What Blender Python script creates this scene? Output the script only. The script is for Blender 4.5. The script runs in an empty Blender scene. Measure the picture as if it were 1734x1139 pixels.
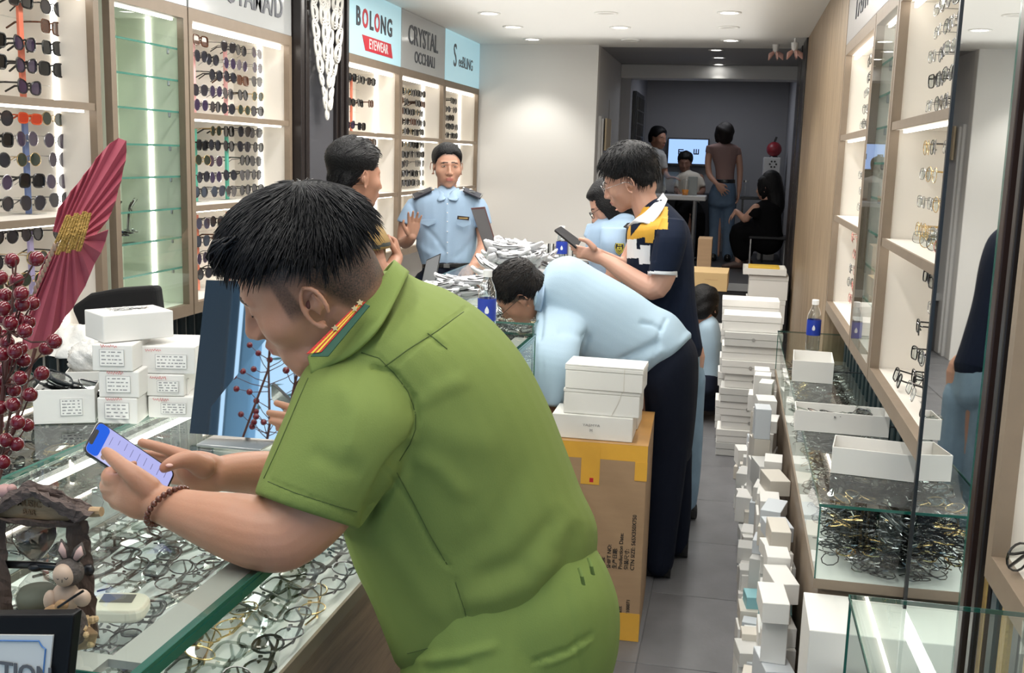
import bpy, bmesh, math, random
import numpy as np
from mathutils import Vector, Matrix, Euler

# ------------------------------------------------------------------ camera
SC = bpy.context.scene
FOC, CX, CY, CAMH = 1807.0, 867.0, 569.5, 1.63
def _n(v): return v / np.linalg.norm(v)
_yd = _n(np.array([1248 - CX, 274 - CY, FOC]))
_dn = np.array([558 - CX, 11224 - CY, FOC]); _dn = _n(_n(_dn) - _n(_dn).dot(_yd) * _yd)
_zz = -_dn; _xx = _n(np.cross(_yd, _zz)); _xx = _xx if _xx[0] > 0 else -_xx
RW = np.array([_xx, _yd, _zz])
cam_d = bpy.data.cameras.new('camera'); cam = bpy.data.objects.new('camera', cam_d)
SC.collection.objects.link(cam); SC.camera = cam
cam_d.sensor_width = 36.0; cam_d.lens = FOC / 1734 * 36.0; cam_d.clip_start = 0.05
M = Matrix.Identity(4)
for i in range(3):
    M[i][0] = RW[i][0]; M[i][1] = -RW[i][1]; M[i][2] = -RW[i][2]
M[2][3] = CAMH
cam.matrix_world = M

# ------------------------------------------------------------------ light
SC.view_settings.view_transform = 'Standard'; SC.view_settings.look = 'None'
SC.view_settings.gamma = 1.0; SC.view_settings.use_curve_mapping = False
SC.view_settings.exposure = 0.2
W = bpy.data.worlds.new('daylight'); SC.world = W; W.use_nodes = True
W.node_tree.nodes['Background'].inputs[0].default_value = (0.50, 0.74, 1.0, 1)
W.node_tree.nodes['Background'].inputs[1].default_value = 1.0
LAMPS = []
def area(name, loc, rot, sx, sy, power, col=(1, 0.97, 0.92), spread=None):
    l = bpy.data.lights.new(name, 'AREA'); l.shape = 'RECTANGLE'; l.size = sx; l.size_y = sy
    l.energy = power; l.color = col
    if spread: l.spread = spread
    o = bpy.data.objects.new(name, l); o.location = loc; o.rotation_euler = rot
    SC.collection.objects.link(o); LAMPS.append(o); return o
# the shop's own ceiling lighting above and behind the photographer's place and along the room
for _x, _y, _w, _l, _e in ((-1.75, 1.2, 0.07, 2.4, 13), (-0.15, 1.2, 0.07, 2.4, 20), (-0.95, 1.2, 0.07, 2.4, 16), (-1.75, 5.2, 0.07, 3.6, 28), (-0.15, 5.2, 0.07, 3.6, 32), (-0.95, 5.2, 0.07, 3.6, 32)):
    area('linear_ceiling_light', (_x, _y, 2.56), (0, 0, 0), _w, _l, _e)
area('ceiling_fill_light', (-0.9, 6.2, 2.42), (math.radians(180), 0, 0), 2.0, 5.6, 22)  # added fill without a fixture, floats facing up to brighten the ceiling
area('back_room_light', (-0.3, 12.3, 2.57), (0, 0, 0), 0.6, 0.6, 5, (0.9, 0.93, 1.0))

# ------------------------------------------------------------------ pixel measuring (points in the room)
def ray(px, py): return RW @ np.array([px - CX, py - CY, FOC])
def P(px, py, y):
    d = ray(px, py); t = y / d[1]; return Vector((d[0] * t, y, CAMH + d[2] * t))
def PZ(px, py, z):
    d = ray(px, py); t = (z - CAMH) / d[2]; return Vector((d[0] * t, d[1] * t, z))
def PX(px, py, x):
    d = ray(px, py); t = x / d[0]; return Vector((x, d[1] * t, CAMH + d[2] * t))
CAMP = Vector((0, 0, CAMH))

# ------------------------------------------------------------------ materials
MT = {}
def mat(name, col, rough=0.5, metal=0.0, bump=None, var=None, emis=None, spec=0.5, coat=0.0, sub=0.0):
    if name in MT: return MT[name]
    m = bpy.data.materials.new(name); m.use_nodes = True; nt = m.node_tree; N = nt.nodes; L = nt.links
    b = N['Principled BSDF']
    b.inputs['Base Color'].default_value = (*col, 1); b.inputs['Roughness'].default_value = rough
    b.inputs['Metallic'].default_value = metal; b.inputs['Specular IOR Level'].default_value = spec
    b.inputs['Coat Weight'].default_value = coat
    if sub: 
        b.inputs['Subsurface Weight'].default_value = sub; b.inputs['Subsurface Scale'].default_value = 0.01
    if emis:
        b.inputs['Emission Color'].default_value = (*emis[0], 1); b.inputs['Emission Strength'].default_value = emis[1]
    if bump or var:
        tc = N.new('ShaderNodeTexCoord')
    if var:   # (scale, amount, (sx,sy,sz))
        mp = N.new('ShaderNodeMapping'); L.new(tc.outputs['Object'], mp.inputs[0])
        if len(var) > 2: mp.inputs['Scale'].default_value = var[2]
        nz = N.new('ShaderNodeTexNoise'); nz.inputs['Scale'].default_value = var[0]; nz.inputs['Detail'].default_value = 5
        L.new(mp.outputs[0], nz.inputs['Vector'])
        mx = N.new('ShaderNodeMixRGB'); mx.blend_type = 'MIX'
        mx.inputs[1].default_value = (*[c * (1 - var[1]) for c in col], 1)
        mx.inputs[2].default_value = (*[min(1, c * (1 + var[1])) for c in col], 1)
        L.new(nz.outputs[0], mx.inputs[0]); L.new(mx.outputs[0], b.inputs['Base Color'])
    if name.startswith('skin'):   # short stubble grows where the mesh says so
        at = N.new('ShaderNodeAttribute'); at.attribute_name = 'stubble'; nq = N.new('ShaderNodeTexNoise'); nq.inputs['Scale'].default_value = 420; nq.inputs['Detail'].default_value = 3
        L.new(tc.outputs['Object'], nq.inputs['Vector']) if (bump or var) else None
        ma = N.new('ShaderNodeMath'); ma.operation = 'MULTIPLY_ADD'; ma.inputs[1].default_value = 0.7; ma.inputs[2].default_value = 0.55; mb_ = N.new('ShaderNodeMath'); mb_.operation = 'MULTIPLY'; mb_.use_clamp = True
        L.new(nq.outputs[0], ma.inputs[0]); L.new(ma.outputs[0], mb_.inputs[0]); L.new(at.outputs['Fac'], mb_.inputs[1])
        ms = N.new('ShaderNodeMixRGB'); ms.inputs[2].default_value = (0.035, 0.024, 0.02, 1); ms.inputs[1].default_value = (*col, 1); L.new(mb_.outputs[0], ms.inputs[0])
        if var: L.new(mx.outputs[0], ms.inputs[1])
        L.new(ms.outputs[0], b.inputs['Base Color'])
    if bump:  # (scale, strength, (sx,sy,sz))
        mp = N.new('ShaderNodeMapping'); L.new(tc.outputs['Object'], mp.inputs[0])
        if len(bump) > 2: mp.inputs['Scale'].default_value = bump[2]
        nz = N.new('ShaderNodeTexNoise'); nz.inputs['Scale'].default_value = bump[0]; nz.inputs['Detail'].default_value = 6
        L.new(mp.outputs[0], nz.inputs['Vector'])
        bp = N.new('ShaderNodeBump'); bp.inputs['Strength'].default_value = bump[1]; bp.inputs['Distance'].default_value = 0.01
        L.new(nz.outputs[0], bp.inputs['Height']); L.new(bp.outputs[0], b.inputs['Normal'])
    MT[name] = m; return m
def glassmat(name, tint=(0.93, 0.98, 0.95), refl=1.0, rough=0.0):
    if name in MT: return MT[name]
    m = bpy.data.materials.new(name); m.use_nodes = True; nt = m.node_tree; N = nt.nodes; L = nt.links
    N.remove(N['Principled BSDF']); out = N['Material Output']
    t = N.new('ShaderNodeBsdfTransparent'); t.inputs[0].default_value = (*tint, 1)
    g = N.new('ShaderNodeBsdfGlossy'); g.inputs['Roughness'].default_value = rough; g.inputs[0].default_value = (1, 1, 1, 1)
    f = N.new('ShaderNodeFresnel'); f.inputs[0].default_value = 1.45
    mu = N.new('ShaderNodeMath'); mu.operation = 'MULTIPLY'; mu.inputs[1].default_value = refl; mu.use_clamp = True
    mx = N.new('ShaderNodeMixShader')
    ge = N.new('ShaderNodeNewGeometry'); iv = N.new('ShaderNodeMath'); iv.operation = 'MULTIPLY_ADD'; iv.inputs[1].default_value = -refl; iv.inputs[2].default_value = refl
    L.new(ge.outputs['Backfacing'], iv.inputs[0]); L.new(iv.outputs[0], mu.inputs[1])
    L.new(f.outputs[0], mu.inputs[0]); L.new(mu.outputs[0], mx.inputs[0]); L.new(t.outputs[0], mx.inputs[1]); L.new(g.outputs[0], mx.inputs[2])
    L.new(mx.outputs[0], out.inputs[0]); MT[name] = m; return m
def woodmat(name, c1, c2, axis=2, scale=1.0):
    if name in MT: return MT[name]
    m = bpy.data.materials.new(name); m.use_nodes = True; nt = m.node_tree; N = nt.nodes; L = nt.links
    b = N['Principled BSDF']; b.inputs['Roughness'].default_value = 0.45
    tc = N.new('ShaderNodeTexCoord'); mp = N.new('ShaderNodeMapping'); L.new(tc.outputs['Object'], mp.inputs[0])
    s = [14 * scale] * 3; s[axis] = 1.1 * scale; mp.inputs['Scale'].default_value = s
    nz = N.new('ShaderNodeTexNoise'); nz.inputs['Scale'].default_value = 1.6; nz.inputs['Detail'].default_value = 8; nz.inputs['Distortion'].default_value = 1.2
    L.new(mp.outputs[0], nz.inputs['Vector'])
    n2 = N.new('ShaderNodeTexNoise'); n2.inputs['Scale'].default_value = 12; n2.inputs['Detail'].default_value = 4; L.new(mp.outputs[0], n2.inputs['Vector'])
    ad = N.new('ShaderNodeMath'); ad.operation = 'MULTIPLY_ADD'; ad.inputs[1].default_value = 0.35; L.new(n2.outputs[0], ad.inputs[0]); L.new(nz.outputs[0], ad.inputs[2])
    cr = N.new('ShaderNodeValToRGB'); cr.color_ramp.elements[0].position = 0.45; cr.color_ramp.elements[0].color = (*c2, 1)
    cr.color_ramp.elements[1].position = 0.85; cr.color_ramp.elements[1].color = (*c1, 1)
    L.new(ad.outputs[0], cr.inputs[0]); L.new(cr.outputs[0], b.inputs['Base Color'])
    bp = N.new('ShaderNodeBump'); bp.inputs['Strength'].default_value = 0.15; bp.inputs['Distance'].default_value = 0.004
    L.new(n2.outputs[0], bp.inputs['Height']); L.new(bp.outputs[0], b.inputs['Normal'])
    MT[name] = m; return m
def emit(name, col, s):
    if name in MT: return MT[name]
    m = bpy.data.materials.new(name); m.use_nodes = True; nt = m.node_tree; N = nt.nodes
    N.remove(N['Principled BSDF']); e = N.new('ShaderNodeEmission'); e.inputs[0].default_value = (*col, 1); e.inputs[1].default_value = s
    nt.links.new(e.outputs[0], N['Material Output'].inputs[0]); MT[name] = m; return m

WHITE = mat('white_paint', (0.80, 0.79, 0.77), 0.6, bump=(300, 0.05))
CEIL = mat('ceiling_paint', (0.83, 0.83, 0.80), 0.7, bump=(200, 0.03))
FLOORM = mat('grey_vinyl_tile', (0.15, 0.15, 0.16), 0.42, var=(5.0, 0.42), bump=(60, 0.06))
JOINT = mat('tile_joint', (0.125, 0.125, 0.13), 0.8)
OAK = woodmat('oak_veneer', (0.38, 0.28, 0.18), (0.20, 0.14, 0.085), 2)
OAKH = woodmat('oak_veneer_lengthwise', (0.47, 0.37, 0.26), (0.30, 0.22, 0.15), 1)
TAUPE = mat('taupe_edge_board', (0.235, 0.18, 0.13), 0.5, var=(20, 0.12, (1, 1, 1)))
WALNUT = woodmat('brown_counter_veneer', (0.27, 0.18, 0.11), (0.13, 0.08, 0.05), 1, 1.3)
DARKF = mat('black_brown_frame', (0.018, 0.013, 0.012), 0.32, var=(4, 0.3))
LINER = mat('cabinet_lining', (0.80, 0.76, 0.70), 0.55)
LINERG = mat('cabinet_lining_green', (0.72, 0.78, 0.66), 0.5)
LED = emit('led_strip', (1.0, 0.93, 0.82), 9.0)
LEDB = emit('led_strip_bright', (1.0, 0.97, 0.88), 8.0)
LAMPE = emit('downlight_glow', (1.0, 0.97, 0.9), 14.0)
SIGNB = mat('sign_pale_blue', (0.45, 0.66, 0.72), 0.25, emis=((0.36, 0.62, 0.72), 0.42))
SIGNG = mat('sign_grey_glass', (0.38, 0.39, 0.39), 0.12, emis=((0.5, 0.5, 0.48), 0.06))
GLASS = glassmat('clear_glass', (0.97, 0.985, 0.98), 0.9)
GLASSG = glassmat('greenish_glass', (0.955, 0.985, 0.97), 0.9)
GEDGE = mat('green_glass_edge', (0.012, 0.10, 0.075), 0.12, spec=0.8)
GEDGEL = mat('pale_green_glass_edge', (0.10, 0.30, 0.24), 0.15, spec=0.8)
MIRR = mat('mirror_silver', (0.86, 0.89, 0.89), 0.015, 1.0)
TEAL = mat('dark_teal_slat', (0.035, 0.06, 0.075), 0.35)
GOLD = mat('gold_slat', (0.62, 0.43, 0.17), 0.35, 0.6, bump=(80, 0.4))
BLACK = mat('black_plastic', (0.012, 0.012, 0.014), 0.3)
METAL = mat('steel', (0.55, 0.55, 0.55), 0.3, 1.0)
CARD = mat('white_card', (0.78, 0.77, 0.74), 0.6, bump=(40, 0.04))
CARDG = mat('greyed_card', (0.60, 0.60, 0.58), 0.6)
KRAFT = mat('kraft_cardboard', (0.40, 0.26, 0.15), 0.7, var=(8, 0.12, (1, 1, 6)), bump=(60, 0.05))
TAPE = mat('yellow_packing_tape', (0.78, 0.42, 0.06), 0.22, var=(10, 0.15))
INK = mat('black_print', (0.02, 0.02, 0.02), 0.6)
GREYINK = mat('grey_print', (0.30, 0.30, 0.31), 0.6)
REDINK = mat('red_print', (0.55, 0.02, 0.03), 0.5)

# ------------------------------------------------------------------ mesh building
ORG = {}
def new_mesh_obj(name, verts, faces, mats, midx=None, parent=None, smooth=False, origin=None):
    """verts in world (or local when the parent sits at the origin) coordinates"""
    o0 = Vector(origin) if origin is not None else (ORG[parent.name] if parent else Vector((0, 0, 0)))
    me = bpy.data.meshes.new(name)
    me.from_pydata([(v[0] - o0[0], v[1] - o0[1], v[2] - o0[2]) for v in verts], [], faces)
    if not isinstance(mats, (list, tuple)): mats = [mats]
    for m in mats: me.materials.append(m)
    if midx is not None: me.polygons.foreach_set('material_index', midx)
    if smooth: me.polygons.foreach_set('use_smooth', [True] * len(me.polygons))
    ob = bpy.data.objects.new(name, me); SC.collection.objects.link(ob)
    if parent:
        ob.parent = parent; ORG[ob.name] = ORG[parent.name]
        d = o0 - ORG[parent.name]
        if d.length > 1e-9: ob.location = d; ORG[ob.name] = o0
    else:
        ob.location = o0; ORG[ob.name] = o0
    return ob
def tag(o, label=None, cat=None, group=None, kind=None):
    if label: o['label'] = label
    if cat: o['category'] = cat
    if group: o['group'] = group
    if kind: o['kind'] = kind
    return o
def thing(name, label, cat, loc=(0, 0, 0), group=None):
    o = bpy.data.objects.new(name, None); o.empty_display_size = 0.05; SC.collection.objects.link(o)
    o.location = loc; ORG[o.name] = Vector(loc); return tag(o, label, cat, group)
def dup(root, loc, rot=(0, 0, 0), label=None, group=None, scale=None):
    r = root.copy(); SC.collection.objects.link(r); r.location = loc; r.rotation_euler = rot
    if scale: r.scale = (scale,) * 3
    if label: r['label'] = label
    if group: r['group'] = group
    for ch in list(root.children):
        c = ch.copy(); SC.collection.objects.link(c); c.parent = r
        for g in ch.children:
            d = g.copy(); SC.collection.objects.link(d); d.parent = c
    return r
class MB:
    def __init__(s): s.v = []; s.f = []; s.m = []; s.cur = 0
    def mat(s, i): s.cur = i; return s
    def add(s, vs, fs):
        b = len(s.v); s.v.extend([tuple(v) for v in vs]); s.f.extend([tuple(b + i for i in f) for f in fs]); s.m.extend([s.cur] * len(fs)); return s
    def box(s, x0, x1, y0, y1, z0, z1, M=None):
        vs = [(x, y, z) for x in (x0, x1) for y in (y0, y1) for z in (z0, z1)]
        if M is not None: vs = [M @ Vector(v) for v in vs]
        return s.add(vs, [(0, 1, 3, 2), (4, 6, 7, 5), (0, 4, 5, 1), (2, 3, 7, 6), (0, 2, 6, 4), (1, 5, 7, 3)])
    def cbox(s, c, d, M=None):
        return s.box(c[0] - d[0] / 2, c[0] + d[0] / 2, c[1] - d[1] / 2, c[1] + d[1] / 2, c[2] - d[2] / 2, c[2] + d[2] / 2, M)
    def quad(s, a, b, c, d): return s.add([a, b, c, d], [(0, 1, 2, 3)])
    def slab(s, pts, nrm):       # polygon with thickness vector nrm
        n = len(pts); a = [Vector(p) for p in pts]; b = [p + Vector(nrm) for p in a]
        return s.add(a + b, [tuple(range(n))[::-1], tuple(range(n, 2 * n))] + [(i, (i + 1) % n, n + (i + 1) % n, n + i) for i in range(n)])
    def rings(s, R, cap=True, closed=True):
        n = len(R[0]); b = []; 
        for r in R: b += list(r)
        fs = []
        for i in range(len(R) - 1):
            for j in range(n if closed else n - 1):
                k = (j + 1) % n; fs.append((i * n + j, i * n + k, (i + 1) * n + k, (i + 1) * n + j))
        if cap: fs.append(tuple(range(n))[::-1]); fs.append(tuple((len(R) - 1) * n + j for j in range(n)))
        return s.add(b, fs)
    def tube(s, pts, r, n=8, cap=True, closed=False, flat=1.0, up=None):
        pts = [Vector(p) for p in pts]; m = len(pts)
        rs = list(r) if hasattr(r, '__len__') else [r] * m
        R = []; prev = None
        for i, p in enumerate(pts):
            if closed: t = pts[(i + 1) % m] - pts[i - 1]
            else: t = pts[min(i + 1, m - 1)] - pts[max(i - 1, 0)]
            t = t.normalized() if t.length > 1e-9 else Vector((0, 0, 1))
            if prev is None:
                a = Vector(up) if up else (Vector((0, 0, 1)) if abs(t.z) < 0.9 else Vector((1, 0, 0)))
            else: a = prev
            a = (a - t * a.dot(t)); a = a.normalized() if a.length > 1e-6 else t.orthogonal().normalized()
            prev = a; c = t.cross(a)
            R.append([p + (a * math.cos(q) + c * math.sin(q) * flat) * rs[i] for q in [2 * math.pi * k / n for k in range(n)]])
        if closed: R.append(R[0]); cap = False
        return s.rings(R, cap)
    def lathe(s, c, prof, n=16, axis=(0, 0, 1), cap=True):
        ax = Vector(axis).normalized(); a = ax.orthogonal().normalized(); b = ax.cross(a); c = Vector(c)
        return s.rings([[c + ax * h + (a * math.cos(q) + b * math.sin(q)) * max(r, 1e-5) for q in [2 * math.pi * k / n for k in range(n)]] for r, h in prof], cap)
    def ball(s, c, r, nu=12, nv=8, M=None):
        if not hasattr(r, '__len__'): r = (r, r, r)
        c = Vector(c); vs = []; fs = []
        for i in range(nv + 1):
            th = math.pi * i / nv
            for j in range(nu):
                ph = 2 * math.pi * j / nu; p = Vector((r[0] * math.sin(th) * math.cos(ph), r[1] * math.sin(th) * math.sin(ph), r[2] * math.cos(th)))
                if M is not None: p = M @ p
                vs.append(c + p)
        for i in range(nv):
            for j in range(nu): fs.append((i * nu + j, (i + 1) * nu + j, (i + 1) * nu + (j + 1) % nu, i * nu + (j + 1) % nu))
        return s.add(vs, fs)
    def build(s, name, mats, parent=None, smooth=False, bevel=0, origin=None, seg=2):
        if not isinstance(mats, (list, tuple)): mats = [mats]
        o = new_mesh_obj(name, s.v, s.f, mats, s.m if len(mats) > 1 else None, parent, smooth, origin)
        if bevel:
            b = o.modifiers.new('bevel', 'BEVEL'); b.width = bevel; b.segments = seg; b.limit_method = 'ANGLE'
        return o
def text_mb(txt, org, right, up, size, thick=0.0008, align='LEFT', bold=0.0, squeeze=1.0):
    """letters as real raised print; returns an MB"""
    cu = bpy.data.curves.new('t', 'FONT'); cu.body = txt; cu.size = size; cu.extrude = thick; cu.offset = bold
    cu.align_x = align; cu.align_y = 'CENTER'; cu.resolution_u = 3
    ob = bpy.data.objects.new('t', cu); SC.collection.objects.link(ob)
    dg = bpy.context.evaluated_depsgraph_get(); me = bpy.data.meshes.new_from_object(ob.evaluated_get(dg))
    right = Vector(right).normalized(); up = Vector(up).normalized(); nn = right.cross(up); org = Vector(org)
    mb = MB(); mb.add([org + right * v.co.x * squeeze + up * v.co.y + nn * v.co.z for v in me.vertices], [tuple(p.vertices) for p in me.polygons])
    bpy.data.objects.remove(ob); bpy.data.curves.remove(cu); bpy.data.meshes.remove(me)
    return mb
ONES = ['', 'first', 'second', 'third', 'fourth', 'fifth', 'sixth', 'seventh', 'eighth', 'ninth', 'tenth', 'eleventh', 'twelfth', 'thirteenth', 'fourteenth', 'fifteenth', 'sixteenth', 'seventeenth', 'eighteenth', 'nineteenth', 'twentieth']
rnd = random.Random(7)
# ================================================================== THE ROOM
XL, XR = -2.30, 0.487            # cabinet fronts
def struct(name, mb, m, parent=None, **k):
    o = mb.build(name, m, parent, **k)
    if parent is None: o['kind'] = 'structure'
    return o
fl = struct('floor', MB().box(-2.7, 0.95, -1.2, 10.0, -0.05, -0.004), JOINT)
tile0 = None
for i in range(6):
    for j in range(18):
        x = -2.62 + i * 0.6 + 0.3; y = -0.9 + j * 0.6 + 0.3
        if tile0 is None:
            tile0 = MB().box(-0.298, 0.298, -0.298, 0.298, -0.004, 0.0).build('tile', FLOORM, fl, bevel=0.0012, seg=1); t = tile0
        else:
            t = tile0.copy(); SC.collection.objects.link(t)
        t.location = (x, y, 0)
st = struct('trim_platform', MB().box(-1.3, 0.60, 10.0, 13.6, -0.05, 0.52), mat('dark_platform', (0.05, 0.05, 0.055), 0.5, var=(4, 0.2)))
struct('ceiling', MB().box(-2.7, 0.95, -1.2, 9.72, 2.6, 2.7), CEIL)
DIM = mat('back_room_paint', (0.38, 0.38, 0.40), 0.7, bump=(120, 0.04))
DIMC = mat('back_room_ceiling_dimmed', (0.30, 0.30, 0.31), 0.7)  # weak light of the back room put into the colour as darker ceiling
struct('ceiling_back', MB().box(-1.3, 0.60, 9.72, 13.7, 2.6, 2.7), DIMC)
struct('trim_beam', MB().box(-1.24, 0.60, 11.4, 11.7, 2.46, 2.6), mat('beam_paint', (0.62, 0.62, 0.62), 0.6), bevel=0.01)
struct('wall_back', MB().box(-2.7, -1.24, 9.54, 9.66, 0, 2.6), WHITE)
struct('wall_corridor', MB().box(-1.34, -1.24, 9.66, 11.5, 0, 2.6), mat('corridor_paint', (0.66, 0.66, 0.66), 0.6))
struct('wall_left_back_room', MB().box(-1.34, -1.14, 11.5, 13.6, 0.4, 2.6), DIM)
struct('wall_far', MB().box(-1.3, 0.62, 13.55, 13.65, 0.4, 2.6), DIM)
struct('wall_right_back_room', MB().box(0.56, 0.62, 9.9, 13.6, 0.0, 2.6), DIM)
struct('wall_left', MB().box(-2.78, -2.66, -1.2, 9.6, 0, 2.6), WHITE)
struct('wall_right', MB().box(0.86, 0.98, -1.2, 5.7, 0, 2.6), WHITE)
# oak cladding after the right-hand cabinets, then a dark door frame
struct('wall_right_oak', MB().box(XR, 0.86, 5.62, 8.85, 0.0, 2.6), OAK)
for k, (x0, x1, y0, y1) in enumerate([(0.472, 0.6, 8.85, 9.25), (0.478, 0.6, 9.27, 9.42), (0.47, 0.6, 9.44, 9.9)]):
    struct('trim_%d' % (k + 1), MB().box(x0, x1, y0, y1, 0, 2.6), DARKF, bevel=0.006)
# front of the shop (behind the camera): wall above the opening and the posts
struct('wall_front', MB().box(-2.7, 0.95, -1.2, -1.1, 2.45, 2.6).box(0.8, 0.95, -1.2, -1.1, 0, 2.45), DARKF)
# back-room dark lattice door on the left wall and a corridor door frame
dr = struct('door_1', MB().box(-1.135, -1.10, 11.75, 12.75, 0.52, 2.35), mat('dark_door', (0.015, 0.015, 0.018), 0.4))
for k in range(7):
    MB().box(-1.098, -1.085, 11.84 + k * 0.13, 11.86 + k * 0.13, 0.6, 2.3).build('bar', mat('dark_bar', (0.05, 0.05, 0.055), 0.3), dr)
for k in range(11):
    MB().box(-1.098, -1.088, 11.8, 12.7, 0.75 + k * 0.14, 0.765 + k * 0.14).build('cross_bar', MT['dark_bar'], dr)
d2 = struct('door_2', MB().box(-1.24, -1.215, 9.72, 10.5, 0.0, 2.0), mat('pale_door', (0.60, 0.60, 0.60), 0.45), bevel=0.004)
MB().box(-1.215, -1.20, 9.78, 9.80, 0.02, 1.98).box(-1.215, -1.20, 10.42, 10.44, 0.02, 1.98).build('door_panel_moulding', MT['pale_door'], d2)
# step nosing
struct('trim_step', MB().box(-1.24, 0.5, 9.97, 10.02, 0.46, 0.525), mat('step_edge', (0.35, 0.36, 0.37), 0.4))
# ceiling downlights
ring = MB().lathe((0, 0, 0), [(0.0, -0.004), (0.052, -0.004), (0.052, -0.0005), (0.0, 0)], 20)
dl0 = None
spots = [(-1.75, 7.49, 1), (-1.74, 8.26, 1), (-1.75, 9.11, 1), (-0.93, 7.47, 0), (-0.92, 8.26, 1), (-0.92, 9.1, 0), (-0.11, 7.43, 1), (-0.12, 8.23, 0), (-0.11, 9.09, 1), (-0.24, 9.86, 1), (-0.23, 10.57, 1), (-0.24, 11.3, 1)]
lbl = ['lit recessed downlight in left row of three, nearest the camera', 'lit recessed downlight in left row of three, middle one', 'lit recessed downlight in left row, nearest the white wall',
       'unlit recessed downlight in the middle row, nearest the camera', 'only lit recessed downlight of the middle row', 'unlit recessed downlight of the middle row nearest the white wall',
       'lit recessed downlight of the right row, nearest the camera', 'unlit recessed downlight between two lit ones of the right row', 'lit recessed downlight of the right row just before the dim ceiling',
       'first of three small lit downlights on the dim back ceiling', 'middle of three small lit downlights on the dim back ceiling', 'last of three small lit downlights on the dim back ceiling']
for i, (x, y, on) in enumerate(spots):
    t = thing('ceiling_downlight', lbl[i], 'ceiling light', (x, y, 2.6), 'recessed downlights')
    big = 0.062 if i < 9 else 0.05
    MB().lathe((x, y, 2.6), [(big, 0.0), (big + 0.018, -0.001), (big + 0.018, -0.006), (big, -0.008), (big * 0.92, -0.003)], 24, cap=False).build('trim_ring', CEIL, t, smooth=True)
    MB().lathe((x, y, 2.6), [(0.0001, -0.0035), (big, -0.003)], 24).build('lamp_face', LAMPE if on else mat('unlit_lamp', (0.55, 0.54, 0.5), 0.4), t)
    if on:
        l = bpy.data.lights.new('downlight_beam', 'SPOT'); l.energy = 30 if i < 9 else 5; l.spot_size = math.radians(100); l.spot_blend = 0.6; l.shadow_soft_size = 0.05; l.color = (1, 0.96, 0.88)
        lo = bpy.data.objects.new('downlight_beam', l); lo.location = (x, y, 2.58); SC.collection.objects.link(lo); lo.parent = t; lo.location = (0, 0, -0.03)

# ================================================================== WALL CABINETS
DEPTH = 0.32
def cabinet(name, label, side, y0, y1, shelves, glass=False, liner=LINER, strip_pos=0.5, post=0.034, z0=0.95, z1=2.155, ledm=None):
    """side -1: left wall (opens to +X), +1: right wall"""
    s = side; xf = XL if s < 0 else XR; xb = xf + s * DEPTH
    t = thing(name, label, 'cabinet', (xf + s * DEPTH / 2, (y0 + y1) / 2, z0 - 0.05), 'wall display cabinets')
    def bx(mb, xa, xc, *r): return mb.box(min(xa, xc), max(xa, xc), *r)
    fr = MB()
    bx(fr, xf, xf + s * 0.03, y0, y0 + post, z0 - 0.05, z1 + 0.05); bx(fr, xf, xf + s * 0.03, y1 - post, y1, z0 - 0.05, z1 + 0.05)
    bx(fr, xf, xf + s * 0.03, y0 + post, y1 - post, z0 - 0.05, z0); bx(fr, xf, xf + s * 0.03, y0 + post, y1 - post, z1, z1 + 0.05)
    fr.build('face_frame', TAUPE, t)
    bd = MB(); bx(bd, xb, xb + s * 0.012, y0, y1, z0 - 0.05, z1 + 0.05).build('back_panel', liner, t)
    for a in (y0, y1 - 0.018): sp = MB(); bx(sp, xf + s * 0.03, xb, a, a + 0.018, z0, z1); sp.build('side_panel', liner, t)
    bb = MB(); bx(bb, xf + s * 0.03, xb, y0, y1, z0 - 0.03, z0); bb.build('base_board', liner, t)
    tb = MB(); bx(tb, xf + s * 0.03, xb, y0, y1, z1, z1 + 0.03); tb.build('top_board', liner, t)
    for z in shelves:
        if glass:
            g = MB(); bx(g, xf + s * 0.035, xb - s * 0.004, y0 + 0.02, y1 - 0.02, z - 0.004, z + 0.004); g.cur = 1
            bx(g, xf + s * 0.031, xf + s * 0.035, y0 + 0.02, y1 - 0.02, z - 0.004, z + 0.004)
            sh = g.build('glass_shelf', [GLASSG, GEDGEL], t)
            for yy in (y0 + 0.06, y1 - 0.06):
                MB().lathe((xf + s * 0.06, yy, z - 0.024), [(0.004, 0), (0.006, 0.004), (0.006, 0.02)], 8).build('shelf_pin', METAL, sh)
        else:
            g = MB(); bx(g, xf + s * 0.012, xb, y0 + post * 0.6, y1 - 0.02, z - 0.012, z + 0.012)
            sh = g.build('shelf', liner, t)
            e = MB(); bx(e, xf + s * 0.004, xf + s * 0.012, y0 + post * 0.6, y1 - 0.02, z - 0.013, z + 0.013); e.build('shelf_edging', TAUPE, sh)
    if not glass:
        for z in list(shelves) + [z1]:
            e = MB(); bx(e, xf + s * 0.040, xf + s * 0.050, y0 + 0.05, y1 - 0.05, z - 0.021, z - 0.014 if z != z1 else z - 0.004)
            e.build('led_strip', ledm or LED, t)
    else:
        e = MB(); bx(e, xf + s * 0.040, xf + s * 0.050, y0 + 0.05, y1 - 0.05, z1 - 0.010, z1 - 0.004); e.build('led_strip', ledm or LED, t)
    if s < 0:   # light strip running up the far side panel
        e = MB(); bx(e, xf + s * 0.165, xf + s * 0.180, y1 - 0.024, y1 - 0.0185, z0 + 0.001, z1 - 0.001); e.build('led_upright', LEDB, t)
    else:
        e = MB(); bx(e, xf + s * 0.045, xf + s * 0.058, y0 + 0.0185, y0 + 0.030, z0 + 0.001, z1 - 0.001); e.build('led_upright', LEDB, t)
    if glass:
        d = MB(); bx(d, xf - s * 0.001, xf + s * 0.004, y0 + post, y1 - post, z0, z1); d.build('glass_door', GLASS, t)
    return t
CAB = {}
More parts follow.
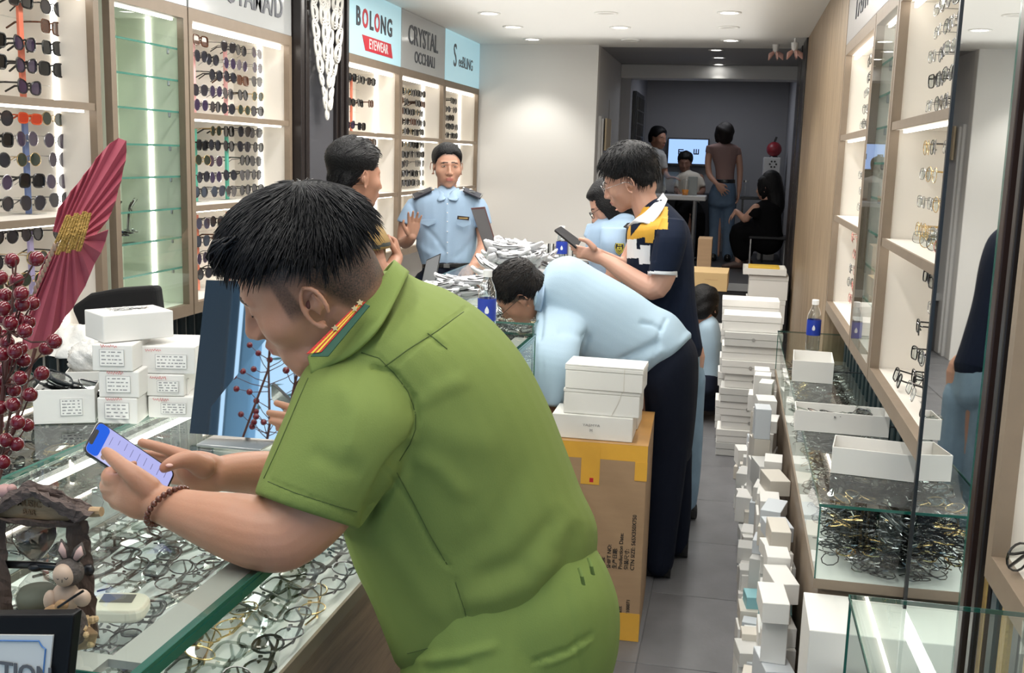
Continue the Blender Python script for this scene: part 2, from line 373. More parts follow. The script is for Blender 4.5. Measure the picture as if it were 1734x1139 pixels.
CAB['A'] = cabinet('display_cabinet', 'left wall cabinet of sunglasses nearest the camera, behind the red fan leaf', -1, 1.9, 3.62, [1.76, 1.36], strip_pos=0.86)
CAB['B'] = cabinet('display_cabinet', 'narrow lit cabinet with bare glass shelves, left wall', -1, 3.69, 4.27, [2.03, 1.90, 1.77, 1.63, 1.50, 1.365, 1.24, 1.11], True, LINERG, 0.47)
CAB['C'] = cabinet('display_cabinet', 'sunglasses cabinet between the bare glass shelves and black pillar', -1, 4.28, 5.36, [1.76, 1.36], strip_pos=0.68)
CAB['D'] = cabinet('display_cabinet', 'far left cabinet under the pale blue sign with red block', -1, 6.09, 7.22, [1.735, 1.34], strip_pos=0.42)
CAB['E'] = cabinet('display_cabinet', 'far left cabinet under the grey lettered sign', -1, 7.23, 8.36, [1.73, 1.34], strip_pos=0.5)
CAB['F'] = cabinet('display_cabinet', 'last left cabinet beside the white wall', -1, 8.37, 9.52, [1.73, 1.34], strip_pos=0.42)
CAB['R1'] = cabinet('display_cabinet', 'right wall cabinet farthest back, beside the oak panel', 1, 4.42, 5.60, [1.76, 1.37], strip_pos=0.5)
CAB['R2'] = cabinet('display_cabinet', 'narrow right wall cabinet with glass shelves', 1, 3.80, 4.41, [2.01, 1.89, 1.77, 1.64, 1.51, 1.38, 1.25, 1.12], True, LINER, 0.5)
CAB['R3'] = cabinet('display_cabinet', 'right wall cabinet of optical frames beside the tall mirror', 1, 2.68, 3.79, [1.76, 1.38], strip_pos=0.28)
CAB['R4'] = cabinet('display_cabinet', 'right wall cabinet nearest the camera, cut by the picture edge', 1, 1.0, 1.985, [1.76], strip_pos=0.3)
# header boards above the cabinets, signs
def header(label, side, y0, y1, m, z0=2.205, z1=2.6, dx=0.0):
    xf = (XL if side < 0 else XR) - side * dx
    t = thing('header_sign', label, 'sign', (xf, (y0 + y1) / 2, z0), 'header signs over the cabinets')
    MB().box(min(xf, xf + side * 0.06), max(xf, xf + side * 0.06), y0 + 0.003, y1 - 0.003, z0, z1 - 0.002).build('sign_panel', m, t, bevel=0.002, seg=1)
    return t
def sign_text(t, side, txt, yc, zc, size, m, squeeze=1.0, bold=0.0, name='lettering'):
    xf = (XL if side < 0 else XR)
    right = (0, 1, 0) if side < 0 else (0, -1, 0)
    # letters must read from the aisle: on the left wall reading direction runs away from the camera
    text_mb(txt, (xf - side * 0.002, yc, zc), right, (0, 0, 1), size, 0.0015, 'CENTER', bold, squeeze).build(name, m, t)
LET = mat('sign_letters_dark', (0.03, 0.035, 0.05), 0.35); LETR = mat('sign_letters_red', (0.62, 0.02, 0.04), 0.35); LETG = mat('sign_letters_grey', (0.10, 0.10, 0.11), 0.3, 0.3)
h = header('plain grey glass header over the nearest left cabinet', -1, 1.9, 3.66, SIGNG)
h = header('plain grey glass header over the bare glass shelves', -1, 3.66, 4.27, SIGNG)
h = header('grey glass header with dark letters left of the black pillar', -1, 4.28, 5.36, SIGNG)
sign_text(h, -1, 'OYAMA/D', 4.93, 2.325, 0.15, LET, 0.92, 0.003)
h = header('pale blue backlit sign with dark and red letters', -1, 6.09, 7.22, SIGNB)
sign_text(h, -1, 'B', 6.36, 2.43, 0.155, LET, 0.95, 0.004); sign_text(h, -1, 'O', 6.485, 2.43, 0.155, LETR, 0.85, 0.004, 'red_letter'); sign_text(h, -1, 'L', 6.60, 2.43, 0.155, LET, 0.95, 0.004)
sign_text(h, -1, 'O', 6.71, 2.43, 0.155, LETR, 0.85, 0.004, 'red_letter'); sign_text(h, -1, 'N', 6.835, 2.43, 0.155, LET, 0.95, 0.004); sign_text(h, -1, 'G', 6.965, 2.43, 0.155, LET, 0.95, 0.004)
MB().slab([(XL + 0.001, 6.43, 2.335), (XL + 0.001, 6.49, 2.245), (XL + 0.001, 7.03, 2.245), (XL + 0.001, 6.99, 2.335)], (0.002, 0, 0)).build('red_block', LETR, h)
text_mb('EYEWEAR', (XL + 0.004, 6.74, 2.289), (0, 1, 0), (0, 0, 1), 0.085, 0.001, 'CENTER', 0.001, 1.0).build('lettering', mat('sign_letters_white', (0.8, 0.8, 0.8), 0.4), h)
h = header('grey sign with two lines of dark letters', -1, 7.23, 8.36, SIGNG)
sign_text(h, -1, 'CRYSTAL', 7.76, 2.44, 0.185, LET, 1.0, 0.002); sign_text(h, -1, 'OCCHIALI', 7.80, 2.30, 0.115, LET, 1.0, 0.001)
h = header('pale blue backlit sign with thin letters beside white wall', -1, 8.37, 9.52, SIGNB)
sign_text(h, -1, 'S', 8.66, 2.41, 0.26, LETG, 0.9); sign_text(h, -1, 'eeBLING', 9.02, 2.38, 0.13, LETG, 1.0)
h = header('grey header with dark letters over the right wall cabinets', 1, 3.80, 5.60, mat('header_taupe_grey', (0.36, 0.34, 0.33), 0.3))
sign_text(h, 1, 'PASTI', 4.98, 2.36, 0.26, LET, 0.75, 0.001)
h = header('plain grey header over right cabinet beside the mirror', 1, 2.68, 3.79, MT['header_taupe_grey'])
h = header('plain grey header over the nearest right cabinet', 1, 1.0, 1.985, MT['header_taupe_grey'])
# ribbed panels below the cabinets: dark teal slats on a light board, each slat its own piece
def ribbed(side, y0, y1, label, gold=False, pitch=0.085, z1=0.90):
    pitch = 0.13 if side > 0 and not gold else pitch
    xb = (XL - 0.30 if side < 0 else (XR + 0.03 if gold else XR + 0.12))
    r = MB().box(min(xb, xb + side * 0.02), max(xb, xb + side * 0.02), y0, y1, 0.0, z1).build('trim_%d' % (10 + len([o for o in SC.objects if o.name.startswith('trim_1')])), mat('ribbed_backing', (0.70, 0.70, 0.68), 0.5))
    r['kind'] = 'structure'; k = 0; y = y0 + 0.02
    while y < y1 - 0.04:
        g = gold and k % 2 == 1
        a = MB().box(min(xb - side * 0.02, xb), max(xb - side * 0.02, xb), y, y + pitch * 0.55, 0.0, z1).build('slat', GOLD if g else TEAL, r, bevel=0.004, seg=1)
        y += pitch; k += 1
ribbed(-1, 1.5, 5.36, 'l'); ribbed(1, 2.72, 5.6, 'r'); ribbed(1, 1.0, 2.1, 'rn', True, 0.075)
# black pillar on the left with mouldings and a grey glass niche
xp = XL + 0.02
pil = struct('trim_20', MB().box(-2.66, xp - 0.03, 5.37, 6.08, 0, 2.6), DARKF)
for k, (a, b, d) in enumerate([(5.37, 5.415, 0.03), (5.42, 5.45, 0.012), (5.455, 5.50, 0.022), (5.505, 5.53, 0.006), (5.95, 5.975, 0.004), (5.98, 6.02, 0.02), (6.025, 6.05, 0.01), (6.052, 6.083, 0.028)]):
    MB().box(xp - 0.03, xp + d, a, b, 0, 2.6).build('moulding', DARKF, pil, bevel=0.005)
MB().box(xp - 0.028, xp - 0.02, 5.53, 5.95, 0, 2.6).build('grey_glass_panel', mat('smoked_panel', (0.10, 0.10, 0.11), 0.12), pil)
# mirror pillar on the right (turned a little towards the aisle) with thick dark frame
MY0, MY1 = 2.14, 2.665
Mm = Matrix.Translation((XR - 0.004, (MY0 + MY1) / 2, 0)) @ Matrix.Rotation(0.022, 4, 'Z')
hl = (MY1 - MY0) / 2
mp = struct('trim_21', MB().box(0.02, 0.36, -hl + 0.01, hl - 0.012, 0, 2.6, Mm), DARKF)
MB().box(0.0, 0.012, -hl, hl, 0.0, 2.6, Mm).build('mirror_pane', MIRR, mp)
MB().box(-0.004, 0.02, hl - 0.004, hl + 0.010, 0, 2.6, Mm).build('black_edge', BLACK, mp)
MB().box(-0.004, 0.34, -hl - 0.008, -hl + 0.008, 0, 2.6, Mm).build('green_glass_edge', GEDGE, mp)
for k, (a, b, d) in enumerate([(2.125, 2.135, 0.01), (2.085, 2.122, -0.006), (2.055, 2.08, 0.008), (2.02, 2.05, -0.002), (1.99, 2.017, 0.012)]):
    MB().box(XR + d, XR + 0.34, a, b, 0, 2.6).build('moulding', mat('reddish_black_frame', (0.030, 0.016, 0.013), 0.3) if k in (1, 2) else DARKF, mp, bevel=0.004)
# ================================================================== COUNTERS
def counter(label, x0, x1, y0, y1, zb, zt, wood, aisle, name='glass_counter', split=None, plinth=0.0):
    """glass case on a veneered base; aisle: side (+1 = +X, -1 = -X) facing the aisle"""
    t = thing(name, label, 'counter', ((x0 + x1) / 2, (y0 + y1) / 2, 0))
    xa = x1 if aisle > 0 else x0
    MB().box(x0 + 0.012, x1 - 0.012, y0 + 0.012, y1 - 0.012, 0.06, zb - 0.02).build('base_cabinet', wood, t)
    MB().box(x0 + 0.04, x1 - 0.04, y0 + 0.04, y1 - 0.04, 0.0, 0.06).build('toe_kick', BLACK, t)
    MB().box(x0, x1, y0, y1, zb - 0.02, zb).build('case_floor', [mat('case_floor_white', (0.80, 0.80, 0.79), 0.35)], t)
    e = MB().box(x0 - 0.003, x1 + 0.003, y0 - 0.003, y0, zb - 0.022, zb + 0.004).box(xa - 0.003, xa + 0.003, y0, y1, zb - 0.022, zb + 0.004)
    e.build('oak_rail', TAUPE, t)
    g = MB(); th = 0.006
    for nm, b in (('end_glass', (x0, x1, y0, y0 + th)), ('end_glass', (x0, x1, y1 - th, y1)), ('side_glass', (x0, x0 + th, y0 + th, y1 - th)), ('side_glass', (x1 - th, x1, y0 + th, y1 - th))):
        MB().box(b[0], b[1], b[2], b[3], zb + 0.004, zt - 0.008).build(nm, GLASSG, t)
    tp = MB().box(x0 - 0.002, x1 + 0.002, y0 - 0.002, y1 + 0.002, zt - 0.007, zt).build('top_glass', GLASSG, t)
    for b in ((x0 - 0.0035, x0 - 0.002, y0 - 0.003, y1 + 0.003), (x1 + 0.002, x1 + 0.0035, y0 - 0.003, y1 + 0.003), (x0 - 0.003, x1 + 0.003, y0 - 0.0035, y0 - 0.002), (x0 - 0.003, x1 + 0.003, y1 + 0.002, y1 + 0.0035)):
        MB().box(b[0], b[1], b[2], b[3], zt - 0.0075, zt).build('polished_edge', GEDGE, tp)
    for (x, y) in ((x0, y0), (x1, y0), (x0, y1), (x1, y1)):
        MB().box(x - 0.002, x + 0.002, y - 0.002, y + 0.002, zb + 0.004, zt - 0.008).build('corner_edge', GEDGE, tp)
    return t
c1 = counter('glass-topped counter the green-shirted man leans his forearms on', -1.255, -0.640, 1.03, 3.55, 0.83, 1.03, WALNUT, 1)
# wide frosted border seen along the near counter's top and its thick glass lip
MB().box(-0.700, -0.655, 1.075, 3.50, 1.012, 1.0225).box(-1.21, -0.700, 1.04, 1.085, 1.012, 1.0225).build('grey_border', mat('grey_frosted_border', (0.36, 0.35, 0.33), 0.35), c1)
MB().box(-0.6555, -0.6355, 1.028, 3.52, 1.010, 1.0235).box(-1.25, -0.6555, 1.028, 1.042, 1.010, 1.0225).build('glass_lip', GEDGE, c1)
for a, b in (((-1.243, 1.05), (-1.235, 3.13)),):
    MB().box(a[0], b[0], a[1], b[1], 0.992, 1.002).build('led_strip', LEDB, c1)
MB().box(-0.690, -0.664, 1.09, 3.48, 1.004, 1.010).build('led_strip', LED, c1)  # added strip, unseen under the border, to brighten the case floor
c2 = counter('second glass case packed with frames, behind the red berries', -1.84, -1.275, 1.00, 2.45, 0.83, 1.028, WALNUT, 1)
c3 = counter('glass case the bending man in pale blue looks into', -1.42, -0.690, 3.78, 6.2, 0.83, 1.03, WALNUT, 1)
c4 = counter('low glass counter along the right wall with open white boxes on top', 0.262, 0.602, 2.72, 5.60, 0.574, 0.779, TAUPE, -1)
for yy in (3.62, 4.55):   # glass dividers of the long right-hand counter
    MB().box(0.27, 0.597, yy, yy + 0.006, 0.58, 0.77).build('divider_glass', GLASSG, c4)
    MB().box(0.262, 0.600, yy - 0.002, yy + 0.008, 0.7795, 0.7815).build('black_joint', BLACK, c4)
c5 = counter('empty clear glass counter in the bottom right corner', 0.222, 0.484, 0.90, 1.70, 0.30, 0.95, OAK, -1)
# a case nearer the camera below the frame's lower edge: it carries the sign
c6 = counter('front end of the left counter, under the framed sign', -1.25, -0.74, 0.66, 1.02, 0.70, 0.90, WALNUT, 1)

# ================================================================== EYEGLASSES
def outline(w, h, shape, n=16):
    pts = []
    for k in range(n):
        a = 2 * math.pi * k / n; c, s = math.cos(a), math.sin(a)
        e = {'round': 1.0, 'square': 0.55, 'rect': 0.6, 'aviator': 0.8, 'cat': 0.75}[shape]
        x = math.copysign(abs(c) ** e, c) * w / 2; z = math.copysign(abs(s) ** e, s) * h / 2
        if shape == 'aviator' and z < 0: x *= 0.86; x -= 0.003
        if shape == 'cat' and z > 0: z += x / w * 0.012
        pts.append((x, z))
    return pts
def glasses(name, shape, fm, lm, w=0.052, h=0.046, rim=0.0016, folded=False, bridge=0.018, dz=0.0, temp=None, detail=16):
    t = thing(name, 'x', 'sunglasses' if 'sun' in name else 'eyeglasses')
    ol = outline(w, h, shape, detail); off = (w + bridge) / 2; f = MB()
    for s in (-1, 1):
        f.tube([(s * (off + x), 0.0025 * abs(x / w) * 2 * (1 if x > 0 else 0), z) for x, z in ol], rim, 5, closed=True)
    zz = h * 0.22
    f.tube([(-bridge * 0.62, 0.001, zz), (0, 0.004, zz + 0.004), (bridge * 0.62, 0.001, zz)], rim * 1.05, 5)
    for s in (-1, 1): f.tube([(s * bridge * 0.35, -0.004, -0.004), (s * bridge * 0.5, -0.006, -0.009)], [0.002, 0.003], 5)
    f.build('frame', fm, t)
    for s in (-1, 1):
        MB().add([(s * (off + x * 0.99), 0.0004, z * 0.99) for x, z in ol], [tuple(range(len(ol)))]).add([(s * (off + x * 0.99), -0.0008, z * 0.99) for x, z in ol], [tuple(range(len(ol)))[::-1]]).build('lens', lm, t)
    ex = off + w / 2
    for s in (-1, 1):
        m = MB(); r = temp or rim * 1.15
        if folded:
            y0 = -0.006 - (0.004 if s > 0 else 0)
            m.tube([(s * (ex - 0.002), -0.001, zz), (s * (ex + 0.003), y0 * 0.5, zz), (s * (ex - 0.004), y0, zz), (s * (ex - 0.06), y0 - 0.002, zz - 0.001), (s * (ex - 0.10), y0 - 0.002, zz - 0.004), (s * (ex - 0.132), y0, zz - 0.02)], [r, r, r, r * 1.1, r * 1.3, r * 1.1], 5)
        else:
            m.tube([(s * (ex - 0.002), 0, zz), (s * (ex + 0.003), -0.006, zz), (s * (ex + 0.003), -0.05, zz), (s * (ex - 0.001), -0.10, zz - 0.002), (s * (ex - 0.004), -0.135, zz - 0.022)], [r, r, r, r * 1.2, r * 1.1], 5)
        m.build('temple', fm, t)
    return t
FB = mat('black_acetate', (0.012, 0.012, 0.013), 0.18); FM = mat('grey_metal_rim', (0.13, 0.13, 0.14), 0.25, 1.0); FG = mat('gold_rim', (0.62, 0.44, 0.2), 0.25, 1.0)
FT = mat('tortoise_acetate', (0.10, 0.035, 0.015), 0.2, var=(90, 0.7)); FC = glassmat('clear_acetate', (0.72, 0.76, 0.74), 2.0); FS = mat('silver_rim', (0.45, 0.45, 0.46), 0.22, 1.0)
FR = mat('orange_acetate', (0.65, 0.09, 0.02), 0.25); FDG = mat('dark_grey_acetate', (0.035, 0.04, 0.045), 0.22)
def lensmat(name, col, alpha):
    m = mat(name, col, 0.06, coat=0.3); m.node_tree.nodes['Principled BSDF'].inputs['Alpha'].default_value = alpha; return m
LB = lensmat('black_lens', (0.010, 0.011, 0.013), 0.96); LG = lensmat('grey_gradient_lens', (0.03, 0.03, 0.04), 0.86); LP = lensmat('purple_grey_lens', (0.045, 0.03, 0.07), 0.82)
LBR = lensmat('brown_lens', (0.09, 0.035, 0.02), 0.85); LGR = lensmat('green_grey_lens', (0.03, 0.045, 0.035), 0.88); LO = lensmat('orange_lens', (0.6, 0.06, 0.02), 0.8)
LC = glassmat('clear_lens', (0.90, 0.93, 0.93), 1.6)
SUN = [('black square', glasses('sunglasses', 'square', FB, LB, 0.056, 0.047, 0.0032)),
       ('black round', glasses('sunglasses', 'round', FB, LG, 0.054, 0.050, 0.0022)),
       ('grey aviator', glasses('sunglasses', 'aviator', FM, LG, 0.058, 0.052, 0.0014)),
       ('silver rimmed round', glasses('sunglasses', 'round', FS, LP, 0.056, 0.053, 0.0012)),
       ('brown tinted square', glasses('sunglasses', 'square', FT, LBR, 0.056, 0.046, 0.0030)),
       ('gold rimmed oval', glasses('sunglasses', 'round', FG, LGR, 0.056, 0.047, 0.0012)),
       ('orange tinted', glasses('sunglasses', 'rect', FR, LO, 0.052, 0.036, 0.0024)),
       ('dark cat-eye', glasses('sunglasses', 'cat', FB, LP, 0.056, 0.046, 0.0030))]
CLR = [('thin metal', glasses('eyeglasses', 'round', FM, LC, 0.050, 0.044, 0.0013)),
       ('silver rimmed', glasses('eyeglasses', 'rect', FS, LC, 0.052, 0.036, 0.0013)),
       ('gold rimmed', glasses('eyeglasses', 'round', FG, LC, 0.050, 0.045, 0.0012)),
       ('black rimmed', glasses('eyeglasses', 'square', FB, LC, 0.050, 0.040, 0.0022)),
       ('rose rimmed', glasses('eyeglasses', 'round', mat('rose_rim', (0.55, 0.22, 0.2), 0.25, 0.9), LC, 0.050, 0.044, 0.0013))]
FOLD = [('black round folded', glasses('eyeglasses', 'round', FB, LC, 0.052, 0.049, 0.0022, True)),
        ('dark grey square folded', glasses('eyeglasses', 'square', FDG, LC, 0.054, 0.044, 0.0024, True)),
        ('clear plastic folded', glasses('eyeglasses', 'square', FC, LC, 0.054, 0.046, 0.0026, True)),
        ('grey metal folded', glasses('eyeglasses', 'round', FM, LC, 0.052, 0.046, 0.0014, True)),
        ('smoky grey folded', glasses('eyeglasses', 'rect', FDG, LC, 0.054, 0.038, 0.0022, True)),
        ('pale gold folded', glasses('eyeglasses', 'round', FG, LC, 0.052, 0.046, 0.0013, True)),
        ('tortoise folded', glasses('eyeglasses', 'round', FT, LC, 0.052, 0.048, 0.0024, True))]
def light_copy(root, loc, rot, label, group):
    return dup(root, loc, rot, label, group)
USED = set()
def use(kindset, i, loc, rot, label, group):
    root = kindset[i][1]
    if root.name not in USED:
        USED.add(root.name); root.location = loc; root.rotation_euler = rot; root['label'] = label; root['group'] = group; return root
    return dup(root, loc, rot, label, group)
# racks: clear backboard rods with a coloured upright between columns
def rack(side, y, z0, z1, col, label):
    xf = XL if side < 0 else XR; xb = xf + side * ((DEPTH - 0.02) if side < 0 else 0.235)
    t = thing('display_rack', label, 'display rack', (xb, y, z0), 'uprights of the display racks')
    m = mat('rack_%d_%d_%d' % tuple(int(c * 100) for c in col), col, 0.4)
    MB().box(min(xb - side * 0.12, xb - side * 0.11), max(xb - side * 0.12, xb - side * 0.11), y - 0.012, y + 0.012, z0 + 0.001, z1 - 0.03).build('upright', m, t)
    MB().box(min(xb - side * 0.16, xb - side * 0.06), max(xb - side * 0.16, xb - side * 0.06), y - 0.04, y + 0.04, z0, z0 + 0.006).build('foot', glassmat('clear_acrylic', (0.95, 0.96, 0.96), 1.3), t)
    z = z0 + 0.06
    while z < z1 - 0.05:
        MB().tube([(xb - side * 0.115, y - 0.15, z), (xb - side * 0.115, y + 0.15, z)], 0.0022, 6).build('rod', MT['clear_acrylic'], t); z += 0.073
def fill(side, cab, bayname, z0, z1, cols, rows, kinds, weights, skip=0.06, kindset=None, cols_racks=None, pitch=0.073, word='sunglasses', lo=0.045):
    ks = kindset or SUN; xf = XL if side < 0 else XR
    nr = len(cols)
    order = sorted(cols) if side < 0 else sorted(cols, reverse=True)
    for r in range(rows):
        z = z0 + lo + pitch * (rows - 1 - r)
        for ci, y in enumerate(order):
            if rnd.random() < skip: continue
            k = rnd.choices(kinds, weights)[0]
            loc = (xf + side * ((DEPTH - 0.17) if side < 0 else 0.085) + rnd.uniform(-0.008, 0.008), y + rnd.uniform(-0.01, 0.01), z + rnd.uniform(-0.004, 0.004))
            rot = (rnd.uniform(-0.06, 0.06), rnd.uniform(-0.04, 0.04), (-math.pi / 2 if side < 0 else math.pi / 2) + rnd.uniform(-0.12, 0.12))
            use(ks, k, loc, rot, '%s %s, %s row down, %s from left, %s' % (ks[k][0], word, ONES[r + 1], ONES[ci + 1], bayname), 'glasses in the ' + bayname)
cA = [3.08, 3.24, 3.40, 3.56]
fill(-1, 'A', 'top bay behind the red leaf', 1.772, 2.14, cA, 5, [0, 1, 4, 7, 2], [8, 2, 2, 3, 1], 0.08)
fill(-1, 'A', 'middle bay behind the red leaf', 1.372, 1.74, cA, 5, [1, 2, 3, 5, 6, 0], [5, 5, 5, 1, 1, 2], 0.03)
fill(-1, 'A', 'lowest bay behind the red leaf', 0.952, 1.34, cA, 4, [1, 3, 6, 5], [4, 3, 2, 3], 0.05, lo=0.11, pitch=0.08)
for z0, z1, c in ((1.772, 2.14, (0.75, 0.20, 0.12)), (1.372, 1.74, (0.18, 0.25, 0.5)), (0.952, 1.34, (0.5, 0.45, 0.75))):
    for n_, yy in (('left', 3.11), ('right', 3.43)):
        rack(-1, yy, z0, z1, c, '%s coloured rack upright, %s bay of the nearest left cabinet' % (n_, {1.772: 'top', 1.372: 'middle', 0.952: 'lowest'}[z0]))
cC = [4.50, 4.65, 4.80, 4.95, 5.10, 5.25]
fill(-1, 'C', 'top bay left of black pillar', 1.772, 2.14, cC, 5, [1, 2, 3, 5, 4], [5, 5, 4, 1, 1], 0.03)
fill(-1, 'C', 'middle bay left of black pillar', 1.372, 1.74, cC, 5, [1, 2, 3, 5, 0], [5, 5, 2, 1, 1], 0.05)
fill(-1, 'C', 'lowest bay left of black pillar', 0.952, 1.34, cC[:3], 4, [1, 2, 3, 4], [5, 3, 3, 1], 0.05, lo=0.08, pitch=0.08)
for z0, z1, c in ((1.772, 2.14, (0.85, 0.45, 0.45)), (1.372, 1.74, (0.12, 0.55, 0.42)), (0.952, 1.34, (0.85, 0.25, 0.15))):
    for n_, yy in (('left', 4.66), ('right', 4.98)):
        rack(-1, yy, z0, z1, c, '%s coloured rack upright, %s bay of cabinet left of pillar' % (n_, {1.772: 'top', 1.372: 'middle', 0.952: 'lowest'}[z0]))
fill(-1, 'D', 'top bay under red-block sign', 1.747, 2.14, [6.50, 6.66, 6.84, 7.02], 3, [0, 4, 7], [8, 1, 2], 0.22, pitch=0.15)
fill(-1, 'D', 'middle bay under red-block sign', 1.352, 1.72, [6.90, 7.06], 5, [1, 4, 0], [2, 2, 1], 0.1)
fill(-1, 'D', 'lowest bay under red-block sign', 0.952, 1.33, [6.72, 6.88, 7.05], 5, [1, 2, 3], [2, 2, 2], 0.1)
for yy, c, n_ in ((6.58, (0.35, 0.5, 0.6), 'left'), (6.75, (0.75, 0.2, 0.12), 'right')): rack(-1, yy, 1.747, 2.14, c, '%s rack upright in the top bay under the red-block sign' % n_)
cE = [7.70, 7.84, 7.98, 8.11, 8.25]
fill(-1, 'E', 'top bay under grey lettered sign', 1.742, 2.14, cE, 5, [0, 1, 4, 5], [4, 4, 2, 2], 0.05)
fill(-1, 'E', 'middle bay under grey lettered sign', 1.352, 1.72, cE, 5, [0, 1, 2, 5], [4, 4, 3, 1], 0.03)
cF = [8.86, 9.00, 9.14, 9.28]
fill(-1, 'F', 'top bay beside white wall', 1.742, 2.14, cF, 5, [0, 1, 4], [5, 4, 1], 0.1)
fill(-1, 'F', 'middle bay beside white wall', 1.352, 1.72, cF + [9.42], 5, [0, 1, 2], [4, 4, 2], 0.15)
fill(1, 'R3', 'top bay beside tall mirror', 1.772, 2.14, [3.12, 3.26, 3.40, 3.54], 5, [0, 1, 3, 2], [5, 4, 2, 1], 0.05, CLR, word='eyeglasses')
fill(1, 'R3', 'middle bay beside tall mirror', 1.392, 1.75, [3.12, 3.26, 3.40, 3.54], 4, [0, 1, 2, 4], [4, 4, 4, 2], 0.05, CLR, word='eyeglasses', pitch=0.085)
fill(1, 'R3', 'lowest bay beside tall mirror', 0.952, 1.36, [3.08, 3.22, 3.36], 5, [3, 0, 1, 4], [5, 4, 2, 1], 0.03, CLR, word='eyeglasses', pitch=0.078)
fill(1, 'R1', 'top bay next to oak panel', 1.772, 2.14, [5.04, 5.20, 5.36], 5, [0, 1, 3], [4, 4, 1], 0.1, CLR, word='eyeglasses')
fill(1, 'R1', 'middle bay next to oak panel', 1.392, 1.75, [5.12, 5.30], 4, [0, 1, 2], [3, 3, 1], 0.15, CLR, word='eyeglasses')
fill(1, 'R1', 'lowest bay next to oak panel', 0.952, 1.36, [5.04, 5.20, 5.36], 5, [0, 4, 3], [3, 3, 1], 0.1, CLR, word='eyeglasses')
rack(1, 3.19, 1.392, 1.75, (0.85, 0.55, 0.05), 'yellow rack upright in the middle bay beside the tall mirror')
rack(1, 3.19, 0.952, 1.36, (0.85, 0.15, 0.25), 'pink rack upright in the lowest bay beside the tall mirror')
# arch display stand and frames standing on the right-hand shelves
for i in range(5):
    use(CLR, [0, 3, 1, 0, 2][i], (0.62, 3.28 - i * 0.10, 1.815), (0.1, 0, math.pi / 2 + 0.3), '%s eyeglasses standing on top shelf beside mirror, %s from left' % (CLR[[0, 3, 1, 0, 2][i]][0], ONES[i + 1]), 'eyeglasses standing on the right shelves')
    use(CLR, [1, 2, 0, 4, 0][i], (0.58, 3.45 - i * 0.12, 1.417), (0.1, 0, math.pi / 2 + 0.5), '%s eyeglasses standing on the lower right shelf, %s from left' % (CLR[[1, 2, 0, 4, 0][i]][0], ONES[i + 1]), 'eyeglasses standing on the right shelves')
t = thing('arch_stand', 'curved wire display arch standing on the top right shelf', 'display stand', (0.66, 3.2, 1.772))
MB().tube([(0.62, 3.50 - 0.42 * k / 12, 1.774 + 0.16 * math.sin(math.pi * min(1, k / 12 * 0.62))) for k in range(13)], 0.003, 6).build('wire_arch', METAL, t)
MB().box(0.56, 0.68, 3.06, 3.52, 1.7725, 1.777).build('base_plate', MT['clear_acrylic'], t)
for i in range(9):
    k = [3, 0, 3, 1, 3, 0, 3, 3, 0][i]
    use(CLR, k, (0.53 + (i % 3) * 0.06, 3.42 - i * 0.085, 0.985 + (i % 2) * 0.012), (0.25, 0.1 * (i % 3 - 1), math.pi / 2 + 0.35 * math.sin(i * 2.1)), '%s eyeglasses on the bottom board beside the mirror, %s from left' % (CLR[k][0], ONES[i + 1]), 'eyeglasses on the bottom board beside the mirror')
for i, z in enumerate((2.014, 1.894, 1.774, 1.514, 1.254, 1.124)):
    use(FOLD, [0, 3, 3, 0, 3, 0][i], (0.66, 3.95 + 0.06 * (i % 2), z + 0.024), (0.3, 0, math.pi / 2), '%s eyeglasses alone on the %s filled glass shelf down, right wall' % (FOLD[[0, 3, 3, 0, 3, 0][i]][0], ONES[i + 1]), 'glasses on the right glass shelves')
for i in range(4):
    use(FOLD, [0, 3, 1, 0][i], (0.60 + 0.05 * (i % 2), 3.90 + i * 0.12, 0.965 + 0.016 + 0.004 * i), (math.pi / 2 - 0.3, 0, 0.6 * i), '%s eyeglasses in the little heap at the foot of the glass shelves' % FOLD[[0, 3, 1, 0][i]][0], 'heap at the foot of the right glass shelves')
# sunglasses left on a glass shelf of the bare cabinet
for i in range(3):
    use(SUN, [2, 0, 3][i], (-2.47, 3.95 + i * 0.06, 1.262 + i * 0.006), (-math.pi / 2 + 0.1, 0, 1.2 + i * 0.5), '%s sunglasses in the small heap on the bare glass shelf' % SUN[[2, 0, 3][i]][0], 'heap on the bare glass shelf')
# two frames standing in the nearest right cabinet
use(FOLD, 0, (0.54, 1.90, 0.952 + 0.027), (0.0, 0, math.pi / 2 - 0.9), 'black eyeglasses standing in the right cabinet cut by the picture edge', 'frames in the nearest right cabinet')
# ---- rows of folded glasses lying in the near counter
rr = random.Random(3); n = 0
xs = [-0.672 - 0.0475 * q for q in range(12)]
for i, x in enumerate(xs):
    y = 1.12 + (i % 2) * 0.05; j = 0
    while y < (2.4 if i < 4 else 1.95):
        if not (x < -0.95 and 1.5 < y < 1.62):
            k = rr.choices(range(7), [7, 4, 6, 6, 3, 1.5, 1] if i < 3 else [3, 3, 7, 7, 3, 2, 1])[0]
            tl = rr.uniform(-0.35, 0.15)
            use(FOLD, k, (x + rr.uniform(-0.008, 0.008), y, 0.853 + rr.uniform(0, 0.006) + 0.006 * (i % 2)), (math.pi / 2 - tl, rr.uniform(-0.06, 0.06), math.pi / 2 + rr.uniform(-0.35, 0.35)),
                '%s eyeglasses in near counter, %s row from aisle, %s from near end' % (FOLD[k][0], ONES[i + 1], ONES[j + 1]), 'eyeglasses laid in rows in the near counter')
            n += 1
        y += rr.uniform(0.098, 0.122); j += 1
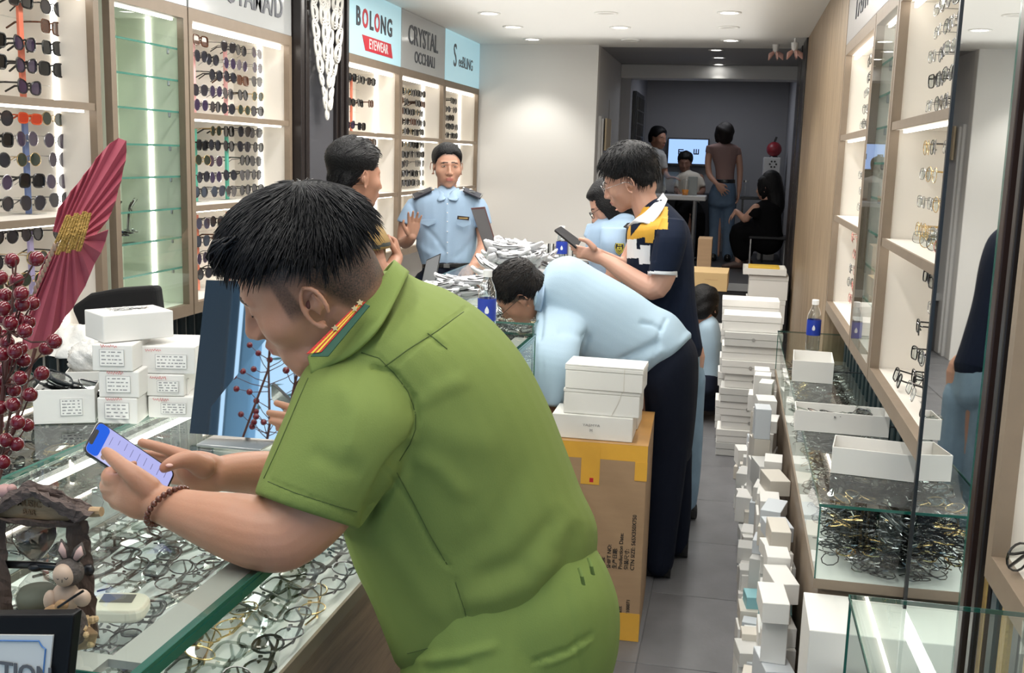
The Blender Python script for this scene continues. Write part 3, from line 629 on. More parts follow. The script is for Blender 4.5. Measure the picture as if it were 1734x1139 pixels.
# ---- heaps of frames in the other cases: the topmost ones singly, the tangle below as stuff
def heap(x0, x1, y0, y1, z, n, label, group, seed, layers=2, wires=500, hgt=0.05):
    r = random.Random(seed)
    for i in range(n):
        k = r.choices(range(7), [6, 5, 2, 6, 3, 2, 1])[0]
        ax_, ay_ = r.uniform(x0 + 0.07, x1 - 0.07), r.uniform(y0 + 0.07, y1 - 0.07); q_ = ('left', 'middle', 'right')[min(2, int(3 * (ax_ - x0) / (x1 - x0)))] + ' ' + ('nearest', 'near', 'far', 'farthest')[min(3, int(4 * (ay_ - y0) / (y1 - y0)))]
        use(FOLD, k, (ax_, ay_, z + hgt + 0.02 + r.uniform(0, 0.03)), (math.pi / 2 + r.uniform(-0.6, 0.6), r.uniform(-0.3, 0.3), r.uniform(0, 6.28)), '%s spectacles, %s part of %s' % (FOLD[k][0], q_, group), group)
    m = MB(); ol = outline(0.05, 0.042, 'round', 9)
    for i in range(wires):
        c = Vector((r.uniform(x0 + 0.05, x1 - 0.05), r.uniform(y0 + 0.05, y1 - 0.05), z + 0.008 + r.uniform(0, hgt)))
        E = Euler((r.uniform(0.9, 2.2), r.uniform(-0.5, 0.5), r.uniform(0, 6.28))).to_matrix(); m.cur = r.choices((0, 1, 2, 3), (6, 5, 3, 1))[0]
        for s in (-1, 1): m.tube([c + E @ Vector((s * 0.034 + a, 0, b)) for a, b in ol], 0.0017, 3, closed=True)
        a_ = r.uniform(0, 6.28); u_ = Vector((math.cos(a_), math.sin(a_), r.uniform(-0.12, 0.12))); w_ = Vector((-u_.y, u_.x, 0)) * r.uniform(-0.02, 0.02)
        m.tube([c - u_ * 0.045, c + w_, c + u_ * 0.03 + w_, c + u_ * 0.05], 0.0018, 3)
    ob = m.build('tangled_frames', [FB, FM, FS, FG]); tag(ob, 'tangle of spectacle frames under ' + group, 'eyeglasses', None, 'stuff')
heap(-1.82, -1.30, 1.30, 2.42, 0.83, 46, 'folded spectacles on top of the heap in the case behind the berries', 'the heap behind the berries', 11, wires=620, hgt=0.11)
heap(-1.38, -0.71, 3.82, 4.9, 0.83, 26, 'folded spectacles on top of the heap the bending man looks at', 'the heap under the bending man', 12, wires=300)
heap(0.27, 0.60, 2.73, 3.55, 0.574, 34, 'folded spectacles on the heap at the near end of the right counter', 'the near right counter heap', 13, wires=520, hgt=0.13)
heap(0.27, 0.60, 3.66, 4.5, 0.574, 20, 'folded spectacles on the heap halfway along the right counter', 'the middle right counter heap', 14, wires=260, hgt=0.08)
heap(0.27, 0.60, 4.6, 5.5, 0.574, 12, 'folded spectacles on the heap at the far end of the right counter', 'the far right counter heap', 15, wires=200, hgt=0.06)
for ks in (SUN, CLR, FOLD):
    for nm, r0 in ks:
        if r0.name not in USED:
            for ch in list(r0.children): bpy.data.objects.remove(ch)
            bpy.data.objects.remove(r0)
# ================================================================== BOXES AND GOODS
def frameM(o, ex, ez=(0, 0, 1)):
    ex = Vector(ex).normalized(); ez = Vector(ez); ez = (ez - ex * ez.dot(ex)).normalized(); ey = ez.cross(ex)
    return Matrix.Translation(o) @ Matrix(((ex.x, ey.x, ez.x, 0), (ex.y, ey.y, ez.y, 0), (ex.z, ey.z, ez.z, 0), (0, 0, 0, 1)))
def carton_box(label, M_, w, d, h, m=CARD, lid=0.0, open_top=False, name='box', cat='box', group=None, origin=None, notch=False):
    """box whose front-left-bottom corner is the origin of M_ (x right, y away, z up)"""
    org = M_ @ Vector((w / 2, d / 2, 0)); t = thing(name, label, cat, org, group)
    if open_top:
        th = 0.003; b = MB()
        b.box(0, w, 0, d, 0, th, M_).box(0, w, 0, th, th, h, M_).box(0, w, d - th, d, th, h, M_).box(0, th, th, d - th, th, h, M_).box(w - th, w, th, d - th, th, h, M_)
        b.build('box_tray', m, t, bevel=0.0008, seg=1)
    else:
        hl = h * (1 - lid) if lid else h
        MB().box(0.001, w - 0.001, 0.001, d - 0.001, 0, hl, M_).build('box_body', m, t, bevel=0.0025)
        if lid:
            MB().box(-0.001, w + 0.001, -0.001, d + 0.001, hl + 0.0008, h, M_).build('lid', m, t, bevel=0.0025)
            if notch: MB().lathe(M_ @ Vector((w / 2, -0.0012, hl + 0.001)), [(0.0001, 0), (0.010, 0), (0.010, 0.0012), (0.0001, 0.0012)], 10, axis=(M_.to_3x3() @ Vector((0, -1, 0)))).build('thumb_notch', mat('notch_shadow', (0.35, 0.35, 0.33), 0.8), t)
    return t
def label_sheet(t, M_, x0, x1, z0, z1, lines, seed=0, m=None, name='label'):
    """printed paper label on the front face with small grey print lines"""
    s = MB().box(x0, x1, -0.0022, -0.0006, z0, z1, M_).build(name, mat('label_paper', (0.86, 0.85, 0.82), 0.6), t)
    r = random.Random(seed); mb = MB(); n = lines
    for k in range(n):
        z = z1 - (k + 0.7) * (z1 - z0) / (n + 0.4); x = x0 + 0.004
        while x < x1 - 0.006:
            L = r.uniform(0.003, 0.010); mb.box(x, min(x + L, x1 - 0.003), -0.0026, -0.0021, z - 0.0012, z + 0.0012, M_); x += L + r.uniform(0.0015, 0.006)
    for a, b, c, d in ((x0, x1, z0, z0 + 0.0006), (x0, x1, z1 - 0.0006, z1), (x0, x0 + 0.0006, z0, z1), (x1 - 0.0006, x1, z0, z1)): mb.box(a, b, -0.0025, -0.0021, c, d, M_)
    mb.build('print', GREYINK, s)
def handwriting(t, M_, x, z, L, m=REDINK, seed=1):
    r = random.Random(seed); pts = [M_ @ Vector((x + L * k / 22, -0.0016, z + 0.003 * math.sin(k * 1.9) + r.uniform(-0.0015, 0.0015))) for k in range(23)]
    MB().tube(pts, 0.0005, 4).build('handwriting', m, t)
# --- stacks of lens boxes on the second case, left
WB = 'white boxes piled on the left counters'
ex = Vector((0.90, 0.38, 0)).normalized()
M1 = frameM(PZ(166, 722, 1.03) + Vector((-0.015, 0.02, 0)), (0.97, 0.24, 0))
O0 = M1.translation.copy()
for k, (dx, lab) in enumerate([(0.0, 'bottom white lens box of the left stack, labelled'), (0.004, 'second labelled white lens box up in the left stack'), (-0.006, 'third labelled white lens box up, under the big plain one')]):
    Mk = M1.copy(); Mk.translation = O0 + Vector((dx, dx * 0.5, 0.0005 + k * 0.0585))
    t = carton_box(lab, Mk, 0.088, 0.20, 0.0575, lid=0.0, group=WB)
    label_sheet(t, Mk, 0.018, 0.070, 0.012, 0.048, 4, k); handwriting(t, Mk, 0.02, 0.055, 0.035, seed=k)
M2 = frameM(O0 + Vector((-0.06, 0.02, 0.199)), (0.80, -0.60, 0)); M2.translation = O0 + Vector((-0.072, 0.075, 0.1765))
t = carton_box('big plain white box on top of the left stack, crystal on its lid', M2, 0.11, 0.16, 0.060, lid=0.0, group=WB)
r_ = random.Random(2)
m = MB()
for i in range(40): m.tube([M2 @ Vector((r_.uniform(0.02, 0.08), r_.uniform(0.03, 0.13), 0.0612 + r_.uniform(0, 0.003))) for _ in range(3)], 0.0008, 3)
tag(m.build('shrink_wrap_crumple', glassmat('clear_film', (0.95, 0.95, 0.95), 2.5, 0.1)), 'crumpled clear film on the lid of the biggest white box', 'film', kind=None)
M3 = frameM(PZ(240, 706, 1.03), (0.97, 0.24, 0)); O3 = M3.translation.copy()
for k, (w, dx, lab) in enumerate([(0.10, 0.015, 'bottom white lens box of the right-hand stack beside the tilted mirror'), (0.085, 0.012, 'small labelled white box in the middle of the right-hand stack'), (0.125, -0.004, 'wide labelled white lens box on top of the right-hand stack')]):
    Mk = M3.copy(); Mk.translation = O3 + Vector((dx, 0, 0.0005 + (0, 0.049, 0.099)[k])); hh = (0.048, 0.049, 0.062)[k]
    t = carton_box(lab, Mk, w, 0.16, hh, group=WB); label_sheet(t, Mk, w * 0.3, w * 0.85, hh * 0.2, hh * 0.72, 4, 10 + k); handwriting(t, Mk, w * 0.12, hh * 0.86, 0.035, seed=20 + k)
M4 = frameM(PZ(290, 700, 1.03) + Vector((0.0, -0.02, 0)), (0.98, 0.2, 0))
t = carton_box('small plain white box in front of the right-hand stack, film on top', M4, 0.05, 0.018, 0.085, group=WB)
# --- open box of wrapped frames with a bag behind the berries
M5 = frameM(PZ(42, 724, 1.03) + Vector((0.0, 0.03, 0)), (0.90, 0.43, 0))
t = carton_box('open white box with dark frames sticking out, behind the berries', M5, 0.125, 0.10, 0.075, open_top=True, group=WB); label_sheet(t, M5, 0.055, 0.10, 0.018, 0.055, 5, 31)
for i in range(5):
    use(FOLD, [0, 1, 3, 0, 1][i], M5 @ Vector((0.065 + 0.004 * i, 0.05, 0.045 + 0.009 * i)), (math.pi / 2 + 0.2 * (i - 2), 0.1 * i, 0.5 + 0.12 * i), '%s spectacles poking out of open white box behind berries, %s from bottom' % (FOLD[[0, 1, 3, 0, 1][i]][0], ONES[i + 1]), 'spectacles in the open white box')
M6 = frameM(PZ(105, 690, 1.03) + Vector((-0.05, 0.09, 0)), (0.90, 0.43, 0))
t = carton_box('open white tray of bagged frames next to the stack', M6, 0.23, 0.16, 0.062, open_top=True, group=WB)
def crumple(name, c, r, seed, m, amp=0.25, nu=36, nv=24, sx=(1, 1, 1), keep_bottom=None):
    """folded sack-like closed surface"""
    rr_ = np.random.RandomState(seed); K = rr_.randn(22, 3) * 3.2; ph = rr_.rand(22) * 6.28
    vs = []; fs = []
    for i in range(nv + 1):
        th = math.pi * i / nv
        for j in range(nu):
            p = np.array([math.sin(th) * math.cos(2 * math.pi * j / nu), math.sin(th) * math.sin(2 * math.pi * j / nu), math.cos(th)])
            q = 1 + amp * float(np.mean(np.abs(np.sin(K @ p + ph))) - 0.63) * 3.0 + amp * 0.3 * float(np.abs(np.sin(K[0] @ p * 3 + ph[1])) - 0.5)
            v = Vector((p[0] * r * q * sx[0], p[1] * r * q * sx[1], p[2] * r * q * sx[2])) + Vector(c)
            if keep_bottom is not None: v.z = max(v.z, keep_bottom)
            vs.append(v)
    for i in range(nv):
        for j in range(nu): fs.append((i * nu + j, (i + 1) * nu + j, (i + 1) * nu + (j + 1) % nu, i * nu + (j + 1) % nu))
    mb = MB(); mb.add(vs, fs); return mb
BAG = mat('white_plastic_bag', (0.78, 0.77, 0.73), 0.35, bump=(25, 0.6), coat=0.2)
c = P(140, 612, 2.42)
tag(crumple('bag', c, 0.085, 5, BAG, 0.35, sx=(1.0, 0.8, 1.1), keep_bottom=1.095).build('plastic_bag', BAG, smooth=True), 'crumpled white plastic bag slumped in the tray behind the red leaf', 'bag')
c = M6 @ Vector((0.05, 0.05, 0.085)); CLB = mat('cloudy_bag', (0.72, 0.71, 0.68), 0.2, bump=(40, 0.9), coat=0.5)
tag(crumple('bag', c, 0.05, 8, CLB, 0.4, sx=(1.1, 0.8, 0.9), keep_bottom=1.036).build('plastic_bag', CLB, smooth=True), 'small cloudy bag of wrapped frames at the left of the tray', 'bag')
# black chair back behind the boxes
t = thing('chair', 'black padded chair back showing behind the stacked white boxes', 'chair', (-1.98, 2.95, 0))
a, b_, c_, d_ = P(118, 520, 2.9), P(150, 497, 2.9), P(262, 484, 2.9), P(268, 532, 2.9)
e_ = P(135, 560, 2.9); f_ = P(270, 560, 2.9)
MB().slab([a, b_, P(200, 488, 2.9), c_, d_, f_, e_], (0.0, 0.05, 0)).build('backrest', mat('black_fabric', (0.006, 0.006, 0.007), 0.9), t, bevel=0.015, seg=3)
bx_ = (e_ + f_) / 2
MB().tube([bx_ + Vector((0, 0.03, 0)), (bx_.x, 2.98, 0.5)], 0.02, 8).build('back_post', BLACK, t)
MB().box(bx_.x - 0.24, bx_.x + 0.24, 2.60, 3.06, 0.44, 0.52).build('seat', MT['black_fabric'], t, bevel=0.03, seg=3)
MB().tube([(bx_.x, 2.85, 0.44), (bx_.x, 2.85, 0.09)], 0.025, 8).build('gas_column', METAL, t)
for k in range(5):
    q = 2 * math.pi * k / 5; MB().tube([(bx_.x, 2.85, 0.09), (bx_.x + 0.27 * math.cos(q), 2.85 + 0.27 * math.sin(q), 0.03)], [0.02, 0.03], 8).build('leg', BLACK, t)
# --- tilted counter mirror on its support, reflecting the street behind the camera
def mirror_on_counter():
    BL, BR = P(322, 733, 1.97), P(496, 746, 1.998); TL, TR = P(350, 474, 2.02), P(528, 480, 2.048)
    t = thing('counter_mirror', 'frameless tilted mirror on the counter reflecting berries and blue street', 'mirror', (BL + BR) / 2)
    ux = (BR - BL).normalized(); uz = (TL - BL); n = ux.cross(uz).normalized(); n = -n if n.y > 0 else n
    MB().slab([BL, BR, TR, TL], -n * 0.006).build('backing', mat('mirror_back', (0.2, 0.2, 0.2), 0.6), t)
    MB().slab([BL + n * 0.0004, BR + n * 0.0004, TR + n * 0.0004, TL + n * 0.0004], n * 0.003).build('mirror_glass', MIRR, t)
    c = (BL + BR) / 2
    MB().tube([c + Vector((0, 0.03, 0.10)), Vector((c.x, c.y + 0.03, 1.034))], 0.006, 8).build('stand_stem', METAL, t)
    MB().box(c.x - 0.07, c.x + 0.07, c.y - 0.06, c.y + 0.12, 1.0305, 1.036).build('stand_foot', METAL, t, bevel=0.002)
    return n, c
mn, mc = mirror_on_counter()
# grey shallow box under the mirror (inside the case, seen through the top)
M7 = frameM(PZ(352, 806, 0.835) , (0.99, 0.10, 0))
t = carton_box('shallow grey box with a small arrow mark, under the tilted mirror', frameM(PZ(338, 778, 0.8305), (0.985, 0.17, 0)), 0.22, 0.12, 0.035, m=mat('warm_grey_card', (0.50, 0.48, 0.44), 0.6), group=WB)
# --- sign in a black frame, front left
sg = thing('framed_sign', 'black framed sign with blue border, only letters TION showing', 'sign', PZ(60, 1200, 0.9))
S0, Sx = Vector(P(112, 1048, 0.95)), None
def SP(px, py, d=0.0):  # the sign's own plane: upright, facing the camera
    q = P(px, py, 0.95); return Vector((q.x, 0.95 + d + (q.z - 1.0) * 0.10, q.z))
MB().slab([SP(-110, 1049), SP(112, 1049), SP(104, 1230), SP(-110, 1230)], (0, 0.018, 0)).build('frame', mat('gloss_black_frame', (0.004, 0.004, 0.005), 0.45, spec=0.2), sg, bevel=0.003)
MB().slab([SP(-110, 1078, -0.003), SP(82, 1081, -0.003), SP(76, 1230, -0.003), SP(-110, 1230, -0.003)], (0, 0.0025, 0)).build('paper', mat('sign_paper', (0.62, 0.62, 0.60), 0.5), sg)
MB().tube([SP(-110, 1086, -0.004), SP(60, 1089, -0.004), SP(63, 1094, -0.004), SP(66, 1098, -0.004), SP(72, 1102, -0.004), SP(68, 1230, -0.004)], 0.0009, 5).build('blue_border', mat('blue_line', (0.05, 0.16, 0.40), 0.5), sg)
text_mb('RECEPTION'[5:], SP(-2, 1136, -0.0045), (1, 0.0, 0.0), (0, 0.1, 1), 0.026, 0.0004, 'LEFT', 0.0006, 1.0).build('lettering', mat('sign_grey_letters', (0.10, 0.10, 0.11), 0.5), sg)
# --- hourglass ornament: bark house, hourglass, rabbit playing a guitar
BARK = mat('bark', (0.085, 0.055, 0.042), 0.85, var=(30, 0.5, (1, 1, 0.3)), bump=(90, 1.0, (1, 1, 0.25)))
BARKR = mat('bark_roof', (0.10, 0.07, 0.06), 0.8, var=(40, 0.5, (0.4, 1, 1)), bump=(110, 1.0, (0.3, 1, 1)))
RAW = mat('carved_wood', (0.36, 0.24, 0.13), 0.6, var=(25, 0.25, (0.3, 1, 1)), bump=(70, 0.5, (0.3, 1, 1)))
YH = 1.17
og = thing('hourglass_ornament', 'bark-roofed house ornament holding an hourglass, front left of the counter', 'ornament', PZ(70, 1085, 1.03))
def HP(px, py, d=0.0): return P(px, py, YH + d)
def rough_slab(pts, d0, d1, m, name, par, jit=0.0022, seed=0, div=10):
    """irregular slab between an upper and a lower pixel polyline"""
    r = random.Random(seed); up, lo = pts; mb = MB(); R = []
    def samp(pl, t):
        L = [0]; 
        for a, b in zip(pl[:-1], pl[1:]): L.append(L[-1] + math.dist(a, b))
        s = t * L[-1]
        for i in range(len(pl) - 1):
            if s <= L[i + 1] or i == len(pl) - 2:
                f = (s - L[i]) / max(1e-6, L[i + 1] - L[i]); return (pl[i][0] + f * (pl[i + 1][0] - pl[i][0]), pl[i][1] + f * (pl[i + 1][1] - pl[i][1]))
    for k in range(div + 1):
        a = samp(up, k / div); b = samp(lo, k / div); ring_ = []
        for f, d in ((0, d0), (0.33, d0 - 0.004), (0.66, d0 - 0.003), (1, d0), (1, d1), (0.5, d1 + 0.004), (0, d1)):
            q = HP(a[0] + f * (b[0] - a[0]), a[1] + f * (b[1] - a[1]), d); ring_.append(q + Vector((r.uniform(-jit, jit), r.uniform(-jit, jit), r.uniform(-jit, jit))))
        R.append(ring_)
    mb.rings(R); return mb.build(name, m, par, smooth=False)
rough_slab(([(-60, 880), (0, 845), (50, 813), (100, 830), (140, 850), (165, 862)], [(-60, 900), (0, 868), (52, 838), (80, 845), (110, 868), (135, 886)]), -0.03, 0.05, BARKR, 'roof', og, seed=1, div=22)
rough_slab(([(50, 824), (100, 842), (158, 868)], [(60, 842), (105, 872), (133, 885)]), -0.05, 0.06, BARKR, 'roof_slope', og, seed=4, div=14)
MB().slab([HP(-60, 905, -0.02), HP(0, 868, -0.02), HP(48, 834, -0.02), HP(95, 862, -0.02), HP(132, 884, -0.02), HP(60, 880, -0.02), HP(0, 876, -0.02)], (0, 0.03, 0)).build('carved_gable', RAW, og, bevel=0.002)
rough_slab(([(-40, 874), (0, 874), (60, 880), (134, 884)], [(-40, 884), (0, 882), (60, 891), (132, 892)]), -0.028, 0.01, BARK, 'lintel', og, seed=3)
MB().lathe(HP(160, 866, -0.03), [(0.0001, -0.006), (0.0065, -0.005), (0.006, 0.01)], 10, axis=(1, 0, 0.1)).build('sawn_end', RAW, og)
rough_slab(([(112, 882), (114, 930), (122, 1000), (128, 1080)], [(146, 880), (152, 930), (160, 1000), (166, 1078)]), -0.02, 0.035, BARK, 'right_post', og, seed=5, div=16)
rough_slab(([(-30, 880), (-30, 950), (-30, 1045)], [(10, 880), (12, 950), (22, 1045)]), -0.01, 0.03, BARK, 'left_post', og, seed=6, div=14)
rough_slab(([(-40, 1046), (40, 1040), (100, 1046), (166, 1066)], [(-40, 1090), (40, 1092), (110, 1102), (160, 1096)]), -0.05, 0.05, RAW, 'base', og, seed=7, div=14)
text_mb('MUSIC', HP(49, 853, -0.0225), (1, 0, 0), (0, 0, 1), 0.012, 0.0006, 'CENTER', 0.0001).build('carved_letters', mat('carving', (0.20, 0.12, 0.06), 0.8), og)
text_mb('BAR', HP(49, 867, -0.0225), (1, 0, 0), (0, 0, 1), 0.010, 0.0006, 'CENTER', 0.0001).build('carved_letters', MT['carving'], og)
MB().tube([HP(8, 955, 0.0), HP(55, 956, -0.002), HP(152, 964, 0.0)], 0.0052, 10).ball(HP(62, 958), (0.011, 0.011, 0.007)).ball(HP(150, 964, -0.02), (0.008, 0.006, 0.008)).build('black_crossbar', BLACK, og, smooth=True)
hg = MB(); u_ = 1 / 1480.0
def bulb(sgn): return [(0.0035, 0.006 * sgn), (0.010, 0.012 * sgn), (0.022, 0.026 * sgn), (0.0275, 0.040 * sgn), (0.026, 0.054 * sgn), (0.016, 0.066 * sgn), (0.0001, 0.070 * sgn)]
MB().lathe(HP(61, 957), bulb(1), 28, cap=False).build('upper_bulb', glassmat('hourglass_glass', (0.93, 0.94, 0.93), 1.6, 0.02), og, smooth=True)
MB().lathe(HP(61, 957), bulb(-1), 28, cap=False).build('lower_bulb', MT['hourglass_glass'], og, smooth=True)
MB().lathe(HP(61, 957), [(0.0001, -0.030), (0.021, -0.031), (0.0262, -0.042), (0.0245, -0.054), (0.015, -0.064), (0.0001, -0.068)], 28).build('sand', mat('grey_green_sand', (0.16, 0.17, 0.13), 0.7), og, smooth=True)
# rabbit figurine (part of the ornament: one mesh per part)
FUR = mat('taupe_hood', (0.085, 0.07, 0.062), 0.6, bump=(200, 0.5)); PINK = mat('ear_pink', (0.60, 0.40, 0.36), 0.6); FACE = mat('figurine_cream', (0.50, 0.37, 0.28), 0.5)
rb = MB().ball(HP(117, 968, -0.055), (0.0185, 0.016, 0.0175), 20, 14)
for (x0, y0, x1, y1, w) in ((112, 946, 104, 912, 1), (126, 948, 139, 918, 1)):
    rb.tube([HP(x0, y0, -0.052), HP((x0 + x1) / 2 + (-2 if x1 < x0 else 3), (y0 + y1) / 2, -0.053), HP(x1, y1, -0.052)], [0.006, 0.0085, 0.001], 10, flat=0.5, up=(1, 0, 0))
rbo = rb.build('rabbit', FUR, og, smooth=True)
pk = MB()
for (x0, y0, x1, y1) in ((110, 944, 104, 918), (127, 947, 137, 924)): pk.tube([HP(x0, y0, -0.0565), HP((x0 + x1) / 2 + (-2 if x1 < x0 else 3), (y0 + y1) / 2, -0.0580), HP(x1, y1, -0.0560)], [0.003, 0.0055, 0.0008], 8, flat=0.35, up=(1, 0, 0))
pk.build('ear_lining', PINK, rbo, smooth=True)
MB().ball(HP(109, 973, -0.064), (0.0140, 0.0125, 0.0145), 18, 12).build('face', FACE, rbo, smooth=True)
fc = MB()
for ex_ in (98, 112): fc.tube([HP(ex_ - 3, 978, -0.0755), HP(ex_, 981, -0.0765), HP(ex_ + 3, 978, -0.0755)], 0.0006, 4)
fc.tube([HP(105, 981, -0.0772), HP(105, 986, -0.0765)], 0.0005, 4).build('face_lines', INK, rbo)
bd = MB().ball(HP(112, 1010, -0.055), (0.018, 0.014, 0.019), 16, 12).ball(HP(128, 1056, -0.05), (0.013, 0.012, 0.022), 14, 10).ball(HP(86, 1017, -0.064), (0.009, 0.008, 0.014), 12, 9).ball(HP(139, 1012, -0.064), (0.011, 0.009, 0.011), 12, 9)
bd.build('coat', FACE, rbo, smooth=True)
MB().ball(HP(130, 1060, -0.054), (0.0135, 0.013, 0.024), 14, 10).build('trousers', FUR, rbo, smooth=True)
gt = MB().ball(HP(88, 1036, -0.070), (0.015, 0.005, 0.009), 14, 8, Matrix.Rotation(-0.5, 3, 'Y')).ball(HP(104, 1025, -0.070), (0.010, 0.005, 0.0075), 14, 8, Matrix.Rotation(-0.5, 3, 'Y')); gt.build('guitar_body', mat('guitar_wood', (0.42, 0.25, 0.12), 0.4), rbo, smooth=True)
MB().tube([HP(98, 1028, -0.077), HP(122, 1012, -0.077), HP(141, 1000, -0.076)], 0.0016, 6).build('guitar_neck', BLACK, rbo)
MB().ball(HP(9, 831, -0.02), (0.013, 0.010, 0.009), 14, 10).ball(HP(20, 827, -0.022), (0.006, 0.006, 0.006), 10, 8).build('pink_bird', mat('bird_pink', (0.42, 0.24, 0.22), 0.5), og, smooth=True)
# stones and straw at the foot
ft = MB(); r_ = random.Random(9)
for i in range(26): ft.ball(HP(r_.uniform(118, 168), r_.uniform(1045, 1092), r_.uniform(-0.06, -0.02)), (r_.uniform(0.003, 0.006),) * 3, 6, 4)
ft.build('straw_and_pebbles', mat('straw', (0.55, 0.40, 0.22), 0.7), og)
# --- cream gadget lying in the case
gm = frameM(PZ(203, 1040, 0.885), (0.95, 0.22, 0.0), (0.05, -0.12, 1))
t = thing('card_reader', 'cream handheld reader with grey screen lying among the near glasses', 'device', gm.translation)
mb = MB(); prof = []
for k in range(20):
    a = 2 * math.pi * k / 20; prof.append((math.copysign(abs(math.cos(a)) ** 0.5, math.cos(a)) * 0.046, math.copysign(abs(math.sin(a)) ** 0.6, math.sin(a)) * 0.030))
mb.rings([[gm @ Vector((x * s, y * s, z)) for x, y in prof] for s, z in ((0.9, 0), (1, 0.006), (1, 0.018), (0.93, 0.024))]); mb.build('casing', mat('cream_plastic', (0.78, 0.74, 0.62), 0.3), t, smooth=False, bevel=0.002)
MB().box(-0.030, 0.022, -0.004, 0.020, 0.0242, 0.0252, gm).build('screen', mat('lcd_grey', (0.13, 0.13, 0.12), 0.2), t)
# --- berries and fan leaf
BERRY = mat('dark_red_berry', (0.13, 0.005, 0.013), 0.2, coat=0.25, sub=0.05); STEM = mat('berry_stem', (0.07, 0.02, 0.015), 0.7)
bt = thing('berry_spray', 'tall spray of shiny dark red berries at the left edge', 'artificial flower', (-1.10, 1.22, 0.90))
bp = [(20, 440, 1), (62, 438, 0), (0, 470, 0), (8, 500, 1), (36, 497, 0), (5, 522, 0), (38, 515, 0), (18, 547, 0), (55, 513, 1), (7, 570, 1), (42, 560, 0), (92, 578, 0), (78, 590, 1), (25, 595, 0), (71, 632, 0), (3, 600, 0), (35, 590, 1), (15, 610, 1), (34, 640, 0), (7, 645, 1), (51, 668, 0), (22, 685, 0), (0, 690, 0), (30, 715, 0), (46, 720, 1), (10, 745, 0), (28, 752, 0), (5, 782, 0), (-8, 660, 1), (-10, 560, 0), (8, 540, 1), (30, 540, 1), (24, 660, 1), (-5, 720, 1), (12, 580, 1), (40, 610, 1), (28, 474, 1), (48, 545, 1), (6, 625, 1)]
stem_pts = [P(-14, 1010, 1.24), P(-8, 850, 1.24), P(2, 700, 1.24), P(12, 600, 1.25), P(20, 520, 1.25), P(28, 440, 1.26)]
stem_pts = [Vector((p.x, p.y, max(p.z, 0.902))) for p in stem_pts]
MB().tube(stem_pts, [0.005, 0.0045, 0.0035, 0.003, 0.002, 0.0012], 7).build('main_stem', STEM, bt)
ball0 = None
BPOS = []
for (x, y, back) in bp:
    yy = 1.20 + 0.06 * back + 0.01 * math.sin(x); c = P(x, y, yy); BPOS.append(c)
    if ball0 is None: ball0 = MB().ball((0, 0, 0), 0.0098, 16, 12).build('berry', BERRY, None, smooth=True); b = ball0
    else: b = ball0.copy(); SC.collection.objects.link(b)
    b.parent = bt; b.location = c - Vector((-1.10, 1.22, 0.90))
    k = min(range(len(stem_pts)), key=lambda q: (stem_pts[q] - c).length + 0.2 * max(0, stem_pts[q].z - c.z)); k = max(k - 1, 0); root = stem_pts[k] * 0.5 + stem_pts[k + 1] * 0.5
    MB().tube([root, root * 0.5 + c * 0.5 + Vector((0, 0, -0.008)), c], [0.0016, 0.0013, 0.001], 5).build('twig', STEM, bt)
for k in range(9):   # pale twig between berries and leaf
    c = P(60 + k * 4, 490 - k * 9, 1.28); MB().ball(c, (0.003, 0.002, 0.006), 6, 5).build('seed', mat('pale_seed', (0.3, 0.2, 0.14), 0.6), bt)
MB().tube([P(55, 500, 1.28), P(75, 455, 1.28), P(98, 410, 1.28)], 0.0012, 5).build('pale_twig', MT['pale_seed'], bt)
# a second spray of the arrangement stands left of the frame and shows in the tilted mirror
bt2 = thing('berry_spray', 'second spray of dark red berries, seen reflected in the tilted counter mirror', 'artificial flower', (-1.10, 0.86, 0.901))
r2 = random.Random(12); st2 = [Vector((-1.10, 0.86, 0.902)), Vector((-1.08, 0.87, 1.10)), Vector((-1.10, 0.86, 1.30)), Vector((-1.06, 0.88, 1.52))]
MB().tube(st2, [0.0045, 0.004, 0.003, 0.0015], 7).build('main_stem', STEM, bt2)
for k in range(38):
    f_ = r2.uniform(0.25, 1.0) * 2.999; i_ = int(f_); root = st2[i_].lerp(st2[i_ + 1], f_ - i_); a_ = r2.uniform(0, 6.28); R_ = r2.uniform(0.03, 0.13)
    c = root + Vector((R_ * math.cos(a_), 0.5 * R_ * math.sin(a_), r2.uniform(0.0, 0.06))); b = ball0.copy(); SC.collection.objects.link(b); b.parent = bt2; b.location = c - Vector((-1.10, 0.86, 0.901))
    MB().tube([root, root * 0.5 + c * 0.5 + Vector((0, 0, -0.006)), c], [0.0016, 0.0013, 0.001], 5).build('twig', STEM, bt2)
LEAF = mat('red_folded_paper', (0.40, 0.075, 0.105), 0.6, var=(30, 0.08), bump=(60, 0.08))
lf = thing('folded_paper_leaf', 'large pleated red paper leaf bound with gold cord, front left', 'decoration', (-1.12, 1.36, 0.90))
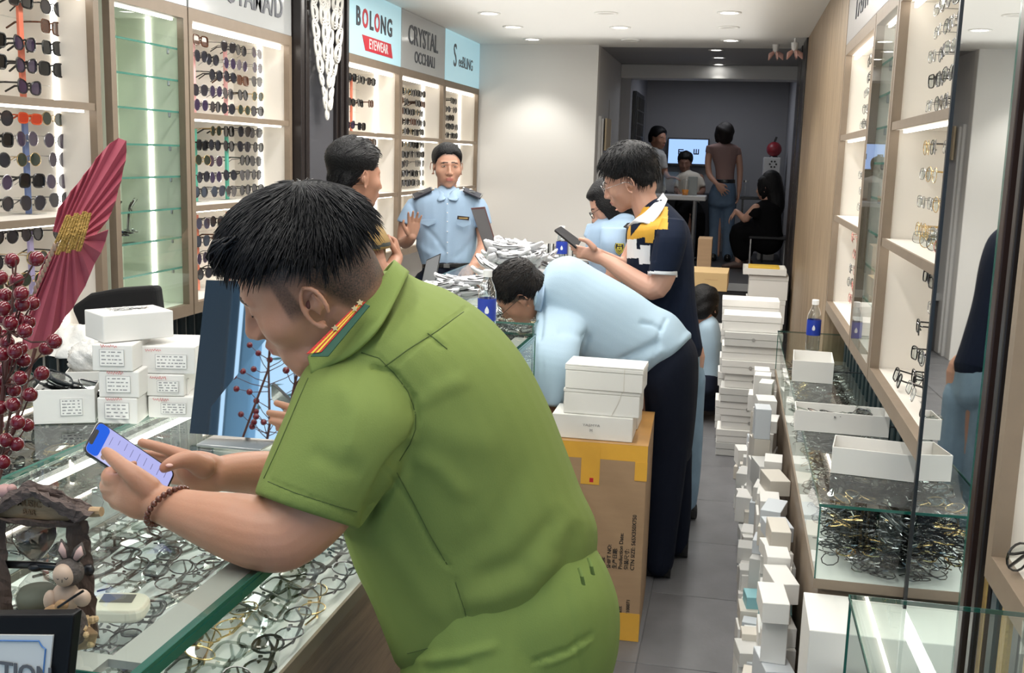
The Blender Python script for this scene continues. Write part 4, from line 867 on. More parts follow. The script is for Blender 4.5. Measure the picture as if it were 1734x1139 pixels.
def pleated(pivL, pivR, rim, name, seed, Y=1.38):
    """pleats fanning from the binding (pivL..pivR) to the rim polyline"""
    n = 20; L = [0]
    for a, b in zip(rim[:-1], rim[1:]): L.append(L[-1] + math.dist(a, b))
    mb = MB(); vs = []; m_ = 7
    for k in range(n + 1):
        s = L[-1] * k / n; i = 0
        while i < len(L) - 2 and s > L[i + 1]: i += 1
        f = (s - L[i]) / (L[i + 1] - L[i]); rx = rim[i][0] + f * (rim[i + 1][0] - rim[i][0]); ry = rim[i][1] + f * (rim[i + 1][1] - rim[i][1])
        pxp = pivL[0] + (pivR[0] - pivL[0]) * k / n; pyp = pivL[1] + (pivR[1] - pivL[1]) * k / n
        for q in range(m_ + 1):
            t_ = q / m_; zz = (0.0034 if k % 2 else -0.0034) * (0.3 + 0.8 * t_) + 0.02 * math.sin(k / n * math.pi) * t_
            vs.append(P(pxp + (rx - pxp) * t_, pyp + (ry - pyp) * t_, Y + zz))
    fs = [(k * (m_ + 1) + q, (k + 1) * (m_ + 1) + q, (k + 1) * (m_ + 1) + q + 1, k * (m_ + 1) + q + 1) for k in range(n) for q in range(m_)]
    mb.add(vs, fs); o = mb.build(name, LEAF, lf, smooth=False); so = o.modifiers.new('thick', 'SOLIDIFY'); so.thickness = 0.0012; return o
pleated((90, 392), (142, 402), [(100, 352), (122, 322), (146, 292), (168, 262), (186, 243), (206, 230), (215, 240), (214, 262), (206, 300), (197, 335), (188, 362), (176, 382), (160, 398)], 'upper_fan', 1)
pleated((84, 425), (142, 404), [(74, 440), (62, 478), (52, 520), (40, 562), (38, 588), (50, 592), (75, 582), (96, 560), (108, 540), (124, 520), (136, 498), (148, 478), (158, 450), (176, 420), (184, 388)], 'lower_fan', 2)
gc = MB()
for k in range(6):
    x = 92 + k * 9; y0 = 372 + (k % 2) * 4 - k * 1.5; gc.cur = 0
    for dx in (0, 4): gc.tube([P(x + 22 + dx - k * 2, y0 - 8, 1.352), P(x + 8 + dx - k, y0 + 26, 1.348), P(x - 6 + dx, y0 + 56, 1.352)], 0.0021, 6)
gc.build('gold_cord', mat('gold_cord', (0.50, 0.30, 0.07), 0.4, 0.3, bump=(300, 0.8)), lf)
MB().tube([P(60, 590, 1.40), P(30, 700, 1.36), (-1.12, 1.33, 0.902)], 0.003, 6).build('wire_stem', STEM, lf)
pot = thing('flower_vase', 'dark vase holding the berry spray, below the left picture edge', 'vase', (-1.11, 1.27, 0.83))
bpy.data.objects.remove(pot)
# ================================================================== ALONG THE RIGHT
t = carton_box('open empty white box nearest the mirror on the right counter', frameM(PZ(1406, 800, 0.7795), (1, -0.14, 0)), 0.30, 0.145, 0.075, open_top=True, group='open white boxes on the right counter')
Mb2 = frameM(PZ(1345, 728, 0.7795), (1, -0.03, 0))
t = carton_box('long open white box with wrapped frames inside, right counter', Mb2, 0.29, 0.13, 0.068, open_top=True, group='open white boxes on the right counter')
for i in range(7):
    use(FOLD, [2, 3, 0, 2, 3, 2, 0][i], Mb2 @ Vector((0.05 + 0.032 * i, 0.06 + 0.01 * (i % 2), 0.05)), (math.pi / 2 + 0.3 * math.sin(i), 0.2, i * 0.9), '%s spectacles in the long open box on the right counter, %s from left' % (FOLD[[2, 3, 0, 2, 3, 2, 0][i]][0], ONES[i + 1]), 'spectacles in the long open box')
t = carton_box('farthest open white box on the right counter, below the bottle', frameM(PZ(1341, 645, 0.7795), (1, -0.05, 0)), 0.155, 0.25, 0.085, open_top=True, group='open white boxes on the right counter')
def bottle(label, base, h=0.235, r=0.032, col=(0.02, 0.05, 0.38), capc=(0.85, 0.85, 0.85)):
    t = thing('water_bottle', label, 'bottle', base, 'plastic water bottles'); b = Vector(base)
    pr = [(0.0001, 0.001), (r * 0.9, 0.0), (r, 0.006), (r * 0.93, 0.02), (r, 0.03), (r * 0.94, 0.05), (r, 0.06), (r, h * 0.62), (r * 0.95, h * 0.70), (r * 0.72, h * 0.79), (r * 0.45, h * 0.87), (r * 0.42, h * 0.92)]
    MB().lathe(b, pr, 20, cap=False).build('bottle_body', glassmat('pet_plastic', (0.82, 0.86, 0.88), 4.5, 0.08), t, smooth=True)
    MB().lathe(b, [(r * 0.46, h * 0.90), (r * 0.50, h * 0.905), (r * 0.50, h * 0.99), (r * 0.45, h), (0.0001, h)], 16).build('cap', mat('bottle_cap', capc, 0.4), t, smooth=False)
    MB().lathe(b, [(r * 1.01, h * 0.30), (r * 1.015, h * 0.31), (r * 1.015, h * 0.60), (r * 1.01, h * 0.61)], 20, cap=False).build('wrapper', mat('blue_bottle_wrapper', col, 0.35), t, smooth=True)
    d = (CAMP - b); d.z = 0; d.normalize(); c = b + d * (r * 1.04) + Vector((0, 0, h * 0.45)); rt = Vector((0, 0, 1)).cross(d) 
    MB().slab([c + rt * x + Vector((0, 0, z)) for x, z in ((0, 0.015), (0.006, 0.004), (0.007, -0.005), (0.004, -0.010), (-0.004, -0.010), (-0.007, -0.005), (-0.006, 0.004))], d * 0.0008).build('drop_emblem', mat('emblem_white', (0.75, 0.78, 0.82), 0.4), t)
    return t
bottle('water bottle standing on the far end of the right counter', PZ(1375, 592, 0.7797) , 0.235)
bottle('nearest water bottle, on the counter behind the green shirt', PZ(823, 578, 1.0305), 0.235, 0.030)
bottle('distant water bottle at the end of the counter before white wall', Vector((-0.93, 5.9, 1.0305)), 0.22)
# big white cartons on the floor before the right counter
def floorbox(label, a, b, dep, z0, z1, name='box', m=CARD, group='big white boxes by the right counter', **k):
    return carton_box(label, frameM(Vector((a[0], a[1], z0)), (b[0] - a[0], b[1] - a[1], 0)), math.hypot(b[0] - a[0], b[1] - a[1]), dep, z1 - z0, m=m, group=group, name=name, **k)
floorbox('large white box on top, against the end of the right counter', (0.235, 2.47), (0.60, 2.47), 0.235, 0.276, 0.545)
floorbox('large white box at the bottom, under the top one', (0.235, 2.46), (0.60, 2.46), 0.24, 0.001, 0.275)
floorbox('white box seen through the corner glass counter, upper one', (0.285, 2.14), (0.56, 2.14), 0.31, 0.24, 0.455)
floorbox('white box at floor level under the glass counter corner', (0.285, 2.135), (0.58, 2.135), 0.315, 0.001, 0.239)
floorbox('narrow white box wedged beside the mirror pillar', (0.63, 2.60), (0.76, 2.60), 0.10, 0.001, 0.52, m=CARDG)
# tall stack of shoe-sized boxes in the aisle
sx0, sy0 = -0.012, 5.94; z = 0.002
rS = random.Random(4)
hts = [0.075] * 2 + [0.078] * 7
for k, h in enumerate(hts):
    dx = rS.uniform(-0.012, 0.012) + 0.002 * k; Mk = frameM(Vector((sx0 + dx - 0.02 * (k > 5), sy0 + rS.uniform(-0.01, 0.01), z)), (1, rS.uniform(-0.03, 0.03), 0))
    carton_box('white box in the tall aisle stack, %s from the floor' % ONES[k + 1], Mk, 0.312, 0.20, h, lid=0.5, group='tall stack of white boxes in the aisle', notch=(k % 3 != 1), m=CARD if k % 4 else CARDG); z += h + 0.001
zt = z
for k in range(2):   # boxes behind, higher
    pass
z = zt
Mk = frameM(Vector((sx0 - 0.005, sy0 + 0.02, z)), (1, 0, 0)); carton_box('white box with open lid slot near the top of the aisle stack', Mk, 0.31, 0.22, 0.09, lid=0.4, group='tall stack of white boxes in the aisle'); z += 0.091
Mk = frameM(Vector((sx0, sy0 + 0.30, 0.002)), (1, 0, 0)); zz_ = 0.002
for k in range(10):
    Mk = frameM(Vector((sx0 - 0.015 + rS.uniform(-0.01, 0.01), sy0 + 0.27, zz_)), (1, rS.uniform(-0.02, 0.02), 0)); carton_box('white box of the hidden rear stack, %s from the floor' % ONES[k + 1], Mk, 0.32, 0.2, 0.084, lid=0.5, group='second stack behind the tall one', notch=k > 10); zz_ += 0.085
# heap of little white boxes spilling along the foot of the right counter
rH = random.Random(21); sets = []; kk = 0
AQ = mat('pale_aqua_card', (0.28, 0.55, 0.60), 0.5); CREAM = mat('cream_card', (0.66, 0.62, 0.55), 0.55); SHADES = [CARD, CARD, CARDG, CREAM, mat('bluish_card', (0.62, 0.66, 0.70), 0.5)]
def little(x, y, z, w, d, h, rz, m, label, ry=0.0):
    Mk = Matrix.Translation((x, y, z)) @ Matrix.Rotation(rz, 4, 'Z') @ Matrix.Rotation(ry, 4, 'Y')
    t = MB().box(-w / 2, w / 2, -d / 2, d / 2, 0, h).build('small_box', [m], None, bevel=0.0015, seg=1); t.matrix_world = Mk
    tag(t, label, 'box', 'little boxes heaped at the foot of the right counter'); return t
y = 2.90; pos = ['nearest', 'near', 'middle', 'far']
while y < 5.55:
    nl = 0; z = 0.001; x = 0.215 + rH.uniform(-0.03, 0.0)
    top = 0.42 if y < 4.4 else 0.52
    while z < top:
        w = rH.uniform(0.06, 0.085); h = rH.uniform(0.055, 0.15) if rH.random() < 0.5 else rH.uniform(0.045, 0.07); d = rH.uniform(0.09, 0.16); kk += 1; nl += 1
        m = SHADES[rH.randrange(5)]; nm = {'white_card': 'white', 'greyed_card': 'greyish', 'cream_card': 'cream', 'bluish_card': 'bluish white'}[m.name]
        if abs(y - 3.45) < 0.08 and nl == 2 or abs(y - 3.3) < 0.07 and nl == 4: m = AQ; nm = 'pale aqua'
        sx = x + rH.uniform(-0.02, 0.012) + (-0.055 if (z < 0.12 and rH.random() < 0.6) else 0)
        little(sx, y + rH.uniform(-0.02, 0.02), z, w, d, h, rH.uniform(-0.22, 0.22), m, '%s small box against the right counter, %s pile from camera, %s up' % (nm, ONES[min(20, 1 + int((y - 2.9) / 0.165))], ONES[nl]), 0)
        z += h + 0.0006
    y += 0.165
for i in range(26):   # outer row lying lower, in the aisle
    yy = 3.0 + i * 0.098; w = rH.uniform(0.05, 0.07); h = rH.uniform(0.05, 0.13) if i % 3 else rH.uniform(0.14, 0.2)
    little(0.145 + rH.uniform(-0.012, 0.012), yy, 0.001, w, rH.uniform(0.045, 0.085), h, rH.uniform(-0.25, 0.25), AQ if i == 6 else SHADES[rH.randrange(5)], '%s box on the aisle floor before the heap, %s from camera' % ('pale aqua' if i == 6 else ('tall' if i % 3 == 0 else 'short'), ONES[i + 1] if i < 20 else ['twenty-first', 'twenty-second', 'twenty-third', 'twenty-fourth', 'twenty-fifth', 'twenty-sixth'][i - 20]), 0)
# ================================================================== THE BIG CARTON WITH THREE BOXES ON IT
KM = frameM(Vector((-0.565, 3.445, 0.001)), (1, 0.03, 0)); KW, KD, KH = 0.335, 0.50, 0.69
t = thing('cardboard_carton', 'tall brown shipping carton with yellow tape standing in the aisle', 'carton', KM @ Vector((KW / 2, KD / 2, 0)))
MB().box(0, KW, 0, KD, 0, KH, KM).build('carton_body', KRAFT, t, bevel=0.004)
MB().box(0, KW, -0.0006, 0.0, KH - 0.055, KH, KM).build('tape', TAPE, t)
MB().box(0, KW + 0.0006, -0.0006, KD, KH + 0.0002, KH + 0.0010, KM).build('tape_top', mat('brown_tape', (0.50, 0.27, 0.09), 0.3, var=(14, 0.2)), t)
MB().box(0.115, 0.178, -0.0016, -0.0007, KH - 0.145, KH - 0.01, KM).build('tape_strip', TAPE, t)
MB().box(KW - 0.04, KW + 0.0008, -0.0022, -0.0008, KH - 0.12, KH - 0.055, KM).build('tape_flap', TAPE, t)
MB().box(0, KW, -0.0012, -0.0002, 0.0, 0.055, KM).box(KW - 0.11, KW + 0.0008, -0.0018, -0.0004, 0.0, 0.10, KM).build('tape_bottom', TAPE, t)
ux = KM.to_3x3() @ Vector((1, 0, 0))
def ktext(s, x, z, size, m=INK):
    text_mb(s, KM @ Vector((x, -0.0014, z)), (0, 0, 1), -ux, size, 0.0003, 'LEFT', 0.0002, 1.0).build('print', m, t)
ktext('CTN SIZE: 565X350X750', 0.303, 0.255, 0.0185); ktext('包装尺寸:', 0.283, 0.255, 0.0175); ktext('Production Date:', 0.262, 0.255, 0.0185); ktext('生产日期:', 0.243, 0.255, 0.0175); ktext('SHIFT NO:', 0.223, 0.255, 0.0185); ktext('班别:', 0.203, 0.255, 0.0175); ktext('C/NO:', 0.184, 0.255, 0.0185); ktext('箱号:', 0.166, 0.255, 0.0175)
ktext('+864007100071', 0.295, 0.045, 0.016); ktext('请勿重压', 0.268, 0.06, 0.016); ktext('客服电话', 0.243, 0.06, 0.016)
MB().box(0.145, 0.158, -0.0021, -0.0017, KH - 0.137, KH - 0.122, KM).build('red_stamp', REDINK, t)
MB().box(0.232, 0.262, -0.0021, -0.0017, 0.048, 0.054, KM).box(0.236, 0.256, -0.0021, -0.0017, 0.018, 0.034, KM).build('red_stamp', REDINK, t)
KT = 0.693; KB = 'white boxes stacked on the brown carton'
Ka = frameM(Vector((-0.560, 3.475, KT)), (1, 0.01, 0)); tA = carton_box('bottom box of three on the brown carton, small grey lettering', Ka, 0.275, 0.16, 0.082, lid=0.0, group=KB)
text_mb('YAEMYA', Ka @ Vector((0.135, -0.0014, 0.050)), (1, 0.01, 0), (0, 0, 1), 0.0115, 0.0003, 'CENTER', 0, 1.35).build('lettering', GREYINK, tA)
text_mb('M', Ka @ Vector((0.135, -0.0014, 0.032)), (1, 0.01, 0), (0, 0, 1), 0.014, 0.0003, 'CENTER', 0).build('lettering', GREYINK, tA)
Kb = frameM(Vector((-0.525, 3.49, KT + 0.083)), (1, -0.01, 0)); tB = carton_box('middle box of three on the brown carton, tied with string', Kb, 0.258, 0.15, 0.086, lid=0.15, group=KB)
MB().tube([Kb @ Vector((0.165, -0.002, 0.002)), Kb @ Vector((0.185, -0.0024, 0.045)), Kb @ Vector((0.198, -0.002, 0.086))], 0.0008, 5).build('string', CREAM, tB)
Kc = frameM(Vector((-0.522, 3.485, KT + 0.170)), (1, -0.03, 0)); tC = carton_box('top box of three on the brown carton, lid slightly raised', Kc, 0.262, 0.15, 0.078, lid=0.2, group=KB)
MB().box(0.0, 0.262, 0.0, 0.15, 0.079, 0.083, Kc).build('raised_flap', CARD, tC); MB().tube([Kc @ Vector((0.20, -0.002, 0.0)), Kc @ Vector((0.20, -0.0024, 0.078))], 0.0008, 5).build('string', CREAM, tC)
Kd = frameM(Vector((-0.553, 3.66, KT + 0.001)), (1, -0.01, 0)); carton_box('box behind the three on the brown carton', Kd, 0.27, 0.16, 0.19, group=KB)
# ================================================================== ON THE MIDDLE COUNTER
def leaning_panel(label, pts, Y, th, name, mfront, medge):
    q = [P(x, y, Y + dy) for x, y, dy in pts]; n = (q[1] - q[0]).cross(q[3] - q[0]).normalized(); n = n if n.y > 0 else -n
    t = thing(name, label, 'screen', (q[2] + q[3]) / 2)
    MB().slab(q, n * th).build('shell', medge, t, bevel=0.002)
    MB().slab([a + n * -0.0006 for a in [q[0] * 0.97 + q[2] * 0.03, q[1] * 0.97 + q[3] * 0.03, q[2] * 0.97 + q[0] * 0.03, q[3] * 0.97 + q[1] * 0.03]], n * 0.0005).build('back_cover', mfront, t); return t
GP = mat('dark_grey_panel', (0.115, 0.11, 0.115), 0.45); REDB = mat('dark_red_edge', (0.09, 0.03, 0.03), 0.5)
leaning_panel('tall dark grey screen leaning behind the middle counter', [(797, 352, 0), (820, 350, 0.0), (850, 448, 0.0), (831, 452, 0.0)], 5.55, 0.02, 'monitor', GP, REDB)
leaning_panel('small grey tilted tablet behind the green collar', [(722, 440, 0), (746, 429, 0.0), (736, 482, 0.0), (712, 487, 0.0)], 4.66, 0.012, 'tablet', mat('light_grey_panel', (0.30, 0.31, 0.33), 0.4), BLACK)
# heap of frames in white sleeves
SL = mat('white_sleeve', (0.74, 0.75, 0.77), 0.5, bump=(60, 0.5)); SLG = mat('grey_sleeve_window', (0.22, 0.22, 0.23), 0.3)
rP = random.Random(5)
def sleeve(c, rot, s, label):
    E = Euler(rot).to_matrix(); t = thing('sleeved_spectacles', label, 'wrapped spectacles', c, 'spectacles in white sleeves on the middle counter')
    def tr(p): return Vector(c) + E @ (Vector(p) * s)
    R = []
    for k in range(9):
        u = -1 + k / 4; w = 0.024 * (1 - 0.35 * abs(u) ** 3) ; hh = 0.010 * (1 - 0.5 * u * u) + 0.002
        R.append([tr((u * 0.07, w * math.cos(a), hh * math.sin(a) * (1 + 0.3 * math.sin(3 * a + k)) + 0.012 * u * u)) for a in [2 * math.pi * j / 10 for j in range(10)]])
    MB().rings(R).build('sleeve', SL, t, smooth=True)
    for sg_ in (-1, 1):
        MB().add([tr((sg_ * 0.033 + 0.024 * math.cos(a), 0.016 * math.sin(a), 0.0135 + 0.001 * math.sin(a * 2))) for a in [2 * math.pi * j / 10 for j in range(10)]] + [tr((sg_ * 0.033, 0, 0.016))], [(j, (j + 1) % 10, 10) for j in range(10)]).build('lens', SLG, t, smooth=True)
    MB().tube([tr((-0.062, -0.022, 0.008)), tr((0, -0.026, 0.004)), tr((0.062, -0.022, 0.010))], 0.0018 * s, 5).build('temple', FB, t)
    return t
lay = []
for i in range(70):
    a = rP.uniform(0, 1); cx = -1.02 + rP.gauss(0, 0.085); cy = 5.05 + rP.gauss(0, 0.20); q = ((cx + 1.02) / 0.20) ** 2 + ((cy - 5.05) / 0.45) ** 2
    z = 1.045 + max(0, 0.20 * (1 - q)) * rP.uniform(0.15, 1.0); cx = min(max(cx, -1.19), -0.80)
    sleeve((cx, cy, z), (rP.uniform(-0.5, 0.5), rP.uniform(-0.5, 0.5), rP.uniform(0, 6.28)), 1.15, 'white-sleeved spectacles in the big heap, %s layer, %s %s' % ('top' if z > 1.16 else ('upper' if z > 1.12 else ('middle' if z > 1.07 else 'lowest')), ('far', 'near')[cy < 5.05], ('left edge', 'left of centre', 'right of centre', 'right edge')[min(3, max(0, int((cx + 1.19) / 0.39 * 4)))]))
for i in range(18):
    cx = -1.10 + rP.uniform(-0.07, 0.07); cy = 4.2 + rP.uniform(-0.12, 0.12)
    sleeve((cx, cy, 1.045 + i * 0.0045), (rP.uniform(-0.2, 0.2), rP.uniform(-0.2, 0.2), rP.uniform(-0.5, 0.5)), 1.1, 'white-sleeved spectacles, %s up in the small flat pile behind the bottle' % ONES[i + 1])
# things near the white wall end
acr = MT['clear_acrylic']
for (x, y, Y, w, h, lab) in ((962, 395, 6.05, 0.10, 0.13, 'clear acrylic box with papers, counter end by white wall'), (932, 397, 6.08, 0.06, 0.09, 'small grey holder of pens beside the clear acrylic box')):
    b = P(x, y, Y); b.z = 1.0305; t = thing('acrylic_box', lab, 'desk organiser', b)
    for (x0, x1, y0, y1) in ((-w / 2, w / 2, -0.04, -0.037), (-w / 2, w / 2, 0.037, 0.04), (-w / 2, -w / 2 + 0.003, -0.037, 0.037), (w / 2 - 0.003, w / 2, -0.037, 0.037)): MB().box(b.x + x0, b.x + x1, b.y + y0, b.y + y1, b.z + 0.003, b.z + h).build('side', acr, t)
    MB().box(b.x - w / 2, b.x + w / 2, b.y - 0.04, b.y + 0.04, b.z, b.z + 0.003).build('bottom', acr, t)
    for k in range(5): MB().tube([(b.x - w * 0.3 + k * w * 0.15, b.y, b.z + 0.004), (b.x - w * 0.33 + k * w * 0.16, b.y + 0.01, b.z + h * 1.15)], 0.004, 6).build('pen', (WHITE, BLACK, METAL)[k % 3], t)
t = thing('tray', 'small orange and black tray on the counter by the phone', 'tray', (-0.80, 5.55, 1.0305))
MB().box(-0.86, -0.74, 5.50, 5.62, 1.0305, 1.05).build('tray_body', mat('orange_plastic', (0.65, 0.20, 0.08), 0.4), t, bevel=0.004)
MB().box(-0.90, -0.74, 5.63, 5.72, 1.0305, 1.08).build('black_block', BLACK, t, bevel=0.004)
# ================================================================== BACK OF THE SHOP
def fbox(label, px0, px1, pyt, pyb, Y, dep, m=CARD, group='boxes at the back of the shop', name='box', **k):
    a = P(px0, pyb, Y); b = P(px1, pyb, Y); c = P(px0, pyt, Y); return floorbox(label, a, (b.x, Y), dep, a.z, c.z, m=m, group=group, name=name, **k)
# kraft cartons (the lower one stands on the floor)
a = P(1172, 470, 7.7); b = P(1216, 470, 7.7)
floorbox('brown carton with loose yellowish lid behind the navy polo shirt', (a.x, 7.7), (b.x, 7.7), 0.35, 0.001, 0.72, name='cardboard_carton', m=KRAFT, group='cartons at the back')
kl = frameM(Vector((a.x - 0.05, 7.66, 0.722)), (1, -0.02, 0)); tl = carton_box('yellowish handwritten carton lid on the back carton', kl, 0.30, 0.42, 0.13, m=mat('yellow_kraft', (0.52, 0.36, 0.17), 0.65, bump=(30, 0.15)), name='carton_lid', cat='carton lid')
handwriting(tl, kl, 0.14, 0.08, 0.09, mat('brown_pen', (0.2, 0.08, 0.03), 0.6), 5)
a = P(1180, 440, 9.2); floorbox('open brown carton farther back by the step', (a.x, 9.2), (a.x + 0.12, 9.2), 0.3, 0.001, 0.98, name='cardboard_carton', m=KRAFT, group='cartons at the back')
a = P(1262, 478, 8.9)
for k in range(4):
    carton_box('white goods box stacked on the right before the step, %s from the floor' % ONES[k + 1], frameM(Vector((0.12 + 0.01 * k, 8.55, 0.001 + 0.19 * k)), (1, 0, 0)), 0.30, 0.35, 0.188, group='white boxes before the step', lid=0.2)
carton_box('flat open box of yellow packets on the back white stack', frameM(Vector((0.10, 8.52, 0.765)), (1, 0, 0)), 0.33, 0.36, 0.05, open_top=True, group='white boxes before the step')
tag(MB().box(0.14, 0.38, 8.6, 8.8, 0.770, 0.824).build('yellow_packet', mat('yellow_pack', (0.7, 0.45, 0.05), 0.4), bevel=0.004), 'yellow packet in the flat open box at the back', 'packet')
for k in range(3): bottle('dark bottle on the floor beside the back white stack, %s one' % ['left', 'middle', 'right'][k], (0.02 - 0.035 * k + 0.03, 8.35 + 0.1 * k, 0.001), 0.26, 0.035, (0.03, 0.04, 0.10), (0.04, 0.04, 0.05))
# low grey table/shelf left of the aisle stack
t = thing('low_bench', 'low grey bench behind the aisle stack', 'bench', (-0.15, 7.3, 0)); MB().box(-0.32, 0.02, 7.15, 7.5, 0.48, 0.52).build('seat', mat('pale_grey_board', (0.5, 0.5, 0.5), 0.5), t, bevel=0.005)
for x in (-0.30, -0.02):
    for y in (7.18, 7.46): MB().box(x, x + 0.025, y - 0.012, y + 0.012, 0, 0.48).build('leg', METAL, t)
# television with an eye-test E
ZF = 0.52
MB().box(P(1165, 256, 13.42).x - 0.1, P(1165, 256, 13.42).x + 0.1, 13.46, 13.55, 1.60, 1.75).build('wall_bracket', BLACK, None) if False else None
tv = thing('television', 'wall television showing two test letters on pale blue', 'television', P(1165, 275, 13.4)); c0 = [P(1133, 236, 13.42), P(1199, 238, 13.42), P(1199, 277, 13.42), P(1133, 275, 13.42)]
y_ = 13.42
x0, x1, z1_, z0_ = P(1132, 256, y_).x, P(1198, 256, y_).x, P(1165, 236, y_).z, P(1165, 277, y_).z
MB().box(x0 - 0.015, x1 + 0.015, y_, y_ + 0.13, z0_ - 0.03, z1_ + 0.015).build('casing', BLACK, tv, bevel=0.004)
MB().box(x0, x1, y_ - 0.003, y_, z0_, z1_).build('screen', emit('tv_blue', (0.36, 0.56, 1.0), 1.05), tv)
def Esym(cx, cz, s, rotk):
    mb = MB(); seg = [(-1, -0.6, -1, 1), (-1, 1, 0.6, 1), (-1, 1, -0.2, 0.2), (-1, 1, -1, -0.6)]
    for (a, b, c, d) in seg:
        pts = []
        for (u, v) in ((a, c), (b, c), (b, d), (a, d)):
            for _ in range(rotk): u, v = -v, u
            pts.append((cx + u * s, y_ - 0.004, cz + v * s))
        mb.slab(pts, (0, -0.002, 0))
    mb.build('test_letter', INK, tv)
Esym(P(1153, 257, y_).x, P(1153, 257, y_).z, 0.033, 0); Esym(P(1179, 257, y_).x, P(1179, 257, y_).z, 0.033, 1)
text_mb('E', (P(1153, 257, y_).x, y_ - 0.004, P(1153, 257, y_).z), (1, 0, 0), (0, 0, 1), 0.001)
t = thing('tv_cabinet', 'dark cabinet below the television', 'cabinet', (P(1165, 290, 13.3).x, 13.25, ZF)); MB().box(x0 - 0.1, x1 + 0.15, 13.1, 13.5, ZF + 0.001, ZF + 0.72).build('carcass', mat('near_black_board', (0.02, 0.02, 0.025), 0.5), t, bevel=0.006)
MB().box(x0 - 0.08, (x0 + x1) / 2, 13.088, 13.1, ZF + 0.05, ZF + 0.68).build('door', MT['near_black_board'], t, bevel=0.004); MB().box((x0 + x1) / 2 + 0.01, x1 + 0.13, 13.088, 13.1, ZF + 0.05, ZF + 0.68).build('door', MT['near_black_board'], t, bevel=0.004)
# white table with drink cup
t = thing('table', 'small white table with the orange drink, back room', 'table', (-0.75, 12.0, ZF)); zt = P(1155, 330, 11.9).z
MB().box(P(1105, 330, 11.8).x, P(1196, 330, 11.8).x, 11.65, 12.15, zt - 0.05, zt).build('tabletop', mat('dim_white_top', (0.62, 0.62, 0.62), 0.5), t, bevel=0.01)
for x in (-0.95, -0.42):
    for y in (11.70, 12.10): MB().tube([(x, y, ZF + 0.001), (x, y, zt - 0.05)], 0.018, 8).build('leg', METAL, t)
cb = P(1160, 329, 11.85); cb.z = zt + 0.001; t = thing('drink_cup', 'clear plastic cup of orange drink on the white table', 'cup', cb)
MB().lathe(cb, [(0.032, 0), (0.047, 0.15)], 20, cap=False).build('cup_wall', acr, t, smooth=True); MB().lathe(cb, [(0.0001, 0.002), (0.031, 0.002), (0.037, 0.06), (0.0001, 0.06)], 20).build('orange_juice', mat('orange_juice', (0.85, 0.30, 0.03), 0.3), t, smooth=True)
MB().lathe(cb, [(0.049, 0.148), (0.048, 0.16), (0.025, 0.172), (0.0001, 0.173)], 20).build('lid', acr, t, smooth=True); MB().tube([cb + Vector((0, 0, 0.01)), cb + Vector((0.01, 0, 0.23))], 0.004, 6).build('straw', WHITE, t)
for (x, y, w, h, lab, m) in ((1135, 329, 0.17, 0.25, 'clear display box on the white table left of the cup', acr), (1172, 329, 0.10, 0.20, 'grey upright folder on the white table right of the cup', mat('grey_folder', (0.3, 0.33, 0.33), 0.5))):
    b = P(x, y, 11.95); b.z = zt + 0.001; tag(MB().box(b.x - w / 2, b.x + w / 2, 11.93, 11.99, b.z, b.z + h).build('desk_stand', m, bevel=0.004), lab, 'desk stand')
# white cooler with red ornament
xw0, xw1 = P(1292, 290, 12.6).x, P(1326, 290, 12.6).x; zc = P(1300, 266, 12.6).z
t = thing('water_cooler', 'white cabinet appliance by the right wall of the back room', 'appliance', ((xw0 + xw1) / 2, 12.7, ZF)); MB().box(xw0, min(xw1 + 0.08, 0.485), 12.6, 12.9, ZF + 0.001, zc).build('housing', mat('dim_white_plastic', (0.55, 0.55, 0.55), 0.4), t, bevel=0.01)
dd = MB()
for k in range(6):
    a = k * math.pi / 3; dd.lathe(P(1309, 278, 12.598) + Vector((0.035 * math.cos(a), 0, 0.035 * math.sin(a))), [(0.0001, 0), (0.011, 0), (0.011, 0.002), (0.0001, 0.002)], 8, axis=(0, -1, 0))
dd.build('dot_pattern', INK, t)
c = P(1311, 250, 12.7); c.z = zc + 0.09
t = thing('red_lantern', 'round dark red ornament on top of the white appliance', 'ornament', c); MB().ball(c, (0.085, 0.085, 0.085), 18, 12).build('globe', mat('dull_red', (0.25, 0.02, 0.03), 0.4), t, smooth=True)
MB().lathe(c + Vector((0, 0, -0.09)), [(0.05, 0), (0.04, 0.02)], 12).build('foot', BLACK, t); MB().tube([c + Vector((0, 0, 0.08)), c + Vector((0.02, 0, 0.14))], 0.012, 6).build('stalk', BLACK, t)
t = thing('side_table', 'small dark side table behind the seated woman in black', 'table', (0.20, 12.4, ZF)); zs = P(1270, 333, 12.4).z
MB().box(0.06, 0.36, 12.3, 12.6, zs - 0.03, zs).build('tabletop', BLACK, t, bevel=0.004)
for x in (0.08, 0.33):
    for y in (12.32, 12.57): MB().box(x, x + 0.02, y, y + 0.02, ZF + 0.001, zs - 0.03).build('leg', BLACK, t)
b = P(1262, 330, 12.4); b.z = zs + 0.001; t = thing('glass_jar', 'glass jar on the small dark side table', 'jar', b); MB().lathe(b, [(0.045, 0), (0.05, 0.03), (0.05, 0.13), (0.035, 0.16)], 16, cap=False).build('jar_body', acr, t, smooth=True); MB().lathe(b, [(0.036, 0.16), (0.037, 0.18), (0.0001, 0.182)], 14).build('lid', METAL, t)
